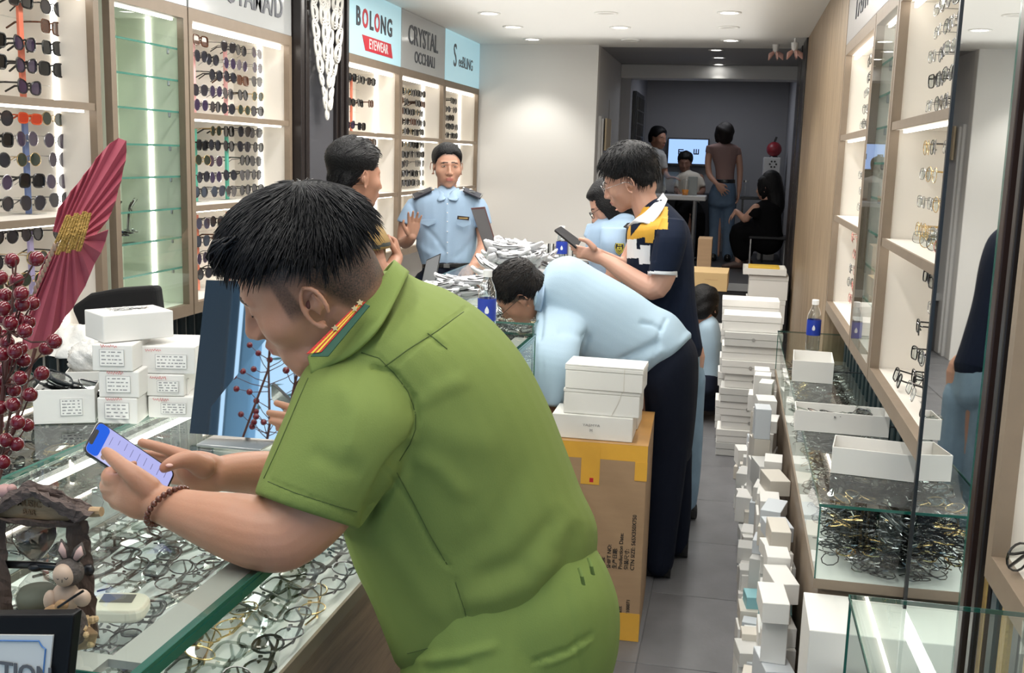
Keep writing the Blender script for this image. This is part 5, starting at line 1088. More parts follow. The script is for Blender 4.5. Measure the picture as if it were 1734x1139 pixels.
# pink-shaded ceiling lamps near the right
for k, (px, py, Y) in enumerate(((1313, 92, 9.4), (1345, 90, 8.9))):
    c = P(px, py, Y); t = thing('flower_lamp', ['small pink glass flower lamp hanging from the ceiling', 'second pink flower lamp half hidden by the dark frame'][k], 'ceiling light', (c.x, c.y, 2.6))
    MB().lathe(c, [(0.03, 0.08), (0.022, 0.02), (0.0001, 0.0)], 12).build('holder', WHITE, t)
    MB().tube([c + Vector((0, 0, 0.08)), Vector((c.x, c.y, 2.599))], 0.008, 6).build('rod', WHITE, t)
    for q in range(5):
        a = q * 1.257; MB().tube([c + Vector((0.01 * math.cos(a), 0.01 * math.sin(a), 0.02)), c + Vector((0.05 * math.cos(a), 0.05 * math.sin(a), -0.01)), c + Vector((0.065 * math.cos(a), 0.065 * math.sin(a), -0.045))], [0.012, 0.022, 0.004], 8, flat=0.4).build('petal', mat('pink_glass', (0.80, 0.48, 0.42), 0.3), t, smooth=True)
# beige sheet hanging by the corridor wall
t = thing('hanging_calendar', 'beige paper sheets hanging on the corridor wall', 'poster', P(1030, 225, 9.9)); cc = P(1030, 225, 10.0)
MB().box(-1.20, -1.185, 9.9, 10.25, cc.z - 0.16, cc.z + 0.13).build('sheet', mat('beige_sheet', (0.55, 0.45, 0.30), 0.6), t); MB().tube([(-1.19, 10.07, cc.z + 0.13), (-1.19, 10.07, cc.z + 0.3)], 0.004, 5).build('hook', METAL, t)
# white openwork lace panel hanging on the black pillar
t = thing('lace_hanging', 'white openwork hanging ornament tapering down on the black pillar', 'ornament', (-2.2, 5.72, 2.58))
LACE = mat('white_lace', (0.72, 0.70, 0.66), 0.5, bump=(200, 0.3))
yc = 5.70; rl = random.Random(3)
def lobe(y, z, w, h, tilt, x):
    mb = MB()
    for s in (1.0, 0.72, 0.45):
        pts = []
        for k in range(14):
            a = 2 * math.pi * k / 14; u = w * s * math.sin(a) * (1 - 0.35 * math.cos(a)); v = h * s * math.cos(a)
            pts.append((x, y + u * math.cos(tilt) - v * math.sin(tilt), z + u * math.sin(tilt) + v * math.cos(tilt)))
        mb.tube(pts, 0.0055, 5, closed=True)
    mb.build('lace_loop', LACE, t, smooth=True)
rows = [(2.53, 5, 0.24), (2.44, 5, 0.24), (2.35, 5, 0.22), (2.26, 4, 0.20), (2.17, 4, 0.17), (2.09, 3, 0.13), (2.01, 3, 0.10), (1.94, 2, 0.05), (1.885, 2, 0.035), (1.835, 1, 0.0)]
for i, (z, n, hw) in enumerate(rows):
    for k in range(n):
        f = 0 if n == 1 else (k / (n - 1) * 2 - 1); lobe(yc + f * hw * 0.82, z, 0.040 if i < 6 else 0.022, 0.060 if i < 6 else 0.04, -f * 0.7, XL + 0.06 + 0.01 * (k % 2))
MB().tube([(XL + 0.06, yc, 2.59), (XL + 0.06, yc, 1.81)], 0.004, 5).build('cord', LACE, t)
MB().tube([(XL + 0.06, yc, 2.52), (XL + 0.03, yc, 2.56), (XL + 0.02, yc, 2.599)], 0.006, 5).build('hook', METAL, t)
for (x0, x1, y0, m_, lab) in ((-2.02, -1.84, -3.2, mat('blue_post', (0.25, 0.42, 0.55), 0.5), 'pale blue pillar outside the shop front'), (-4.6, -2.06, -3.0, mat('dark_shutter', (0.03, 0.04, 0.05), 0.4), 'dark shutter outside the shop front')):
    tag(MB().box(x0, x1, y0 - 0.3, y0, 0, 5).build('street_pillar', m_, bevel=0.02), lab, 'pillar')
# the street side behind the camera, seen only in mirrors: posts, a dark door leaf, a tree
t = thing('street_tree', 'leafy street tree outside the shop front', 'tree', (-0.6, -9, 0)); MB().tube([(-0.6, -9, 0), (-0.5, -9, 2.4)], [0.15, 0.1], 10).build('trunk', BARK, t)
mb = MB(); rt_ = random.Random(8)
for i in range(500):
    c = Vector((-0.4 + rt_.gauss(0, 1.0), -9 + rt_.gauss(0, 0.8), 3.0 + rt_.gauss(0, 0.7))); a = rt_.uniform(0, 6.28); u = Vector((math.cos(a), math.sin(a), rt_.uniform(-0.5, 0.5))) * 0.16; v = Vector((-math.sin(a), math.cos(a), 0.4)) * 0.06
    mb.add([c, c + u + v, c + u * 2, c + u - v], [(0, 1, 2, 3)])
tag(mb.build('foliage', mat('leaf_green', (0.03, 0.09, 0.04), 0.6), t), kind='stuff')
# ================================================================== PEOPLE: TOOLS
def proj_np(V):
    q = (np.asarray(V) - np.array([0, 0, CAMH])) @ RW
    return q[:, 0] / q[:, 2] * FOC + CX, q[:, 1] / q[:, 2] * FOC + CY
def img_axes(p):
    v = Vector((p[0], p[1], 0)).normalized(); return Vector((v.y, -v.x, 0)), v, Vector((0, 0, 1))
def headframe(px, py, Y, fwd, up, s=1.0):
    """fwd / up given as (image right, up, away from camera)"""
    o = P(px, py, Y); r, v, z = img_axes(o)
    f = (r * fwd[0] + z * fwd[1] + v * fwd[2]).normalized(); u = r * up[0] + z * up[1] + v * up[2]; u = (u - f * u.dot(f)).normalized(); x = f.cross(u)
    return Matrix(((x.x * s, f.x * s, u.x * s, o.x), (x.y * s, f.y * s, u.y * s, o.y), (x.z * s, f.z * s, u.z * s, o.z), (0, 0, 0, 1)))
def _ell(p, c, r):
    q = (p - np.array(c)) / np.array(r); k0 = np.linalg.norm(q, axis=1) + 1e-9; k1 = np.linalg.norm(q / np.array(r), axis=1) + 1e-9
    return k0 * (k0 - 1) / k1
def _cap(p, a, b, ra, rb):
    a = np.array(a); b = np.array(b); pa = p - a; ba = b - a; h = np.clip(pa @ ba / (ba @ ba), 0, 1)
    return np.linalg.norm(pa - h[:, None] * ba, axis=1) - (ra + (rb - ra) * h)
def _smin(a, b, k):
    h = np.clip(0.5 + 0.5 * (b - a) / k, 0, 1); return b * (1 - h) + a * h - k * h * (1 - h)
def _smax(a, b, k): return -_smin(-a, -b, k)
def head_sdf(p, plump=0.0, fem=0.0):
    d = _ell(p, (0, -0.014, 0.034), (0.074, 0.094, 0.078))
    d = _smin(d, _ell(p, (0, 0.028, -0.02), (0.062 + plump, 0.060, 0.080)), 0.03)
    d = _smin(d, _ell(p, (0, 0.030, -0.072), (0.050 + plump * 1.3 - fem * 0.004, 0.050 + plump * 0.5, 0.040)), 0.025)
    d = _smin(d, _ell(p, (0, 0.070, -0.102), (0.019, 0.016, 0.015)), 0.022)
    d = _smin(d, _ell(p, (0, -0.055, -0.035), (0.055, 0.045, 0.060)), 0.03)
    for s in (-1, 1):
        d = _smin(d, _ell(p, (s * 0.040, 0.050, -0.030), (0.026 + plump, 0.028, 0.026)), 0.02)
        d = _smin(d, _cap(p, (s * 0.010, 0.087, 0.016), (s * 0.042, 0.072, 0.020), 0.007, 0.006), 0.012)
        d = _smax(d, -_ell(p, (s * 0.030, 0.100, 0.001), (0.017, 0.019, 0.010)), 0.010)
        d = _smin(d, _ell(p, (s * 0.030, 0.0745, 0.0005), (0.0155, 0.010, 0.0085)), 0.004)
    d = _smin(d, _cap(p, (0, 0.086, 0.008), (0, 0.106, -0.032), 0.006, 0.010), 0.010)
    d = _smin(d, _ell(p, (0, 0.107, -0.038), (0.011, 0.011, 0.009)), 0.006)
    for s in (-1, 1): d = _smin(d, _ell(p, (s * 0.012, 0.098, -0.041), (0.008, 0.010, 0.007)), 0.006)
    d = _smin(d, _ell(p, (0, 0.080, -0.068), (0.024, 0.018, 0.018)), 0.015)
    d = _smin(d, _ell(p, (0, 0.0965, -0.0625), (0.020, 0.0065, 0.0045)), 0.004)
    d = _smin(d, _ell(p, (0, 0.0950, -0.0735), (0.017, 0.0070, 0.0052)), 0.004)
    d = _smax(d, -_ell(p, (0, 0.104, -0.0680), (0.019, 0.007, 0.0014)), 0.003)
    return d
_HC = {}
def head_grid(nu, nv, plump=0.0, fem=0.0):
    key = (nu, nv, plump, fem)
    if key in _HC: return _HC[key]
    th = np.linspace(0.0, math.pi, nv + 1); ph = np.linspace(0, 2 * math.pi, nu, endpoint=False)
    T, F_ = np.meshgrid(th, ph, indexing='ij')
    # poles along x so the face is well covered
    D = np.stack([np.cos(T), np.sin(T) * np.cos(F_), np.sin(T) * np.sin(F_)], -1).reshape(-1, 3)
    c = np.array([0, 0.012, -0.012]); r = np.full(len(D), 0.17)
    for _ in range(70): r -= 0.6 * head_sdf(c + D * r[:, None], plump, fem)
    V = c + D * r[:, None]
    Fc = [(i * nu + j, (i + 1) * nu + j, (i + 1) * nu + (j + 1) % nu, i * nu + (j + 1) % nu) for i in range(nv) for j in range(nu)]
    _HC[key] = (V, Fc, D, r, c); return _HC[key]
def add_head(mb, Mh, nu=110, nv=90, plump=0.0, fem=0.0, ears=True):
    V, Fc, *_ = head_grid(nu, nv, plump, fem); mb.add([Mh @ Vector(v) for v in V], Fc)
    if ears:
        for s in (-1, 1):
            def E(y, z, o): return Mh @ Vector((s * (0.071 + plump + o + max(0, -(y + 0.012)) * 0.35), y, z))
            cy, cz = -0.014, -0.014
            sc = Mh.to_scale()[0]
            loop = [E(cy + 0.017 * math.cos(a) - 0.003 * math.sin(a), cz + 0.031 * math.sin(a), 0.005 + 0.006 * (math.cos(a) < 0.3)) for a in [2 * math.pi * k / 16 - 1.9 for k in range(15)]]
            mb.tube(loop, [0.0028 * sc] + [0.0040 * sc] * 13 + [0.003 * sc], 8)
            for q, rr in ((0, 0.5), (1, 0.5)): pass
            mb.tube([E(cy - 0.004, cz + 0.018, 0.002), E(cy - 0.006, cz, 0.002), E(cy + 0.002, cz - 0.016, 0.002)], [0.0035 * sc] * 3, 8)
            mb.tube([E(cy + 0.004, cz - 0.024, 0.002), E(cy + 0.006, cz - 0.034, 0.001)], [0.006 * sc, 0.005 * sc], 8)
            mb.ball(E(cy - 0.002, cz, -0.006), (0.013 * sc,) * 3, 12, 8)
def sst(a, b, x): t = np.clip((x - a) / (b - a), 0, 1); return t * t * (3 - 2 * t)
def hair_mask(V, style):
    y, z, x = V[:, 1], V[:, 2], np.abs(V[:, 0])
    front = {'short': 0.066, 'fade': 0.060, 'crop': 0.070, 'bang': 0.045, 'teen': 0.046, 'bob': 0.050, 'long': 0.060}[style]
    side = {'short': 0.012, 'fade': 0.050, 'crop': 0.020, 'bang': 0.008, 'teen': 0.022, 'bob': -0.10, 'long': -0.12}[style]
    back = {'short': -0.060, 'fade': 0.022, 'crop': -0.05, 'bang': -0.060, 'teen': -0.045, 'bob': -0.115, 'long': -0.13}[style]
    w1 = sst(0.025, 0.075, y); w2 = sst(-0.005, -0.055, y)
    line = side * (1 - w1) * (1 - w2) + front * w1 + back * w2 * (1 - w1)
    if style in ('bob', 'long'):
        line = np.where(y < 0.03, line, np.maximum(line, 0.05 - (x > 0.055) * 0.15))
    return z - line
def hair_shell(root, Mh, style, m, th=(0.022, 0.012, 0.010), nu=120, nv=96, plump=0.0, fem=0.0, seed=0, name='hair', rough_=0.0035, sub=None, strands=0, slen=0.05, srad=0.0008, flow=None, mcol=None):
    """closed thick shell following the skull; th = top, side, front thickness; strands lie over it"""
    V, Fc, D, r, c = head_grid(nu, nv, plump, fem); k = hair_mask(V, style); ed = sst(-0.002, 0.016, k)
    top = sst(0.0, 0.09, V[:, 2]); fr = sst(0.03, 0.08, V[:, 1])
    t = (th[1] * (1 - top) + th[0] * top) * (1 - fr) + (th[2] * (1 - top) + th[0] * 0.5 * top + th[2] * 0.5 * top) * fr
    rs = np.random.RandomState(seed); K = rs.randn(8, 3) * np.array([[45]]); ph = rs.rand(8) * 6
    wv = np.zeros(len(V))
    for i in range(8): wv += np.sin((V * np.array([1.0, 0.5, 1.0])) @ K[i] + ph[i]) / 8
    t = t + wv * rough_ * 3
    O = V + D * (t * ed + 0.0008)[:, None]
    keep = k > -0.0015; fs = [f for f in Fc if keep[f[0]] and keep[f[1]] and keep[f[2]] and keep[f[3]]]
    used = sorted({i for f in fs for i in f}); mp = {v: i for i, v in enumerate(used)}; n = len(used)
    vo = [Mh @ Vector(O[i]) for i in used]; vi = [Mh @ Vector(V[i] - D[i] * 0.004) for i in used]
    F1 = [tuple(mp[i] for i in f) for f in fs]; ec = {}
    for f in F1:
        for a, b in zip(f, f[1:] + f[:1]): ec[(a, b)] = 1
    side_ = [(b, a, n + a, n + b) for (a, b) in ec if (b, a) not in ec]
    mb = MB(); mb.add(vo + vi, F1 + [tuple(n + i for i in f)[::-1] for f in F1] + side_)
    ho = mb.build(name, m, root, smooth=True)
    if strands:
        rr = random.Random(seed + 5); sm = MB(); idx = [i for i in range(len(V)) if k[i] > 0.004]
        fl = flow or (lambda p: np.array([0, 0.9, -0.25]))
        cc = np.array(c)
        for _ in range(strands):
            i = rr.choice(idx); p = O[i].copy(); R0 = np.linalg.norm(p - cc); pts = []; L = slen * rr.uniform(0.6, 1.2); st = L / 5; lift = rr.uniform(-0.002, 0.001)
            jit = np.array([rr.gauss(0, 0.16), rr.gauss(0, 0.14), rr.gauss(0, 0.14)])
            for q in range(6):
                pts.append(Mh @ Vector(p + (p - cc) / np.linalg.norm(p - cc) * lift * (q / 5)))
                g = np.asarray(fl(p)) + jit; nrm = (p - cc) / np.linalg.norm(p - cc); g = g - nrm * (g @ nrm); g /= np.linalg.norm(g) + 1e-9
                p = p + g * st; R1 = np.linalg.norm(p - cc); p = cc + (p - cc) * ((R0 * 0.5 + R1 * 0.5) / R1)
            s_ = srad * rr.uniform(0.7, 1.5); sm.cur = 0
            sm.tube(pts, [s_, s_ * 1.2, s_ * 1.2, s_, s_ * 0.7, s_ * 0.2], 3, cap=False)
        so = sm.build('hair_strands', mcol or m, ho, smooth=True); so['kind'] = 'stuff'
    return ho
def sil(mb, secs, n=22, e=0.85, sub=4, caps=True):
    """body volume from silhouette sections (xl, yl, xr, yr, Y, thickness) measured in the photograph"""
    A = []
    for s in secs:
        YL, YR = (s[4] if hasattr(s[4], '__len__') else (s[4], s[4]))
        A.append((P(s[0], s[1], YL), P(s[2], s[3], YR), s[5]))
    def cr(a, b, c, d, t): return 0.5 * ((2 * b) + (c - a) * t + (2 * a - 5 * b + 4 * c - d) * t * t + (3 * b - a - 3 * c + d) * t ** 3)
    R = []; m = len(A)
    for i in range(m - 1):
        q = [A[max(i - 1, 0)], A[i], A[i + 1], A[min(i + 2, m - 1)]]
        for k in range(sub + (i == m - 2)):
            t = k / sub; a = cr(q[0][0], q[1][0], q[2][0], q[3][0], t); b = cr(q[0][1], q[1][1], q[2][1], q[3][1], t); th = cr(q[0][2], q[1][2], q[2][2], q[3][2], t)
            R.append((a, b, th))
    rings = []
    for a, b, th in R:
        c = (a + b) / 2; u = (b - a) / 2; w = (c - CAMP).normalized(); w = (w - u * (w.dot(u) / u.dot(u))).normalized() * th / 2
        rings.append([c + u * math.copysign(abs(math.cos(q)) ** e, math.cos(q)) + w * math.copysign(abs(math.sin(q)) ** e, math.sin(q)) for q in [2 * math.pi * j / n for j in range(n)]])
    if caps:   # rounded ends
        def endcap(r0, r1):
            c = sum(r0, Vector()) / n; d = (c - sum(r1, Vector()) / n).normalized(); rad = min((r0[0] - c).length, (r0[n // 4] - c).length) * 0.55
            return [[c + (p - c) * math.cos(a) + d * rad * math.sin(a) for p in r0] for a in (1.35, 0.9, 0.45)]
        rings = endcap(rings[0], rings[1]) + rings + endcap(rings[-1], rings[-2])[::-1]
    mb.rings(rings); return mb
def limb(mb, js, n=12, sub=3):
    """tapering limb through joints (px, py, Y, radius) or (Vector, radius)"""
    Q = [((P(j[0], j[1], j[2]), j[3]) if len(j) == 4 else (Vector(j[0]), j[1])) for j in js]
    pts = []; rs = []
    def cr(a, b, c, d, t): return 0.5 * ((2 * b) + (c - a) * t + (2 * a - 5 * b + 4 * c - d) * t * t + (3 * b - a - 3 * c + d) * t ** 3)
    for i in range(len(Q) - 1):
        q = [Q[max(i - 1, 0)], Q[i], Q[i + 1], Q[min(i + 2, len(Q) - 1)]]
        for k in range(sub): pts.append(cr(q[0][0], q[1][0], q[2][0], q[3][0], k / sub)); rs.append(max(0.001, cr(q[0][1], q[1][1], q[2][1], q[3][1], k / sub)))
    pts.append(Q[-1][0]); rs.append(Q[-1][1])
    mb.tube(pts, rs, n); mb.ball(pts[0], rs[0] * 0.98, n, 8); mb.ball(pts[-1], rs[-1] * 0.98, n, 8); return mb
def fuse(mb, voxel, sm=4):
    me = bpy.data.meshes.new('tmp'); me.from_pydata([tuple(v) for v in mb.v], [], mb.f); ob = bpy.data.objects.new('tmp', me); SC.collection.objects.link(ob)
    bmm = bmesh.new(); bmm.from_mesh(me); bmesh.ops.recalc_face_normals(bmm, faces=bmm.faces); bmm.to_mesh(me); bmm.free()
    r = ob.modifiers.new('r', 'REMESH'); r.mode = 'VOXEL'; r.voxel_size = voxel; r.adaptivity = 0
    if sm: s = ob.modifiers.new('s', 'SMOOTH'); s.factor = 0.5; s.iterations = sm
    dg = bpy.context.evaluated_depsgraph_get(); m2 = bpy.data.meshes.new_from_object(ob.evaluated_get(dg))
    n = len(m2.vertices); V = np.empty(n * 3); m2.vertices.foreach_get('co', V); V = V.reshape(-1, 3); Nn = np.empty(n * 3); m2.vertices.foreach_get('normal', Nn); Nn = Nn.reshape(-1, 3)
    Fs = [tuple(p.vertices) for p in m2.polygons]
    bpy.data.objects.remove(ob); bpy.data.meshes.remove(me); bpy.data.meshes.remove(m2)
    return V, Nn, Fs
def seg_dist(px, py, a, b):
    ax, ay = a; bx_, by_ = b; dx, dy = bx_ - ax, by_ - ay; t = np.clip(((px - ax) * dx + (py - ay) * dy) / (dx * dx + dy * dy + 1e-9), 0, 1)
    return np.hypot(px - ax - t * dx, py - ay - t * dy), t
def fold(V, N, folds):
    """cloth folds: (polyline in photo pixels, height in m, width in px); only on the side seen from the camera"""
    px, py = proj_np(V); facing = ((V - np.array([0, 0, CAMH])) * N).sum(1) < 0; disp = np.zeros(len(V))
    for pl, amp, wd in folds:
        best = np.full(len(V), 1e9); tt = np.zeros(len(V)); nseg = len(pl) - 1
        for i in range(nseg):
            d, t = seg_dist(px, py, pl[i], pl[i + 1]); m = d < best; best[m] = d[m]; tt[m] = (i + t[m]) / nseg
        prof = np.exp(-(best / wd) ** 2); ends = np.clip(np.minimum(tt, 1 - tt) * 6, 0.0, 1) if amp > 0 or wd > 4 else 1.0
        disp += amp * prof * ends
    disp *= facing
    return V + N * disp[:, None]
def clothpart(name, mb, root, mats, voxel=0.007, sm=4, folds=None, wr=None, matfn=None, seed=1, label=None):
    V, N, F_ = fuse(mb, voxel, sm)
    if folds: V = fold(V, N, folds)
    if wr:
        amp, sc = wr; rs = np.random.RandomState(seed); d = np.zeros(len(V))
        for i in range(7): d += np.sin(V @ (rs.randn(3) * sc) + rs.rand() * 6.28 + 1.5 * np.sin(V @ (rs.randn(3) * sc * 0.6)))
        V = V + N * (d / 7 * amp)[:, None]
    idx = None
    if matfn is not None:
        C = np.array([V[list(f)].mean(0) for f in F_]); fx, fy = proj_np(C); NF = np.array([N[f[0]] for f in F_]); idx = matfn(C, fx, fy, NF).astype(int).tolist()
    o = new_mesh_obj(name, V.tolist(), F_, mats, idx, root, True)
    if label: o['label'] = label
    if getattr(matfn, 'stub', None) is not None:
        L = V @ matfn.Mi[:3, :3].T + matfn.Mi[:3, 3]; w = matfn.stub(L) * (np.linalg.norm(L, axis=1) < 0.14)
        at = o.data.attributes.new('stubble', 'FLOAT', 'POINT'); at.data.foreach_set('value', w.astype(np.float32))
    return o
def stub_w(style, lo, soft=0.010, wide=0.086):
    def f(L):
        w = sst(lo, lo + soft, hair_mask(L, style)) * sst(wide, wide - 0.004, np.abs(L[:, 0]))
        face = sst(0.035, 0.022, L[:, 1]); w = w * np.maximum(face, sst(0.03, 0.05, L[:, 2]))
        return np.clip(w, 0, 1)
    return f
SKIN = mat('skin_warm', (0.47, 0.235, 0.148), 0.45, var=(14, 0.08), bump=(260, 0.06), sub=0.10)
SKIN2 = mat('skin_tan', (0.40, 0.20, 0.13), 0.5, var=(14, 0.08), sub=0.08); SKIN3 = mat('skin_light', (0.52, 0.29, 0.21), 0.5, sub=0.08)
LIP = mat('lip', (0.42, 0.15, 0.12), 0.4); BROW = mat('eyebrow', (0.03, 0.02, 0.017), 0.7); EYEW = mat('eye_white', (0.42, 0.38, 0.35), 0.3); EYED = mat('iris', (0.012, 0.008, 0.006), 0.1)
HAIR = mat('black_hair', (0.004, 0.004, 0.005), 0.5, bump=(160, 0.5, (1, 0.2, 1)), spec=0.25); HAIRS = mat('hair_strand', (0.005, 0.005, 0.0065), 0.42, spec=0.3); HAIRB = mat('dark_brown_hair', (0.010, 0.007, 0.006), 0.5, bump=(160, 0.5), spec=0.25)
STUB = mat('stubble_fade', (0.085, 0.052, 0.042), 0.6, var=(420, 0.55), bump=(500, 0.5))
def face_mats(Mh, skin, stub=None, lips=True, stylemask=None):
    Mi = np.array(Mh.inverted()); 
    def fn(C, fx, fy, NF):
        L = C @ Mi[:3, :3].T + Mi[:3, 3]; x = np.abs(L[:, 0]); y = L[:, 1]; z = L[:, 2]; idx = np.zeros(len(C), int)
        if lips: idx[(((L[:, 0] / 0.021) ** 2 + ((z + 0.068) / 0.0105) ** 2) < 1) & (y > 0.08)] = 1
        bz = 0.0215 - 0.25 * np.abs(x - 0.028) ** 1.0 * (x > 0.028); bw = 0.0038 * np.clip(1.25 - np.abs(x - 0.024) / 0.030, 0.4, 1)
        idx[(x > 0.009) & (x < 0.046) & (np.abs(z - bz) < bw) & (y > 0.055)] = 2
        return idx
    fn.Mi = Mi; fn.stub = stub
    return fn
def eyes(root, Mh, half=True):
    for s in (-1, 1):
        w = MB().ball((0, 0, 0), (0.0105, 0.003, 0.0022 if half else 0.0052), 14, 8); w.v = [tuple(Mh @ (Vector(v) + Vector((s * 0.030, 0.0832, 0.0)))) for v in w.v]; e = w.build('eye', EYEW, root, smooth=True)
        i_ = MB().ball((0, 0, 0), (0.0046, 0.0018, 0.0024 if half else 0.0048), 12, 8); i_.v = [tuple(Mh @ (Vector(v) + Vector((s * 0.030, 0.0863, 0.0)))) for v in i_.v]; i_.build('iris', EYED, e, smooth=True)
        l = MB(); l.tube([Mh @ Vector((s * (0.030 + 0.0125 * math.cos(a)), 0.0868 - 0.004 * abs(math.cos(a)), 0.0045 * math.sin(a) + 0.0005)) for a in [math.pi * k / 8 for k in range(9)]], 0.0009, 5); l.build('lash_line', BROW, e)
def worn_glasses(root, Mh, m, w=0.05, h=0.042, name='worn_eyeglasses'):
    ol = outline(w, h, 'round', 18); g = MB()
    T = lambda p: Mh @ Vector(p)
    for s in (-1, 1):
        g.tube([T((s * (0.034 + a), 0.106 - 6 * (a + 0.02) ** 2 * 0.8, b - 0.004)) for a, b in ol], 0.0013, 6, closed=True)
        g.tube([T((s * 0.060, 0.098, 0.004)), T((s * 0.078, 0.080, 0.005)), T((s * 0.084, 0.0, 0.004)), T((s * 0.082, -0.014, -0.004)), T((s * 0.080, -0.026, -0.026))], 0.0013, 6)
    g.tube([T((-0.010, 0.106, 0.004)), T((0, 0.109, 0.007)), T((0.010, 0.106, 0.004))], 0.0013, 6)
    o = g.build(name, m, root, smooth=True)
    for s in (-1, 1): MB().add([T((s * (0.034 + a), 0.1055 - 6 * (a + 0.02) ** 2 * 0.8, b - 0.004)) for a, b in ol], [tuple(range(18))]).build('lens', LC, o)
    return o
def hand(mb, W_, d, nrm, s=1.0, curl=0.35, spread=0.10, thumb=1, tcurl=0.3, fan=None):
    """palm, four fingers of different lengths and a thumb from the side of the palm. d: towards the fingers, nrm: out of the palm"""
    d = Vector(d).normalized(); nrm = Vector(nrm); nrm = (nrm - d * nrm.dot(d)).normalized(); x = d.cross(nrm) * thumb; W_ = Vector(W_)
    R = []
    for t, hw, ht in ((0, 0.026, 0.018), (0.03, 0.034, 0.017), (0.065, 0.041, 0.014), (0.092, 0.040, 0.011)):
        c = W_ + d * t * s; R.append([c + x * hw * s * math.copysign(abs(math.cos(a)) ** 0.8, math.cos(a)) + nrm * ht * s * math.sin(a) for a in [2 * math.pi * k / 14 for k in range(14)]])
    mb.rings(R)
    for i, (off, L, r) in enumerate(((0.030, 0.072, 0.0088), (0.0105, 0.080, 0.0090), (-0.0095, 0.074, 0.0086), (-0.028, 0.058, 0.0078))):
        cu = curl if not hasattr(curl, '__len__') else curl[i]; p = W_ + (d * 0.088 + x * off) * s; a0 = 0; dd = (d + x * spread * (1.2 - i * 0.8)).normalized(); pts = [p - dd * 0.02 * s, p]; ang = 0
        for k, fr in enumerate((0.45, 0.30, 0.25)):
            ang += cu * (0.9, 1.1, 0.8)[k]; p = p + (dd * math.cos(ang) + nrm * math.sin(ang)) * L * fr * s; pts.append(p)
        mb.tube(pts, [r * s * 1.1, r * s * 1.08, r * s, r * s * 0.92, r * s * 0.72], 9); mb.ball(pts[-1], r * s * 0.74, 9, 6)
    p0 = W_ + (d * 0.018 + x * 0.026) * s; p1 = W_ + (d * 0.050 + x * 0.050 + nrm * 0.012) * s; p2 = p1 + (d * 0.030 + x * (0.018 - 0.02 * tcurl) + nrm * 0.016 * tcurl) * s; p3 = p2 + (d * 0.024 - x * 0.010 * tcurl + nrm * 0.018 * tcurl) * s
    mb.tube([p0, p1, p2, p3], [0.014 * s, 0.0125 * s, 0.0105 * s, 0.008 * s], 9); mb.ball(p3, 0.0083 * s, 9, 6)
    return mb
def shoe(root, heel, toe, m, w=0.045, name='shoe'):
    heel = Vector(heel); toe = Vector(toe); d = (toe - heel); L = d.length; d.normalize(); x = d.cross(Vector((0, 0, 1))); R = []
    for t, hw, hh in ((0.0, 0.7, 0.075), (0.12, 0.85, 0.09), (0.35, 0.85, 0.085), (0.6, 1.0, 0.06), (0.85, 0.95, 0.045), (1.0, 0.5, 0.03)):
        c = heel + d * L * t; R.append([c + x * w * hw * math.cos(a) + Vector((0, 0, max(0.0, hh * (0.5 + 0.5 * math.sin(a))))) for a in [2 * math.pi * k / 12 for k in range(12)]])
    for r in R:
        for v in r: v.z = max(v.z, heel.z + 0.0)
    MB().rings(R).build(name, m, root, smooth=True)
# ================================================================== PERSON 1: green shirt, foreground
GREEN = mat('green_uniform_cloth', (0.185, 0.245, 0.064), 0.8, var=(2.2, 0.10), bump=(420, 0.10), spec=0.25)
GREEN2 = mat('green_uniform_trousers', (0.20, 0.275, 0.072), 0.8, var=(2.5, 0.10), bump=(420, 0.10), spec=0.25)
p1 = thing('person', 'person in short-sleeved green uniform shirt leaning over the counter looking at a phone', 'person', (-0.33, 1.75, 0))
H1 = headframe(518, 472, 1.50, (-0.86, -0.46, 0.20), (-0.66, 0.73, -0.14), 1.07)
b = MB(); add_head(b, H1, 150, 120, plump=0.006)
limb(b, [(H1 @ Vector((0, -0.025, -0.05)), 0.062), (H1 @ Vector((0, -0.045, -0.085)), 0.054), (608, 528, 1.59, 0.050), (635, 600, 1.62, 0.030)], 20)
limb(b, [(480, 560, 1.50, 0.02), (520, 590, 1.50, 0.045), (575, 590, 1.53, 0.055), (640, 600, 1.58, 0.06)], 16)
sil(b, [(625, 690, 790, 640, 1.64, 0.22), (610, 750, 860, 650, 1.66, 0.28), (640, 880, 930, 780, 1.68, 0.26), (700, 1040, 980, 950, 1.70, 0.26)])
# near (left) arm
limb(b, [(625, 660, 1.52, 0.050), (590, 755, 1.47, 0.056), (545, 838, 1.435, 0.061), (487, 895, 1.40, 0.0585), (452, 905, 1.385, 0.054), (405, 893, 1.39, 0.051), (350, 878, 1.41, 0.0415), (300, 862, 1.425, 0.0325), (262, 850, 1.44, 0.0275)], 20, 4)
# far (right) arm
limb(b, [(640, 640, 1.80, 0.065), (560, 780, 1.78, 0.055), (500, 815, 1.74, 0.050), (455, 803, 1.70, 0.042), (410, 800, 1.65, 0.036), (368, 802, 1.60, 0.029)], 18, 4)
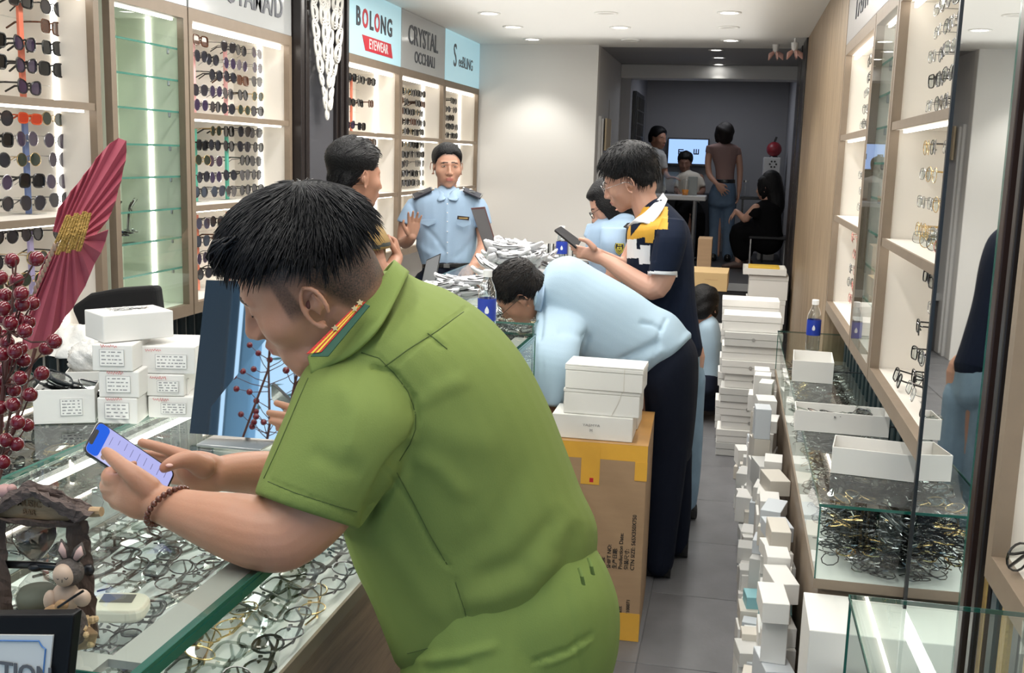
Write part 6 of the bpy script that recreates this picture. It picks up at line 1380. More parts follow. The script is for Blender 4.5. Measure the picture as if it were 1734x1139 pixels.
# near hand: palm under the phone, thumb across the screen, fingers wrapped behind
sil(b, [(272, 822, 262, 880, 1.44, 0.046), (245, 806, 228, 876, 1.435, 0.050), (215, 796, 200, 862, 1.44, 0.046), (192, 806, 182, 846, 1.455, 0.036)], n=16)
for js in ([(205, 812, 1.44, 0.0115), (184, 812, 1.45, 0.0105), (184, 800, 1.475, 0.0098), (206, 790, 1.50, 0.009), (226, 786, 1.51, 0.008)],
           [(203, 826, 1.44, 0.012), (180, 826, 1.46, 0.0108), (185, 812, 1.49, 0.010), (210, 802, 1.515, 0.009), (232, 800, 1.52, 0.008)],
           [(204, 842, 1.445, 0.012), (184, 838, 1.465, 0.0105), (190, 824, 1.50, 0.0098), (216, 814, 1.525, 0.009), (240, 812, 1.53, 0.008)],
           [(210, 856, 1.45, 0.011), (194, 850, 1.47, 0.0098), (204, 838, 1.505, 0.009), (226, 828, 1.53, 0.008), (246, 826, 1.535, 0.0075)]): limb(b, js, 10)
limb(b, [(252, 828, 1.432, 0.021), (228, 806, 1.425, 0.0165), (207, 789, 1.428, 0.0128), (190, 774, 1.440, 0.0112), (180, 765, 1.448, 0.0088)], 12)
# far hand: index under the phone's far edge, thumb over the screen
sil(b, [(372, 772, 372, 832, 1.60, 0.042), (345, 764, 344, 834, 1.585, 0.050), (318, 764, 318, 826, 1.575, 0.046), (300, 768, 304, 812, 1.575, 0.034)], n=16)
for js in ([(322, 774, 1.60, 0.012), (295, 765, 1.60, 0.0105), (266, 756, 1.595, 0.0096), (240, 749, 1.59, 0.0085)],
           [(318, 786, 1.60, 0.012), (290, 778, 1.61, 0.0105), (262, 772, 1.61, 0.0096), (236, 768, 1.605, 0.0085)],
           [(316, 800, 1.60, 0.0115), (290, 795, 1.61, 0.0102), (266, 790, 1.615, 0.0092), (246, 786, 1.61, 0.008)],
           [(318, 812, 1.60, 0.0105), (296, 812, 1.61, 0.0092), (276, 808, 1.61, 0.0082), (262, 804, 1.61, 0.0072)]): limb(b, js, 10)
limb(b, [(345, 790, 1.565, 0.020), (322, 779, 1.545, 0.0165), (302, 780, 1.530, 0.0130), (286, 787, 1.520, 0.0112), (278, 792, 1.517, 0.0090)], 12)
# legs inside the trousers down to the floor
for (x0, y0, yy) in ((-0.30, 0, 1.62), (-0.26, 0, 1.86)):
    limb(b, [(Vector((-0.36, 1.70, 0.98)), 0.10), (Vector((x0 - 0.03, yy, 0.50)), 0.065), (Vector((x0, yy, 0.10)), 0.045)], 12)
def fade1(L):
    k = hair_mask(L, 'short'); a = sst(-0.012, 0.030, k) * sst(0.088, 0.082, np.abs(L[:, 0])) * np.maximum(sst(0.034, 0.026, L[:, 1]), sst(0.020, 0.040, L[:, 2]))
    b_ = sst(0.045, 0.055, np.abs(L[:, 0])) * sst(0.004, 0.010, L[:, 1]) * sst(0.032, 0.026, L[:, 1]) * sst(-0.034, -0.010, L[:, 2]) * 0.8
    return np.clip(np.maximum(a, b_), 0, 1)
bo = clothpart('body', b, p1, [SKIN, LIP, BROW, STUB], 0.0031, 5, matfn=face_mats(H1, SKIN, fade1))
def flow1(p):
    # from the crown whorl outwards: forward on top, down on the sides
    w = np.array([0.0, -0.055, 0.105]); g = p - w; g[2] -= 0.02; return g / (np.linalg.norm(g) + 1e-6) * 0.9 + np.array([0, 0.35, -0.1])
hair_shell(p1, H1, 'fade', HAIR, (0.024, 0.006, 0.011), 150, 120, 0.006, 0, 3, rough_=0.004, strands=4200, slen=0.032, srad=0.0007, flow=flow1, mcol=HAIRS)
# front tuft overhanging the forehead
tf = MB(); rt = random.Random(4)
for i in range(200):
    x = rt.uniform(-0.06, 0.06); s0 = Vector((x, 0.056 + rt.uniform(-0.03, 0.01), 0.108 + rt.uniform(-0.012, 0.008))); d1 = Vector((x * 1.06 + rt.gauss(0, 0.004), 0.080 + rt.uniform(-0.012, 0.006), 0.098 + rt.uniform(-0.01, 0.01))); d2 = Vector((x * 1.05 + rt.gauss(0, 0.006), 0.086 + rt.uniform(-0.010, 0.003), 0.078 + rt.uniform(-0.010, 0.018)))
    tf.tube([H1 @ s0, H1 @ (s0 * 0.5 + d1 * 0.5 + Vector((0, 0, 0.004))), H1 @ d1, H1 @ d2], [0.002, 0.0022, 0.0018, 0.0004], 4, cap=False)
tf.build('hair_fringe', HAIRS, p1, smooth=True)
for (c_, s_) in (((-0.0718), -1), ((0.0718), 1)):
    MB().ball(H1 @ Vector((c_ * 1.09, -0.006, -0.010)), (0.004, 0.0045, 0.0065), 10, 8).build('ear_canal', mat('ear_shadow', (0.12, 0.04, 0.03), 0.8), p1, smooth=True)
for s_ in (-1, 1):
    MB().tube([H1 @ Vector((s_ * (0.030 + 0.0135 * math.cos(a)), 0.0845 - 0.004 * abs(math.cos(a)), -0.001 - 0.0035 * math.sin(a))) for a in [math.pi * k / 8 for k in range(9)]], 0.0011, 5).build('lash_line', BROW, p1)
for (q, r_) in (((186, 767, 1.4385), 0.0062), ((287, 787.5, 1.5085), 0.0064)):
    c = P(*q); n_ = (CAMP - c).normalized(); n_ = (n_ + Vector((0, 0, 0.5))).normalized()
    MB().ball(c, (r_, r_ * 0.8, r_ * 0.45), 12, 8).build('thumb_nail', mat('nail', (0.70, 0.42, 0.36), 0.25, coat=0.3), p1, smooth=True)
# shirt
s = MB()
sil(s, [(688, 1112, 1000, 965, 1.70, 0.34), (652, 1024, 1005, 895, 1.69, 0.35), (618, 950, 975, 825, 1.68, 0.36), (598, 880, 948, 752, 1.67, 0.37), (582, 800, 918, 680, 1.66, 0.385), (560, 715, 872, 600, 1.65, 0.40), (545, 655, 812, 538, 1.64, 0.40), (548, 622, 752, 500, 1.63, 0.36), (575, 602, 708, 482, 1.62, 0.26), (570, 590, 690, 466, 1.62, 0.17)], n=34, e=0.9)
sil(s, [(560, 596, 640, 560, 1.56, 0.10), (534, 612, 672, 598, 1.52, 0.15), (515, 650, 700, 660, 1.495, 0.19), (496, 700, 706, 722, 1.47, 0.195), (468, 765, 672, 796, 1.445, 0.19), (438, 838, 604, 896, 1.42, 0.185)], n=26, e=0.9, caps=False)
sil(s, [(580, 610, 700, 600, 1.84, 0.16), (520, 680, 690, 740, 1.83, 0.18), (470, 770, 620, 850, 1.80, 0.17)], n=20, caps=False)
folds1 = [([(630, 622), (668, 632), (700, 672), (706, 712), (692, 752), (672, 790)], -0.007, 4), ([(612, 598), (640, 602), (672, 640)], -0.003, 3),
          ([(700, 745), (655, 800), (610, 900)], -0.012, 9), ([(690, 790), (660, 850), (625, 920)], 0.006, 12),
          ([(660, 800), (700, 860), (735, 930), (760, 960)], -0.003, 3), ([(770, 980), (790, 1040), (800, 1080)], -0.0025, 3),
          ([(668, 620), (720, 575), (790, 520)], -0.0022, 2.5), ([(722, 562), (752, 590)], -0.003, 5), ([(726, 556), (758, 584)], 0.002, 6),
          ([(455, 812), (520, 838), (600, 872)], -0.0025, 2.2), ([(510, 655), (490, 720), (455, 805)], -0.002, 2.5),
          ([(940, 930), (900, 985), (840, 1010), (760, 1020)], 0.008, 22), ([(955, 860), (880, 950), (800, 985)], -0.006, 18), ([(980, 880), (960, 960), (905, 1020)], -0.006, 14),
          ([(900, 760), (840, 900), (740, 960)], -0.004, 25), ([(690, 700), (760, 740), (860, 760)], 0.004, 30), ([(705, 690), (740, 660), (800, 640)], 0.004, 16),
          ([(700, 770), (740, 790), (800, 850)], 0.005, 18), ([(640, 900), (700, 980), (760, 1060)], 0.005, 22), ([(575, 640), (600, 700), (590, 780)], 0.004, 18), ([(520, 760), (570, 790), (620, 800)], -0.003, 16)]
sh1 = clothpart('shirt', s, p1, [GREEN], 0.0048, 6, folds=folds1, wr=(0.0026, 15), seed=4)
from mathutils.bvhtree import BVHTree
def drape(root, ob, lines, m, r=0.0008, name='seam', off=0.0004):
    """stitched seams laid on the cloth surface"""
    o0 = ORG[ob.name]; bv = BVHTree.FromPolygons([v.co + o0 for v in ob.data.vertices], [tuple(p.vertices) for p in ob.data.polygons]); mb = MB()
    for pl in lines:
        pts = []
        for i in range(len(pl) - 1):
            L_ = math.dist(pl[i], pl[i + 1]); n_ = max(2, int(L_ / 5))
            for k in range(n_ + (i == len(pl) - 2)):
                f = k / n_; d = Vector(ray(pl[i][0] + f * (pl[i + 1][0] - pl[i][0]), pl[i][1] + f * (pl[i + 1][1] - pl[i][1]))).normalized(); h_ = bv.ray_cast(CAMP, d)
                if h_[0] is not None and (not pts or (h_[0] - pts[-1]).length < 0.05): pts.append(h_[0] + h_[1] * off)
        if len(pts) > 2: mb.tube(pts, r, 5)
    return mb.build(name, m, root, smooth=True)
SEAM = mat('green_seam', (0.075, 0.11, 0.025), 0.8)
drape(p1, sh1, [[(612, 597), (642, 606), (668, 632), (690, 662), (703, 695), (704, 726), (694, 752), (676, 780)], [(652, 620), (690, 592), (740, 560), (785, 528)], [(672, 800), (700, 850), (728, 905), (757, 955)], [(771, 985), (786, 1030), (798, 1085)],
    [(454, 815), (500, 834), (550, 850), (604, 866)], [(522, 640), (500, 690), (470, 760), (447, 810)], [(724, 564), (740, 576), (757, 591)], [(690, 1106), (780, 1082), (860, 1052), (930, 1010), (985, 960)]], SEAM)
# sleeve hem line and flat yoke seam as stitched ridges
def surf_line(name, pts, r, m, root): MB().tube([P(*q) for q in pts], r, 6).build(name, m, root, smooth=True)
# collar standing round the neck, folded over
def loft_sheet(name, top, bot, m, root, th=0.003, n=14, solid=True):
    def sp(pl, t):
        s_ = t * (len(pl) - 1); i = min(int(s_), len(pl) - 2); f = s_ - i; a = [Vector(q) for q in pl]; g = lambda j: a[max(0, min(j, len(a) - 1))]
        return 0.5 * ((2 * g(i)) + (g(i + 1) - g(i - 1)) * f + (2 * g(i - 1) - 5 * g(i) + 4 * g(i + 1) - g(i + 2)) * f * f + (3 * g(i) - g(i - 1) - 3 * g(i + 1) + g(i + 2)) * f ** 3)
    vs = []; m_ = 5
    for k in range(n + 1):
        a, b_ = sp(top, k / n), sp(bot, k / n)
        for q in range(m_ + 1): vs.append(a + (b_ - a) * (q / m_))
    mb = MB(); mb.add(vs, [(k * (m_ + 1) + q, (k + 1) * (m_ + 1) + q, (k + 1) * (m_ + 1) + q + 1, k * (m_ + 1) + q + 1) for k in range(n) for q in range(m_)])
    o = mb.build(name, m, root, smooth=True); so = o.modifiers.new('thick', 'SOLIDIFY'); so.thickness = th; so.offset = 0; return o
GCOL = mat('green_collar_cloth', (0.19, 0.255, 0.066), 0.8, bump=(420, 0.10), spec=0.25)
loft_sheet('collar', [P(521, 604, 1.44), P(540, 588, 1.455), P(580, 556, 1.47), P(622, 505, 1.49), P(664, 447, 1.56), P(655, 452, 1.66), P(600, 520, 1.70)],
           [P(528, 634, 1.43), P(552, 622, 1.432), P(600, 596, 1.435), P(648, 546, 1.45), P(690, 466, 1.56), P(680, 480, 1.68), P(620, 560, 1.72)], GCOL, p1, 0.005, 22)
# red shoulder/collar board with yellow stripes and metal stars
_b0, _b1, _b2 = P(519, 600, 1.404), P(621, 511, 1.444), P(556, 604, 1.408); _bn = (_b1 - _b0).cross(_b2 - _b0).normalized(); _bn = _bn if _bn.dot(CAMP - _b0) > 0 else -_bn
def onb(x, y, off=0.0):
    d = Vector(ray(x, y)); return CAMP + d * ((_b0 - CAMP).dot(_bn) / d.dot(_bn)) + _bn * off
def board(pts, Y, m, name, par, th, off=0.0):
    q = [onb(x, y) for i, (x, y) in enumerate(pts)]; n_ = _bn
    return MB().slab([a + n_ * off for a in q], n_ * th).build(name, m, par, bevel=0.0006, seg=1), n_
YB = (1.404, 1.440, 1.446, 1.412)
RED = mat('red_insignia', (0.62, 0.035, 0.025), 0.6, bump=(300, 0.3)); YEL = mat('yellow_stripe', (0.85, 0.55, 0.05), 0.5); DKG = mat('dark_green_backing', (0.03, 0.10, 0.06), 0.7)
eb, en = board([(526, 604), (612, 512), (627, 518), (556, 604)], YB, DKG, 'insignia_board', p1, 0.003, 0.0)
board([(519, 600), (604, 517), (621, 511), (545, 597)], YB, RED, 'red_field', eb, 0.0012, 0.0031)
board([(527, 599), (608, 516), (611.5, 515), (532, 598.5)], YB, YEL, 'yellow_stripe', eb, 0.0006, 0.0044)
board([(536, 598), (613, 514), (616.5, 513), (541, 597.5)], YB, YEL, 'yellow_stripe', eb, 0.0006, 0.0044)
for (x, y, Y) in ((569, 557, 1.418), (602, 524, 1.430), (611, 514, 1.434)):
    c = onb(x, y, 0.0052); r_, v_, z_ = img_axes(c); pts = []
    for k in range(10):
        a = math.pi * k / 5 + 0.3; R_ = 0.0055 if k % 2 == 0 else 0.0026; u1 = en.orthogonal().normalized(); u2 = en.cross(u1); pts.append(c + u1 * R_ * math.cos(a) + u2 * R_ * math.sin(a))
    MB().slab(pts, en * 0.002).build('star', mat('star_metal', (0.80, 0.62, 0.35), 0.25, 1.0), eb)
# trousers
tr = MB()
sil(tr, [(700, 1075, 1000, 925, 1.70, 0.30), (696, 1105, 1024, 968, 1.70, 0.32), (694, 1145, 1043, 1030, 1.70, 0.34), (700, 1200, 1040, 1110, 1.70, 0.34), (720, 1290, 1010, 1200, 1.70, 0.33)], n=30, e=0.9)
for (x0, yy) in ((-0.30, 1.62), (-0.26, 1.86)):
    limb(tr, [(Vector((-0.37, yy * 0.5 + 0.86, 0.92)), 0.135), (Vector((x0 - 0.05, yy, 0.70)), 0.12), (Vector((x0 - 0.02, yy, 0.48)), 0.092), (Vector((x0, yy, 0.16)), 0.082)], 18)
clothpart('trousers', tr, p1, [GREEN2], 0.006, 5, folds=[([(905, 1120), (960, 1100), (1000, 1075)], -0.006, 3.5), ([(912, 1128), (965, 1108), (1004, 1080)], 0.004, 5), ([(958, 1000), (970, 1060), (985, 1139)], -0.002, 3), ([(700, 1120), (780, 1110), (850, 1090)], 0.006, 9), ([(720, 1139), (800, 1125)], -0.005, 8)], wr=(0.002, 18))
for (x, y) in ((985, 975), (1001, 958)): MB().tube([P(x - 5, y - 14, 1.545), P(x, y, 1.54), P(x + 3, y + 14, 1.55)], 0.004, 6, flat=0.4).build('belt_loop', GREEN2, p1)
SHOEB = mat('black_leather', (0.012, 0.012, 0.013), 0.25)
for (x0, yy) in ((-0.30, 1.62), (-0.26, 1.86)): shoe(p1, (x0 + 0.06, yy, 0.001), (x0 - 0.20, yy - 0.02, 0.001), SHOEB)
# bead bracelet (worn)
bc = P(264, 851, 1.44); ad = (P(300, 862, 1.425) - P(262, 850, 1.44)).normalized(); u1 = ad.orthogonal().normalized(); u2 = ad.cross(u1)
BW = mat('brown_wood_bead', (0.12, 0.035, 0.02), 0.22, coat=0.4); bracelet = thing('bead_bracelet', 'dark brown wooden bead bracelet on the wrist of the green-shirted person', 'bracelet', bc)
# tilt the ring as it hangs in the photo
pa, pb = P(290, 822, 1.43), P(268, 889, 1.425); cc = (pa + pb) / 2; ua = (pb - pa).normalized(); va = ua.cross(ad).normalized(); hb = (pb - pa).length / 2
bead0 = None
for k in range(24):
    a = 2 * math.pi * k / 24; c = cc + ua * hb * math.cos(a) + va * 0.034 * math.sin(a) - ad * 0.012 * math.cos(a * 1) + ad * 0.006
    if bead0 is None: bead0 = MB().ball((0, 0, 0), 0.0050, 10, 8).build('bead', BW, None, smooth=True); o = bead0
    else: o = bead0.copy(); SC.collection.objects.link(o)
    o.parent = bracelet; o.location = c - bc
# phone
ph = thing('smartphone', 'smartphone with a white and blue chat screen held by the green-shirted person', 'phone', P(220, 770, 1.49))
A, B_, D_ = P(167, 710, 1.505), P(139, 762, 1.462), P(298, 799, 1.548); C_ = D_ + (B_ - A)
ex_, ey_ = (D_ - A), (B_ - A); n_ = ex_.cross(ey_).normalized(); n_ = n_ if n_.dot(CAMP - A) > 0 else -n_
def rr_pts(u0, u1, v0, v1, r, k=5):
    Lx, Ly = ex_.length, ey_.length; ux, uy = ex_.normalized(), ey_.normalized(); pts = []
    for cx_, cy_, a0 in ((u1 * Lx - r, v1 * Ly - r, 0), (u0 * Lx + r, v1 * Ly - r, 1), (u0 * Lx + r, v0 * Ly + r, 2), (u1 * Lx - r, v0 * Ly + r, 3)):
        for q in range(k + 1):
            a = (a0 + q / k) * math.pi / 2; pts.append(A + ux * (cx_ + r * math.cos(a)) + uy * (cy_ + r * math.sin(a)))
    return pts
MB().slab(rr_pts(0, 1, 0, 1, 0.010), -n_ * 0.008).build('phone_case', mat('phone_case_black', (0.012, 0.014, 0.018), 0.25, coat=0.5), ph, bevel=0.001)
MB().slab([p_ + n_ * 0.0003 for p_ in rr_pts(0.02, 0.98, 0.04, 0.96, 0.008)], n_ * 0.0004).build('screen', emit('screen_lilac', (0.52, 0.53, 0.95), 0.80), ph)
MB().slab([p_ + n_ * 0.0009 for p_ in rr_pts(0.022, 0.17, 0.045, 0.955, 0.0075)], n_ * 0.0002).build('blue_header', emit('screen_blue', (0.03, 0.14, 0.80), 0.85), ph)
MB().slab([p_ + n_ * 0.0013 for p_ in rr_pts(0.02, 0.065, 0.27, 0.73, 0.0030)], n_ * 0.0002).build('notch', BLACK, ph)
MB().slab([p_ + n_ * 0.0010 for p_ in rr_pts(0.17, 0.975, 0.74, 0.955, 0.004)], n_ * 0.0002).build('avatar_row', emit('screen_white', (0.62, 0.62, 0.95), 0.85), ph)
for k in range(6): MB().slab([p_ + n_ * 0.0013 for p_ in rr_pts(0.20 + k * 0.085, 0.255 + k * 0.085, 0.78, 0.91, 0.0032)], n_ * 0.0002).build('round_picture', (mat('pic_a', (0.25, 0.15, 0.1), 0.5), mat('pic_b', (0.15, 0.2, 0.22), 0.5))[k % 2], ph)
ln = MB(); rq = random.Random(6)
for k in range(9):
    u = 0.22 + k * 0.085; v = 0.12 + rq.uniform(0, 0.1); L_ = rq.uniform(0.1, 0.3)
    ln.slab([p_ + n_ * 0.0012 for p_ in rr_pts(u, u + 0.005, v, v + L_, 0.0004, 1)], n_ * 0.0002)
ln.build('text_lines', mat('screen_text', (0.10, 0.10, 0.25), 0.5), ph)
# ================================================================== THE OTHER PEOPLE
SKINM = mat('skin_medium', (0.44, 0.235, 0.16), 0.5, var=(14, 0.08), sub=0.08)
BLUE = mat('pale_blue_uniform', (0.31, 0.43, 0.58), 0.75, var=(3, 0.06), bump=(300, 0.12), spec=0.3); BLUE2 = mat('light_blue_shirt', (0.37, 0.50, 0.61), 0.75, var=(3, 0.05), bump=(300, 0.1), spec=0.3)
NAVY = mat('navy_trousers', (0.008, 0.011, 0.022), 0.85, bump=(300, 0.12), spec=0.15); BLK = mat('black_cloth', (0.005, 0.005, 0.006), 0.9, bump=(200, 0.1), spec=0.1); NAVYS = mat('navy_polo', (0.007, 0.012, 0.028), 0.85, bump=(300, 0.1), spec=0.15)
YELC = mat('mustard_cloth', (0.62, 0.33, 0.03), 0.7); WHC = mat('white_cloth', (0.74, 0.75, 0.77), 0.7, bump=(200, 0.1)); JEAN = mat('blue_jeans', (0.10, 0.16, 0.25), 0.75, var=(12, 0.25), bump=(300, 0.2)); JEANL = mat('washed_jeans', (0.22, 0.33, 0.44), 0.75, var=(12, 0.25), bump=(300, 0.2))
OLIVE = mat('mustard_brown_polo', (0.22, 0.135, 0.035), 0.75, bump=(300, 0.15)); OLIVT = mat('polo_dark_trim', (0.03, 0.035, 0.03), 0.7); MAUVE = mat('mauve_top', (0.27, 0.17, 0.155), 0.8, bump=(300, 0.1))
def feet(root, a, b, z=0.001, dy=-1, m=SHOEB, L=0.26):
    for (x, y) in (a, b): shoe(root, (x, y + 0.08 * (-dy), z), (x, y + dy * (L - 0.08), z), m)
def patch(root, c, s, n_):
    """shield-shaped sleeve badge, black with yellow border and chevrons"""
    n_ = n_.normalized(); up = Vector((0, 0, 1)); r = up.cross(n_).normalized(); up = n_.cross(r)
    def q(u, v, o): return c + r * u * s + up * v * s + n_ * o
    sh = [(-0.8, 1), (0.8, 1), (0.95, 0.2), (0.6, -0.7), (0, -1.15), (-0.6, -0.7), (-0.95, 0.2)]
    pb_ = MB().slab([q(u, v, 0) for u, v in sh], n_ * 0.0015).build('sleeve_badge', mat('badge_black', (0.012, 0.014, 0.02), 0.6), root)
    yb = mat('badge_yellow', (0.80, 0.72, 0.08), 0.5); m = MB()
    m.tube([q(u * 0.86, v * 0.9, 0.002) for u, v in sh], 0.05 * s, 5, closed=True); m.tube([q(u * 0.5, v * 0.45 - 0.2, 0.002) for u, v in sh], 0.045 * s, 5, closed=True)
    m.tube([q(-0.35, 0.0, 0.002), q(0, -0.4, 0.002), q(0.35, 0.0, 0.002)], 0.05 * s, 5); m.tube([q(-0.35, 0.2, 0.002), q(0, -0.15, 0.002), q(0.35, 0.2, 0.002)], 0.05 * s, 5)
    m.build('badge_lines', yb, pb_); text_mb('INS', q(0, 0.62, 0.002), r, up, 0.5 * s, 0.0003, 'CENTER', 0.0).build('badge_letters', yb, pb_)
# ---- 2: mustard polo, half turned away at the left
p2 = thing('person', 'person in mustard-brown polo with dark collar, turned away behind the green shoulder', 'person', P(605, 600, 4.35) * 1.0)
Y2 = 4.35; H2 = headframe(603, 297, Y2, (0.84, -0.06, 0.54), (0.06, 0.99, 0.05), 1.14)
b = MB(); add_head(b, H2, 80, 64, plump=0.003); limb(b, [(H2 @ Vector((0, -0.025, -0.06)), 0.060), (595, 352, Y2, 0.064), (592, 378, Y2, 0.08)])
sil(b, [(570, 380, 630, 378, Y2, 0.2), (570, 440, 635, 440, Y2, 0.2), (575, 540, 640, 540, Y2, 0.2)])
limb(b, [(620, 388, Y2 - 0.05, 0.046), (632, 425, Y2 - 0.1, 0.043), (645, 462, Y2 - 0.12, 0.040), (662, 455, Y2 - 0.05, 0.034), (672, 435, Y2 + 0.04, 0.028)])
limb(b, [(585, 390, Y2 - 0.1, 0.05), (590, 440, Y2 - 0.12, 0.045), (600, 500, Y2 - 0.12, 0.04)])
hand(b, P(675, 440, Y2 + 0.04), (-0.25, 0.15, 0.95), (-0.9, -0.2, 0), 1.0, 1.1)
for (x, y) in ((-1.66, Y2), (-1.52, Y2)): limb(b, [(Vector((-1.6, Y2, 0.9)), 0.09), (Vector((x, y, 0.5)), 0.06), (Vector((x, y, 0.10)), 0.04)])
clothpart('body', b, p2, [SKIN2, LIP, BROW, STUB], 0.006, 3, matfn=face_mats(H2, SKIN2, stub_w('fade', -0.03, 0.02)))
hair_shell(p2, H2, 'crop', HAIR, (0.030, 0.008, 0.022), 90, 72, 0.003, 0, 5, strands=700, slen=0.035, srad=0.0013, flow=lambda p: np.array([0, 0.8, 0.6]), mcol=HAIRS)
s = MB(); sil(s, [(578, 350, 618, 352, Y2, 0.16), (560, 362, 628, 364, Y2, 0.26), (552, 385, 642, 392, Y2, 0.34), (556, 430, 648, 430, Y2, 0.32), (562, 490, 638, 490, Y2, 0.30), (562, 545, 632, 545, Y2, 0.28)], e=0.85)
sil(s, [(598, 360, 640, 374, Y2 - 0.06, 0.15), (602, 395, 656, 402, Y2 - 0.1, 0.18), (606, 430, 660, 420, Y2 - 0.11, 0.17)], caps=False)
clothpart('polo_shirt', s, p2, [OLIVE, OLIVT], 0.008, 3, wr=(0.003, 14), matfn=lambda C, x, y, N: ((x > 604) & (np.abs((y - 424) + (x - 606) * 0.2) < 3.2) & (C[:, 1] < Y2)) * 1)
loft_sheet('collar', [P(578, 344, Y2 - 0.08), P(590, 350, Y2 - 0.10), P(608, 352, Y2 - 0.06), P(622, 350, Y2 + 0.02)], [P(566, 360, Y2 - 0.11), P(590, 368, Y2 - 0.15), P(612, 368, Y2 - 0.1), P(630, 366, Y2 + 0.0)], OLIVT, p2, 0.006)
t_ = MB(); sil(t_, [(562, 530, 632, 530, Y2, 0.28), (562, 600, 628, 600, Y2, 0.28), (562, 660, 625, 660, Y2, 0.27)], caps=True)
for x in (-1.70, -1.54): limb(t_, [(Vector((x, Y2, 0.88)), 0.11), (Vector((x, Y2, 0.5)), 0.085), (Vector((x, Y2, 0.09)), 0.07)])
clothpart('trousers', t_, p2, [NAVY], 0.010, 3); feet(p2, (-1.70, Y2), (-1.54, Y2), dy=1)
# ---- 3: uniformed man facing the camera behind the counter
Y3 = 6.02
p3 = thing('person', 'person in pale blue uniform with black shoulder boards facing the camera, hand raised', 'person', (P(757, 450, Y3).x, Y3, 0))
H3 = headframe(757.5, 281, Y3, (0.14, -0.02, -0.99), (0.03, 0.97, -0.22), 1.05)
b = MB(); add_head(b, H3, 110, 90, plump=0.001); limb(b, [(H3 @ Vector((0, -0.02, -0.06)), 0.056), (757, 322, Y3 + 0.02, 0.058), (757, 336, Y3 + 0.02, 0.07)])
sil(b, [(715, 345, 795, 345, Y3, 0.16), (720, 400, 795, 400, Y3, 0.16), (725, 460, 792, 460, Y3, 0.18)])
limb(b, [(700, 350, Y3, 0.05), (688, 380, Y3 - 0.02, 0.046), (684, 408, Y3 - 0.06, 0.040), (692, 407, Y3 - 0.14, 0.034), (698, 400, Y3 - 0.18, 0.027)])
hand(b, P(698, 402, Y3 - 0.18), (0.15, -0.15, 1), (0.5, -1, 0.0), 0.95, 0.15, 0.16, thumb=-1, tcurl=0.1)
limb(b, [(808, 350, Y3, 0.05), (818, 385, Y3, 0.046), (820, 415, Y3 - 0.05, 0.040), (810, 438, Y3 - 0.2, 0.034), (802, 450, Y3 - 0.3, 0.027)])
hand(b, P(802, 450, Y3 - 0.3), (-0.2, -1, -0.35), (-0.3, 0.2, -1), 0.95, 0.3, 0.1, thumb=1)
for dx in (-0.10, 0.10): limb(b, [(Vector((p3.location.x + dx, Y3, 0.85)), 0.08), (Vector((p3.location.x + dx, Y3, 0.1)), 0.045)])
clothpart('body', b, p3, [SKINM, LIP, BROW, STUB], 0.0042, 3, matfn=face_mats(H3, SKIN2, stub_w('short', -0.015, 0.02))); eyes(p3, H3)
hair_shell(p3, H3, 'short', HAIR, (0.020, 0.004, 0.008), 90, 72, 0.001, 0, 6)
s = MB(); sil(s, [(742, 320, 772, 320, Y3, 0.13), (722, 326, 792, 326, Y3, 0.17), (700, 334, 810, 333, Y3, 0.21), (697, 350, 812, 350, Y3, 0.24), (704, 385, 808, 385, Y3, 0.26), (708, 415, 805, 415, Y3, 0.26), (714, 440, 802, 438, Y3, 0.26), (718, 452, 800, 450, Y3, 0.25)], e=0.85)
sil(s, [(694, 336, 712, 336, Y3, 0.12), (684, 352, 714, 360, Y3 - 0.01, 0.155), (673, 374, 707, 386, Y3 - 0.02, 0.155)], caps=False)
sil(s, [(800, 336, 818, 336, Y3, 0.12), (802, 355, 826, 352, Y3, 0.155), (808, 385, 832, 378, Y3 - 0.01, 0.155)], caps=False)
clothpart('uniform_shirt', s, p3, [BLUE], 0.0060, 3, wr=(0.0022, 18), folds=[([(757, 330), (757, 390), (757, 450)], 0.004, 3), ([(712, 378), (735, 400), (752, 425)], -0.006, 4), ([(700, 410), (720, 425), (750, 440)], 0.006, 6), ([(805, 400), (785, 425), (765, 440)], -0.005, 5), ([(742, 405), (730, 430), (728, 448)], 0.005, 5), ([(695, 345), (705, 365)], -0.005, 3)])
def P3s(x, y, d=0.135): return P(x, y, Y3 - d)
loft_sheet('collar', [P3s(738, 318, 0.02), P3s(746, 322, 0.075), P3s(757, 334, 0.095)], [P3s(731, 326, 0.03), P3s(741, 340, 0.115), P3s(752, 338, 0.125)], BLUE, p3, 0.005)
loft_sheet('collar', [P3s(757, 334, 0.095), P3s(767, 322, 0.075), P3s(776, 318, 0.02)], [P3s(761, 338, 0.125), P3s(774, 339, 0.115), P3s(782, 326, 0.03)], BLUE, p3, 0.005)
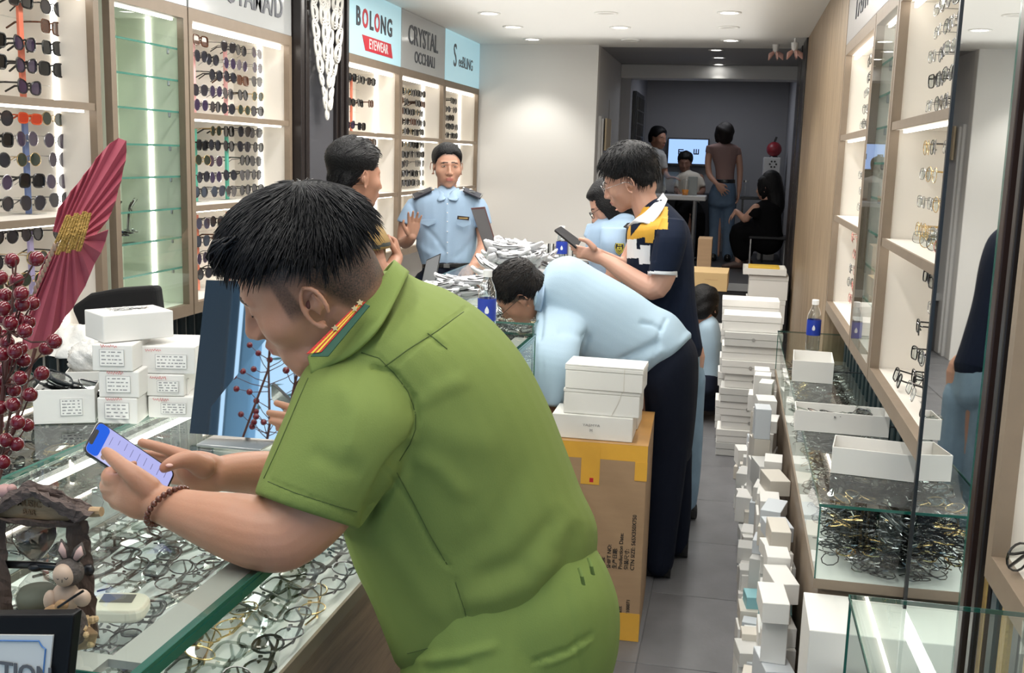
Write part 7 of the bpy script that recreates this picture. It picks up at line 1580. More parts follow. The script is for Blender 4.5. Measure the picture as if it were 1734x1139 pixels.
for (a, b_, c_, d_, sgn) in (((697, 331), (729, 319), (731, 325), (701, 339), 1), ((786, 319), (817, 331), (813, 338), (784, 325), -1)):
    q = [P(a[0], a[1], Y3 - 0.02), P(b_[0], b_[1], Y3 - 0.02), P(c_[0], c_[1], Y3 - 0.10), P(d_[0], d_[1], Y3 - 0.10)]
    o = MB().slab(q, (0, 0, 0.010)).build('shoulder_board', mat('shoulder_black', (0.012, 0.014, 0.025), 0.5), p3, bevel=0.002)
    e0, e1 = (0, 3) if sgn > 0 else (1, 2); f0, f1 = (1, 2) if sgn > 0 else (0, 3)
    MB().tube([q[e0] + Vector((0, 0, 0.012)), q[e1] + Vector((0, 0, 0.012))], 0.003, 5).build('silver_bar', METAL, o)
    m0 = (q[0] + q[1] + q[2] + q[3]) / 4; MB().box(m0.x - 0.02, m0.x + 0.02, m0.y - 0.012, m0.y + 0.0, m0.z + 0.010, m0.z + 0.015).build('silver_mark', METAL, o)
    k_ = (q[f0] + q[f1]) / 2; MB().ball(k_ + Vector((0, 0, 0.012)), 0.007, 10, 6).build('button', METAL, o)
for (x0, x1, y0) in ((712, 738, 371), (773, 797, 373)):
    MB().slab([P3s(x0, y0, 0.138), P3s(x1, y0, 0.138), P3s(x1, y0 + 7, 0.138), P3s((x0 + x1) / 2, y0 + 12, 0.140), P3s(x0, y0 + 7, 0.138)], (0, -0.004, 0)).build('pocket_flap', BLUE, p3, bevel=0.001)
MB().slab([P3s(775, 365, 0.142), P3s(795, 367, 0.142), P3s(794, 373, 0.142), P3s(774, 371, 0.142)], (0, -0.004, 0)).build('name_plate', mat('name_plate', (0.03, 0.02, 0.02), 0.4), p3)
MB().box(P3s(777, 368, 0.147).x, P3s(792, 368, 0.147).x, Y3 - 0.1475, Y3 - 0.1465, P3s(780, 370, 0.147).z, P3s(780, 368, 0.147).z).build('name_line', GOLD, p3)
for y in (345, 360, 375, 392, 410, 428): MB().ball(P3s(757.5, y, 0.137), 0.004, 8, 5).build('button', WHC, p3)
t_ = MB(); sil(t_, [(718, 446, 800, 444, Y3, 0.26), (716, 470, 803, 468, Y3, 0.28), (716, 500, 804, 500, Y3, 0.27)])
for dx in (-0.10, 0.10): limb(t_, [(Vector((p3.location.x + dx, Y3, 0.85)), 0.115), (Vector((p3.location.x + dx, Y3, 0.5)), 0.09), (Vector((p3.location.x + dx, Y3, 0.08)), 0.075)])
clothpart('trousers', t_, p3, [NAVY], 0.010, 3); feet(p3, (p3.location.x - 0.1, Y3), (p3.location.x + 0.1, Y3))
sil_b = MB(); sil(sil_b, [(717, 447, 801, 445, Y3, 0.275), (717, 454, 801, 452, Y3, 0.275)], caps=False, n=28); sil_b.build('belt', SHOEB, p3, smooth=True)
MB().box(P3s(752, 450, 0.14).x, P3s(762, 450, 0.14).x, Y3 - 0.150, Y3 - 0.139, P3s(757, 453, 0.14).z, P3s(757, 447, 0.14).z).build('buckle', METAL, p3)
# ---- 5: woman in pale blue uniform behind the polo shirt (glasses, long black hair)
Y5 = 5.3
p5 = thing('person', 'long-haired person with black glasses in pale blue uniform, half hidden by navy polo', 'person', (P(1040, 450, Y5).x, Y5, 0))
H5 = headframe(1032, 345, Y5, (-0.80, -0.52, -0.10), (-0.52, 0.84, 0.02), 1.02)
b = MB(); add_head(b, H5, 80, 64, fem=1); limb(b, [(H5 @ Vector((0, -0.02, -0.06)), 0.048), (1050, 385, Y5 + 0.02, 0.052), (1052, 400, Y5 + 0.02, 0.07)])
sil(b, [(1015, 400, 1080, 400, Y5, 0.2), (1015, 500, 1080, 500, Y5, 0.2)]); limb(b, [(1040, 420, Y5 - 0.14, 0.045), (1038, 475, Y5 - 0.16, 0.040), (1010, 470, Y5 - 0.14, 0.032), (985, 455, Y5 - 0.12, 0.026)])
hand(b, P(985, 455, Y5 - 0.12), (-1, 0.1, 0.15), (0, 0.3, -1), 0.9, 0.4)
for dx in (-0.08, 0.08): limb(b, [(Vector((p5.location.x + dx, Y5, 0.85)), 0.08), (Vector((p5.location.x + dx, Y5, 0.1)), 0.045)])
clothpart('body', b, p5, [SKIN3, LIP, BROW], 0.0058, 3, matfn=face_mats(H5, SKIN3)); worn_glasses(p5, H5, FB, 0.046, 0.036)
hair_shell(p5, H5, 'long', HAIR, (0.016, 0.014, 0.008), 80, 64, 0, 1, 7)
lh = MB(); limb(lh, [(1050, 345, Y5 + 0.03, 0.06), (1060, 375, Y5 + 0.03, 0.055), (1058, 395, Y5 - 0.10, 0.035), (1052, 412, Y5 - 0.13, 0.018)]); clothpart('long_hair', lh, p5, [HAIR], 0.006, 2, wr=(0.003, 60))
s = MB(); sil(s, [(1010, 372, 1075, 372, Y5, 0.16), (998, 388, 1080, 385, Y5, 0.24), (992, 420, 1085, 420, Y5, 0.27), (1000, 460, 1085, 460, Y5, 0.26), (1005, 540, 1085, 540, Y5, 0.25)])
sil(s, [(1018, 385, 1062, 385, Y5 - 0.11, 0.12), (1016, 410, 1060, 415, Y5 - 0.15, 0.14), (1020, 442, 1062, 446, Y5 - 0.16, 0.13)], caps=False)
sil(s, [(994, 378, 1015, 378, Y5 + 0.05, 0.12), (988, 400, 1012, 405, Y5 + 0.02, 0.13)], caps=False)
clothpart('uniform_shirt', s, p5, [BLUE], 0.0075, 3, wr=(0.0025, 16)); patch(p5, P(1049, 421, Y5 - 0.225), 0.026, Vector((-0.05, -1, 0.1)))
t_ = MB(); sil(t_, [(1018, 530, 1090, 530, Y5, 0.26), (1022, 580, 1100, 580, Y5, 0.27)])
for dx in (-0.01, 0.13): limb(t_, [(Vector((p5.location.x + dx, Y5, 0.8)), 0.105), (Vector((p5.location.x + dx, Y5, 0.08)), 0.07)])
clothpart('trousers', t_, p5, [NAVY], 0.012, 3); feet(p5, (p5.location.x - 0.01, Y5), (p5.location.x + 0.13, Y5))
# ---- 4: young man in navy, mustard and white polo, looking at a phone
Y4 = 4.72
p4 = thing('person', 'bespectacled person in navy polo with mustard and white blocks looking at a phone', 'person', (P(1130, 600, Y4).x, Y4, 0))
H4 = headframe(1064.0, 302.0, Y4, (-0.90, -0.38, 0.20), (-0.28, 0.94, -0.15), 1.12)
b = MB(); add_head(b, H4, 110, 90); limb(b, [(H4 @ Vector((0, -0.025, -0.05)), 0.058), (1095, 352, Y4, 0.062), (1112, 380, Y4, 0.08)])
sil(b, [(1085, 385, 1150, 385, Y4, 0.22), (1080, 450, 1160, 450, Y4, 0.22), (1085, 560, 1165, 560, Y4, 0.22)])
limb(b, [(1142, 395, Y4 - 0.17, 0.052), (1130, 450, Y4 - 0.20, 0.050), (1112, 488, Y4 - 0.22, 0.048), (1090, 482, Y4 - 0.20, 0.046), (1060, 463, Y4 - 0.16, 0.040), (1035, 446, Y4 - 0.12, 0.032), (1016, 436, Y4 - 0.10, 0.026)], 14)
sil(b, [(1018, 422, 1014, 448, Y4 - 0.10, 0.04), (1003, 416, 998, 442, Y4 - 0.09, 0.045), (990, 420, 986, 436, Y4 - 0.09, 0.035)], n=14)
for k, (x, y) in enumerate(((966, 415), (968, 421), (972, 428), (978, 434))): limb(b, [(992, 422 + k * 4.5, Y4 - 0.09, 0.0105), (980, (422 + y) / 2 + k * 2, Y4 - 0.085, 0.0095), (x, y, Y4 - 0.07 + 0.01 * k, 0.0078)], 8, 2)
limb(b, [(1006, 420, Y4 - 0.12, 0.015), (994, 408, Y4 - 0.12, 0.012), (982, 405, Y4 - 0.11, 0.009)], 8)
limb(b, [(1085, 400, Y4 + 0.15, 0.05), (1060, 450, Y4 + 0.12, 0.045), (1030, 440, Y4 + 0.06, 0.034), (1008, 428, Y4, 0.027)], 12)
for (x, y) in ((1138, 0), (1160, 1)): limb(b, [(P(x, 600, Y4 + 0.1 * y), 0.09), (Vector((P(x, 600, Y4).x, Y4 + 0.1 * y, 0.1)), 0.045)])
clothpart('body', b, p4, [SKIN3, LIP, BROW, STUB], 0.0042, 4, matfn=face_mats(H4, SKIN3)); worn_glasses(p4, H4, FS, 0.048, 0.042)
hair_shell(p4, H4, 'teen', HAIR, (0.030, 0.018, 0.026), 110, 90, 0, 0, 8, strands=1000, slen=0.026, srad=0.0012, flow=lambda p: (p - np.array([0, -0.04, 0.11])) * np.array([1, 1, 1]) / 0.1 + np.array([0, 0.2, -0.2]), mcol=HAIR)
s = MB(); sil(s, [(1082, 362, 1128, 342, Y4, 0.16), (1070, 378, 1150, 362, Y4, 0.30), (1063, 392, 1166, 384, Y4, 0.38), (1062, 430, 1174, 425, Y4, 0.36), (1062, 490, 1176, 485, Y4, 0.32), (1066, 540, 1182, 540, Y4, 0.31), (1078, 600, 1190, 588, Y4, 0.31)], n=30, e=0.85)
sil(s, [(1122, 368, 1160, 372, Y4 - 0.15, 0.13), (1110, 400, 1164, 402, Y4 - 0.19, 0.17), (1102, 435, 1156, 438, Y4 - 0.21, 0.16), (1097, 464, 1146, 466, Y4 - 0.22, 0.15)], n=24, caps=False)
def polo(C, x, y, N):
    i = np.zeros(len(C)); sleeve = (C[:, 1] < Y4 - 0.10) & (x > 1096) & (y < 470) & (x - 1100 > -(y - 372) * 0.15); 
    i[(x < 1131) & (y < 408 - 0.25 * (x - 1063)) & (y > 350) & (C[:, 2] > 0)] = 1
    i[(x < 1092) & (x > 1068) & (y > 372) & (y < 400) & (x < 1068 + (400 - y) * 0.8)] = 0
    i[(x > 1092) & (x < 1112) & (y > 388) & (y < 411) & (x < 1112 - (y - 388) * 0.3)] = 1
    i[(x < 1082) & (y >= 405) & (y < 437)] = 2; i[(x >= 1082) & (x < 1101) & (y >= 415) & (y < 447)] = 2; i[(x >= 1078) & (x < 1084) & (y >= 405) & (y < 422)] = 0
    sl = (x > 1108 - 0.0 * y) & (C[:, 1] < Y4 - 0.12); i[sl & (y > 388)] = 0; i[(x > 1096) & (y > 459) & (y < 470) & (C[:, 1] < Y4 - 0.08) & (x < 1147)] = 2; return i
clothpart('polo_shirt', s, p4, [NAVYS, YELC, WHC], 0.0038, 4, wr=(0.003, 14), matfn=polo, folds=[([(1150, 470), (1130, 520), (1110, 560)], -0.006, 6), ([(1170, 480), (1150, 540), (1145, 590)], 0.006, 8), ([(1112, 400), (1108, 440)], -0.004, 3)])
loft_sheet('collar', [P(1062, 382, Y4 - 0.02), P(1074, 372, Y4 - 0.13), P(1092, 360, Y4 - 0.11), P(1112, 340, Y4 - 0.05), P(1122, 327, Y4 + 0.04)], [P(1068, 384, Y4 - 0.04), P(1086, 376, Y4 - 0.165), P(1103, 378, Y4 - 0.165), P(1122, 355, Y4 - 0.12), P(1130, 338, Y4 + 0.02)], WHC, p4, 0.006)
t_ = MB(); sil(t_, [(1085, 585, 1186, 580, Y4, 0.30), (1085, 640, 1184, 640, Y4, 0.30)])
for (x, y) in ((1122, -0.04), (1158, 0.08)): limb(t_, [(P(x, 640, Y4 + y), 0.10), (P(x + 2, 780, Y4 + y), 0.075), (Vector((P(x, 700, Y4 + y).x + 0.02, Y4 + y, 0.07)), 0.062)])
clothpart('jeans', t_, p4, [JEANL], 0.009, 3, wr=(0.004, 22))
for (x, y) in ((1122, -0.04), (1158, 0.08)): xx = P(x, 700, Y4 + y).x + 0.02; shoe(p4, (xx + 0.06, Y4 + y, 0.001), (xx - 0.20, Y4 + y - 0.06, 0.001), SHOEB)
q = [P(939, 389, Y4 - 0.02), P(950, 383, Y4 + 0.03), P(984, 408, Y4 - 0.03), P(976, 419, Y4 - 0.10)]; n4 = (q[1] - q[0]).cross(q[3] - q[0]).normalized(); n4 = n4 if n4.z > 0 else -n4
ph2 = thing('smartphone', 'dark smartphone held by the bespectacled person in navy polo', 'phone', q[0]); MB().slab(q, -n4 * 0.009).build('phone_case', MT['phone_case_black'], ph2, bevel=0.002); MB().slab([a + n4 * 0.0006 for a in q], n4 * 0.0005).build('screen', mat('dim_screen', (0.02, 0.02, 0.025), 0.08), ph2)
# ---- 6: man in light blue shirt bent over the glass case
Y6 = 4.12
p6 = thing('person', 'person in light blue shirt and dark trousers bending low over the glass case', 'person', (-0.32, Y6, 0))
H6 = headframe(878, 494, 3.98, (-0.66, -0.72, 0.20), (-0.72, 0.66, -0.20), 1.0)
b = MB(); add_head(b, H6, 90, 72, plump=0.004); limb(b, [(H6 @ Vector((0, -0.03, -0.05)), 0.058), (910, 500, 4.02, 0.062), (932, 500, 4.08, 0.08)])
sil(b, [(940, 560, 950, 460, Y6, 0.24), (1010, 600, 1030, 490, Y6, 0.26), (1090, 610, 1120, 560, Y6, 0.24)])
limb(b, [(955, 530, 4.12, 0.040), (943, 590, 3.84, 0.040), (937, 630, 3.72, 0.042), (928, 680, 3.69, 0.038), (926, 695, 3.67, 0.032), (922, 704, 3.64, 0.026)])
hand(b, P(921, 705, 3.63), (-0.5, -0.8, -0.1), (0, 0, -1), 1.0, 0.4)
for yy in (Y6 - 0.02, Y6 + 0.16): limb(b, [(Vector((-0.33, yy, 0.85)), 0.09), (Vector((-0.31, yy, 0.1)), 0.045)])
clothpart('body', b, p6, [SKIN2, LIP, BROW, STUB], 0.0055, 3, matfn=face_mats(H6, SKIN2, stub_w('short', -0.02, 0.015)))
hair_shell(p6, H6, 'short', HAIRB, (0.014, 0.008, 0.014), 90, 72, 0.004, 0, 9, strands=900, slen=0.022, srad=0.0011, mcol=HAIRS); worn_glasses(p6, H6, FB, 0.046, 0.036)
s = MB(); sil(s, [(905, 515, 914, 478, 4.00, 0.18), (922, 545, 930, 446, Y6 - 0.02, 0.34), (942, 588, 966, 433, Y6, 0.42), (965, 612, 1010, 456, Y6, 0.42), (1005, 632, 1062, 485, Y6, 0.40), (1045, 645, 1106, 516, Y6, 0.38), (1085, 640, 1140, 534, Y6, 0.37), (1112, 618, 1162, 562, Y6, 0.36)], n=34, e=0.85)
sil(s, [(920, 490, 995, 500, 4.10, 0.18), (910, 530, 996, 540, 3.97, 0.20), (905, 570, 985, 580, 3.80, 0.20), (903, 610, 975, 625, 3.70, 0.17), (908, 684, 952, 690, 3.68, 0.15)], n=24, caps=False)
clothpart('shirt', s, p6, [BLUE2], 0.0052, 14, wr=(0.0055, 12), folds=[([(915, 478), (918, 540), (912, 580)], -0.012, 5), ([(940, 560), (965, 560), (1005, 575)], -0.007, 8), ([(1120, 575), (1090, 590), (1040, 615)], -0.014, 6), ([(1125, 560), (1105, 548), (1080, 545)], -0.010, 5), ([(1130, 590), (1100, 605), (1060, 640)], 0.012, 7), ([(1000, 560), (980, 610), (975, 650)], -0.006, 5), ([(1128, 540), (1118, 560), (1108, 600)], -0.006, 4), ([(912, 520), (905, 600), (910, 680)], -0.004, 4)])
loft_sheet('collar', [P(914, 474, 3.99), P(908, 500, 3.93), P(906, 524, 3.95)], [P(924, 474, 3.97), P(920, 502, 3.90), P(916, 528, 3.93)], BLUE, p6, 0.006)
t_ = MB(); sil(t_, [(1085, 640, 1158, 560, Y6, 0.33), (1092, 668, 1180, 600, Y6, 0.37), (1094, 720, 1178, 690, Y6 + 0.03, 0.36), (1098, 780, 1170, 770, Y6 + 0.04, 0.34)], n=28)
limb(t_, [(1128, 760, Y6 - 0.04, 0.085), (1122, 860, Y6 - 0.05, 0.072), (Vector((P(1115, 950, Y6 - 0.06).x, Y6 - 0.06, 0.06)), 0.060)], 16); limb(t_, [(1140, 760, Y6 + 0.18, 0.08), (1142, 850, Y6 + 0.17, 0.070), (Vector((P(1142, 900, Y6 + 0.18).x, Y6 + 0.18, 0.06)), 0.060)], 16)
clothpart('trousers', t_, p6, [NAVY], 0.008, 4, wr=(0.0035, 14)); x6 = P(1115, 950, Y6 - 0.06).x; x7 = P(1142, 900, Y6 + 0.18).x
shoe(p6, (x6 + 0.05, Y6 - 0.06, 0.001), (x6 - 0.22, Y6 - 0.05, 0.001), SHOEB); shoe(p6, (x7 + 0.06, Y6 + 0.18, 0.001), (x7 - 0.20, Y6 + 0.18, 0.001), SHOEB)
# ---- 7: person sitting on the floor, back to the camera
Y7 = 6.75
p7 = thing('person', 'person in light blue shirt sitting on the floor with back to the camera', 'person', (P(1200, 680, Y7).x, Y7, 0))
H7 = headframe(1193, 517, Y7, (0.25, -0.30, 0.90), (0.05, 0.95, 0.25), 1.0)
b = MB(); add_head(b, H7, 60, 48); limb(b, [(H7 @ Vector((0, -0.03, -0.06)), 0.055), (1198, 552, Y7, 0.058)])
sil(b, [(1185, 560, 1215, 560, Y7, 0.16), (1185, 640, 1212, 640, Y7, 0.18)]); limb(b, [(1188, 565, Y7 - 0.02, 0.05), (1184, 600, Y7 - 0.05, 0.045), (1186, 618, Y7 - 0.05, 0.040), (1180, 622, Y7 + 0.1, 0.034), (1176, 626, Y7 + 0.22, 0.027)])
hand(b, P(1176, 627, Y7 + 0.22), (0.1, 1, -0.2), (0, -0.2, -1), 0.95)
limb(b, [(1198, 668, Y7, 0.08), (Vector((p7.location.x - 0.02, Y7 + 0.38, 0.12)), 0.07), (Vector((p7.location.x + 0.15, Y7 + 0.2, 0.06)), 0.05)])
clothpart('body', b, p7, [SKIN2, LIP, BROW], 0.007, 3); hair_shell(p7, H7, 'bob', HAIR, (0.022, 0.014, 0.012), 60, 48, 0, 0, 10)
s = MB(); sil(s, [(1190, 538, 1208, 534, Y7, 0.14), (1181, 552, 1218, 548, Y7, 0.28), (1180, 580, 1223, 580, Y7, 0.30), (1183, 620, 1222, 615, Y7, 0.27), (1184, 650, 1220, 645, Y7, 0.26)]); sil(s, [(1180, 552, 1198, 552, Y7 - 0.03, 0.12), (1177, 575, 1200, 578, Y7 - 0.06, 0.15), (1178, 598, 1199, 600, Y7 - 0.06, 0.14)], caps=False)
clothpart('shirt', s, p7, [BLUE2], 0.009, 3, wr=(0.004, 16))
t_ = MB(); sil(t_, [(1178, 640, 1220, 638, Y7, 0.30), (1172, 668, 1219, 660, Y7 - 0.02, 0.34)]); limb(t_, [(1200, 668, Y7, 0.11), (Vector((p7.location.x - 0.05, Y7 + 0.40, 0.13)), 0.095), (Vector((p7.location.x + 0.12, Y7 + 0.25, 0.075)), 0.07)])
limb(t_, [(1186, 670, Y7 - 0.02, 0.10), (Vector((p7.location.x - 0.12, Y7 + 0.3, 0.10)), 0.09)]); V_ = clothpart('trousers', t_, p7, [NAVY], 0.012, 3)
# ---- back-room people (the platform is 0.52 m up)
def bottomz(v): return Vector((v.x, v.y, ZF + 0.001))
Yb = 12.55
p8 = thing('person', 'dark-haired person in pale patterned coat standing left of the television', 'person', bottomz(P(1108, 330, Yb)))
H8 = headframe(1115, 234, Yb, (0.75, -0.10, -0.65), (0, 1, 0), 1.0)
b = MB(); add_head(b, H8, 60, 48, fem=1); limb(b, [(H8 @ Vector((0, -0.02, -0.05)), 0.05), (1109, 256, Yb, 0.055)]); sil(b, [(1100, 262, 1118, 262, Yb, 0.16), (1100, 320, 1118, 320, Yb, 0.16)])
limb(b, [(1122, 268, Yb - 0.05, 0.04), (1126, 292, Yb - 0.08, 0.036), (1132, 300, Yb - 0.16, 0.028)]); hand(b, P(1132, 300, Yb - 0.16), (1, -0.3, 0), (0, 0, -1), 0.9)
for dx in (-0.08, 0.08): limb(b, [(p8.location + Vector((dx, 0, 0.7)), 0.07), (p8.location + Vector((dx, 0, 0.05)), 0.045)])
clothpart('body', b, p8, [SKIN2, LIP, BROW], 0.008, 3, matfn=face_mats(H8, SKIN2)); hair_shell(p8, H8, 'short', HAIR, (0.028, 0.022, 0.016), 60, 48, 0, 1, 11)
s = MB(); sil(s, [(1101, 252, 1116, 252, Yb, 0.15), (1090, 260, 1126, 260, Yb, 0.24), (1090, 290, 1126, 290, Yb, 0.25), (1088, 330, 1128, 330, Yb, 0.27), (1088, 372, 1128, 372, Yb, 0.28)]); sil(s, [(1116, 260, 1128, 262, Yb - 0.04, 0.12), (1118, 285, 1131, 285, Yb - 0.07, 0.11)], caps=False)
clothpart('coat', s, p8, [mat('grey_white_print', (0.42, 0.42, 0.41), 0.7, var=(22, 0.45))], 0.012, 3, wr=(0.004, 16))
t_ = MB(); 
for dx in (-0.08, 0.08): limb(t_, [(p8.location + Vector((dx, 0, 0.7)), 0.09), (p8.location + Vector((dx, 0, 0.06)), 0.065)])
clothpart('trousers', t_, p8, [NAVY], 0.014, 2); feet(p8, (p8.location.x - 0.08, Yb), (p8.location.x + 0.08, Yb), ZF + 0.001)
Yc = 12.75
p9 = thing('person', 'dark-haired person in cream T-shirt seated at the white table under the television', 'person', bottomz(P(1162, 330, Yc)))
H9 = headframe(1160, 275, Yc, (-0.1, -0.15, -0.98), (0, 1, 0), 1.0)
b = MB(); add_head(b, H9, 60, 48); limb(b, [(H9 @ Vector((0, -0.02, -0.05)), 0.05), (1163, 296, Yc, 0.055)]); sil(b, [(1155, 300, 1178, 300, Yc, 0.16), (1155, 345, 1178, 345, Yc, 0.16)])
limb(b, [(1186, 300, Yc, 0.04), (1190, 322, Yc - 0.05, 0.036), (1184, 329, Yc - 0.25, 0.03), (1176, 329, Yc - 0.36, 0.025)]); hand(b, P(1175, 328, Yc - 0.38), (-0.6, -1, 0), (0, 0, -1), 0.9)
limb(b, [(1150, 300, Yc, 0.04), (1146, 322, Yc - 0.05, 0.036), (1148, 328, Yc - 0.25, 0.03)]); hand(b, P(1149, 327, Yc - 0.3), (0.3, -1, 0), (0, 0, -1), 0.9)
limb(b, [(1165, 350, Yc, 0.08), (p9.location + Vector((0.05, -0.42, 0.48)), 0.06), (p9.location + Vector((0.05, -0.42, 0.07)), 0.04)])
clothpart('body', b, p9, [mat('skin_dark', (0.22, 0.115, 0.08), 0.5), LIP, BROW], 0.008, 3); hair_shell(p9, H9, 'bang', HAIR, (0.026, 0.016, 0.018), 60, 48, 0, 0, 12)
s = MB(); sil(s, [(1156, 290, 1172, 290, Yc, 0.14), (1147, 298, 1186, 296, Yc, 0.24), (1146, 320, 1187, 318, Yc, 0.26), (1148, 350, 1184, 350, Yc, 0.26)]); sil(s, [(1176, 296, 1190, 300, Yc - 0.02, 0.12), (1182, 316, 1196, 316, Yc - 0.03, 0.12)], caps=False); sil(s, [(1144, 298, 1156, 296, Yc - 0.02, 0.12), (1141, 316, 1152, 316, Yc - 0.03, 0.12)], caps=False)
clothpart('t_shirt', s, p9, [mat('cream_cloth', (0.62, 0.58, 0.50), 0.75)], 0.012, 3, wr=(0.004, 14))
t_ = MB(); limb(t_, [(1165, 348, Yc, 0.13), (p9.location + Vector((0.0, -0.42, 0.48)), 0.09), (p9.location + Vector((0.0, -0.42, 0.08)), 0.07)]); limb(t_, [(1160, 348, Yc, 0.13), (p9.location + Vector((0.16, -0.40, 0.48)), 0.09), (p9.location + Vector((0.16, -0.42, 0.08)), 0.07)]); clothpart('trousers', t_, p9, [BLK], 0.014, 2)
feet(p9, (p9.location.x, Yc - 0.42), (p9.location.x + 0.16, Yc - 0.42), ZF + 0.001)
t = thing('stool', 'dark stool under the person in cream T-shirt', 'stool', p9.location + Vector((0, 0.02, 0))); q = p9.location; MB().lathe(q + Vector((0.03, 0, 0)), [(0.17, 0.36), (0.18, 0.37), (0.18, 0.40), (0.0001, 0.405)], 18).build('seat', BLK, t)
for k in range(4): a = k * math.pi / 2 + 0.7; MB().tube([q + Vector((0.03 + 0.12 * math.cos(a), 0.12 * math.sin(a), 0.37)), q + Vector((0.03 + 0.17 * math.cos(a), 0.17 * math.sin(a), 0.0))], 0.012, 6).build('leg', METAL, t)
Yd = 12.3
p10 = thing('person', 'bob-haired person in mauve top and jeans standing with hand on hip', 'person', bottomz(P(1222, 440, Yd)))
H10 = headframe(1226, 226, Yd, (-0.45, 0.35, 0.80), (0.15, 0.93, -0.3), 1.0)
b = MB(); add_head(b, H10, 60, 48, fem=1); limb(b, [(H10 @ Vector((0, -0.02, -0.05)), 0.048), (1225, 246, Yd, 0.05)]); sil(b, [(1208, 256, 1242, 256, Yd, 0.15), (1212, 300, 1238, 300, Yd, 0.15), (1205, 340, 1245, 340, Yd, 0.18)])
limb(b, [(1202, 254, Yd, 0.042), (1199, 275, Yd - 0.02, 0.037), (1201, 295, Yd - 0.06, 0.034), (1209, 306, Yd - 0.12, 0.028), (1214, 311, Yd - 0.15, 0.023)]); hand(b, P(1214, 312, Yd - 0.155), (0.7, 0.0, -0.7), (0.0, 1, 0.0), 1.0, 0.1, 0.25)
limb(b, [(1249, 256, Yd, 0.042), (1253, 285, Yd, 0.036), (1252, 315, Yd - 0.02, 0.028), (1251, 325, Yd - 0.02, 0.023)]); hand(b, P(1251, 325, Yd - 0.02), (0, 0, -1), (-1, 0, 0), 0.95)
for x in (1213, 1234): limb(b, [(P(x, 340, Yd), 0.08), (bottomz(P(x, 430, Yd)) + Vector((0, 0, 0.07)), 0.04)])
clothpart('body', b, p10, [SKIN3, LIP, BROW], 0.008, 3); hair_shell(p10, H10, 'bob', HAIRB, (0.022, 0.024, 0.016), 60, 48, 0, 1, 13)
s = MB(); sil(s, [(1216, 242, 1236, 242, Yd, 0.12), (1200, 247, 1251, 249, Yd, 0.20), (1204, 262, 1249, 264, Yd, 0.21), (1211, 285, 1244, 288, Yd, 0.20), (1212, 308, 1243, 310, Yd, 0.20)]); sil(s, [(1196, 246, 1212, 246, Yd, 0.10), (1194, 258, 1211, 262, Yd, 0.10)], caps=False); sil(s, [(1238, 248, 1254, 250, Yd, 0.10), (1243, 262, 1256, 262, Yd, 0.10)], caps=False)
clothpart('top', s, p10, [MAUVE], 0.010, 3); t_ = MB(); sil(t_, [(1210, 306, 1244, 306, Yd, 0.21), (1201, 325, 1247, 325, Yd, 0.25), (1199, 345, 1246, 345, Yd, 0.25)])
for (x, x1) in ((1212, 1208), (1234, 1232)): limb(t_, [(x, 340, Yd, 0.090), (x - 1, 385, Yd, 0.068), (x1, 425, Yd, 0.062), (bottomz(P(x1, 430, Yd)) + Vector((0, 0, 0.06)), 0.062)])
clothpart('jeans', t_, p10, [JEAN], 0.011, 3, wr=(0.003, 22)); sb = MB(); sil(sb, [(1210, 304, 1245, 304, Yd, 0.225), (1210, 310, 1245, 310, Yd, 0.225)], caps=False); sb.build('belt', SHOEB, p10, smooth=True); feet(p10, (P(1208, 430, Yd).x, Yd), (P(1232, 430, Yd).x, Yd), ZF + 0.001, 1)
Ye = 11.5
p11 = thing('person', 'long-haired person in black seated at the right of the back room', 'person', bottomz(P(1285, 440, Ye)))
H11 = headframe(1298, 317, Ye, (-0.85, -0.12, 0.40), (-0.1, 1, 0), 1.05)
b = MB(); add_head(b, H11, 60, 48, fem=1); limb(b, [(H11 @ Vector((0, -0.02, -0.05)), 0.048), (1298, 343, Ye, 0.055)]); sil(b, [(1280, 352, 1312, 352, Ye, 0.18), (1285, 400, 1315, 400, Ye, 0.2)])
limb(b, [(1280, 352, Ye - 0.12, 0.048), (1266, 366, Ye - 0.14, 0.040), (1262, 372, Ye - 0.14, 0.036), (1252, 362, Ye - 0.1, 0.030), (1246, 357, Ye - 0.05, 0.025)]); hand(b, P(1246, 357, Ye - 0.05), (-0.6, 0, -0.8), (0.5, 0, -0.5), 0.95, 0.3)
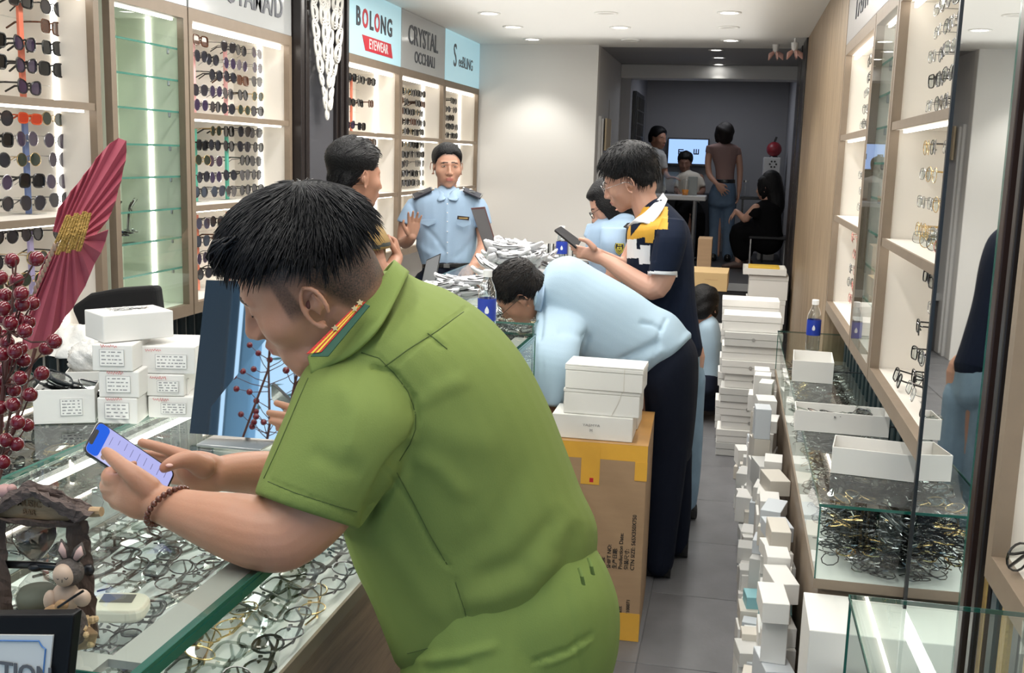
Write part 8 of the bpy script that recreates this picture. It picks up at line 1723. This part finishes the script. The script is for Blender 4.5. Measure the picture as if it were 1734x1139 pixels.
limb(b, [(1285, 405, Ye, 0.09), (1255, 392, Ye - 0.05, 0.07), (1252, 418, Ye - 0.02, 0.050), (bottomz(P(1250, 445, Ye - 0.02)) + Vector((0, 0, 0.08)), 0.035)]); limb(b, [(1285, 405, Ye + 0.1, 0.09), (1262, 395, Ye + 0.15, 0.07), (bottomz(P(1266, 445, Ye + 0.12)) + Vector((0, 0, 0.08)), 0.035)])
clothpart('body', b, p11, [SKIN3, LIP, BROW], 0.008, 3); hair_shell(p11, H11, 'long', HAIR, (0.020, 0.020, 0.012), 60, 48, 0, 1, 14)
lh = MB(); limb(lh, [(1306, 305, Ye, 0.11), (1312, 330, Ye, 0.10), (1314, 352, Ye, 0.09), (1314, 366, Ye, 0.05)]); clothpart('long_hair', lh, p11, [HAIR], 0.009, 3, wr=(0.004, 40))
s = MB(); sil(s, [(1285, 342, 1316, 342, Ye, 0.16), (1272, 350, 1322, 352, Ye, 0.30), (1276, 378, 1324, 380, Ye, 0.32), (1278, 410, 1326, 412, Ye, 0.34)]); sil(s, [(1272, 350, 1292, 352, Ye - 0.11, 0.12), (1262, 362, 1284, 372, Ye - 0.13, 0.12)], caps=False)
limb(s, [(1300, 405, Ye, 0.17), (1262, 392, Ye - 0.02, 0.14), (1256, 405, Ye, 0.13), (1258, 425, Ye, 0.11)]); clothpart('dress', s, p11, [BLK], 0.012, 3, wr=(0.004, 14))
for (x, yy) in ((1250, -0.02), (1266, 0.12)): c = bottomz(P(x, 445, Ye + yy)); shoe(p11, c + Vector((0.05, 0, 0)), c + Vector((-0.17, 0, 0)), mat('sandal', (0.10, 0.06, 0.05), 0.5), 0.038)
t = thing('chair', 'dark chair under the seated person in black', 'chair', p11.location + Vector((0.05, 0.1, 0))); q = p11.location + Vector((0.10, 0, 0)); zq = 0.36
MB().box(q.x - 0.22, q.x + 0.18, q.y - 0.2, q.y + 0.2, q.z + zq - 0.03, q.z + zq).build('seat', BLACK, t, bevel=0.01)
for dx in (-0.20, 0.16):
    for dy in (-0.18, 0.18): MB().tube([q + Vector((dx, dy, zq - 0.03)), q + Vector((dx, dy, 0))], 0.012, 6).build('leg', METAL, t)
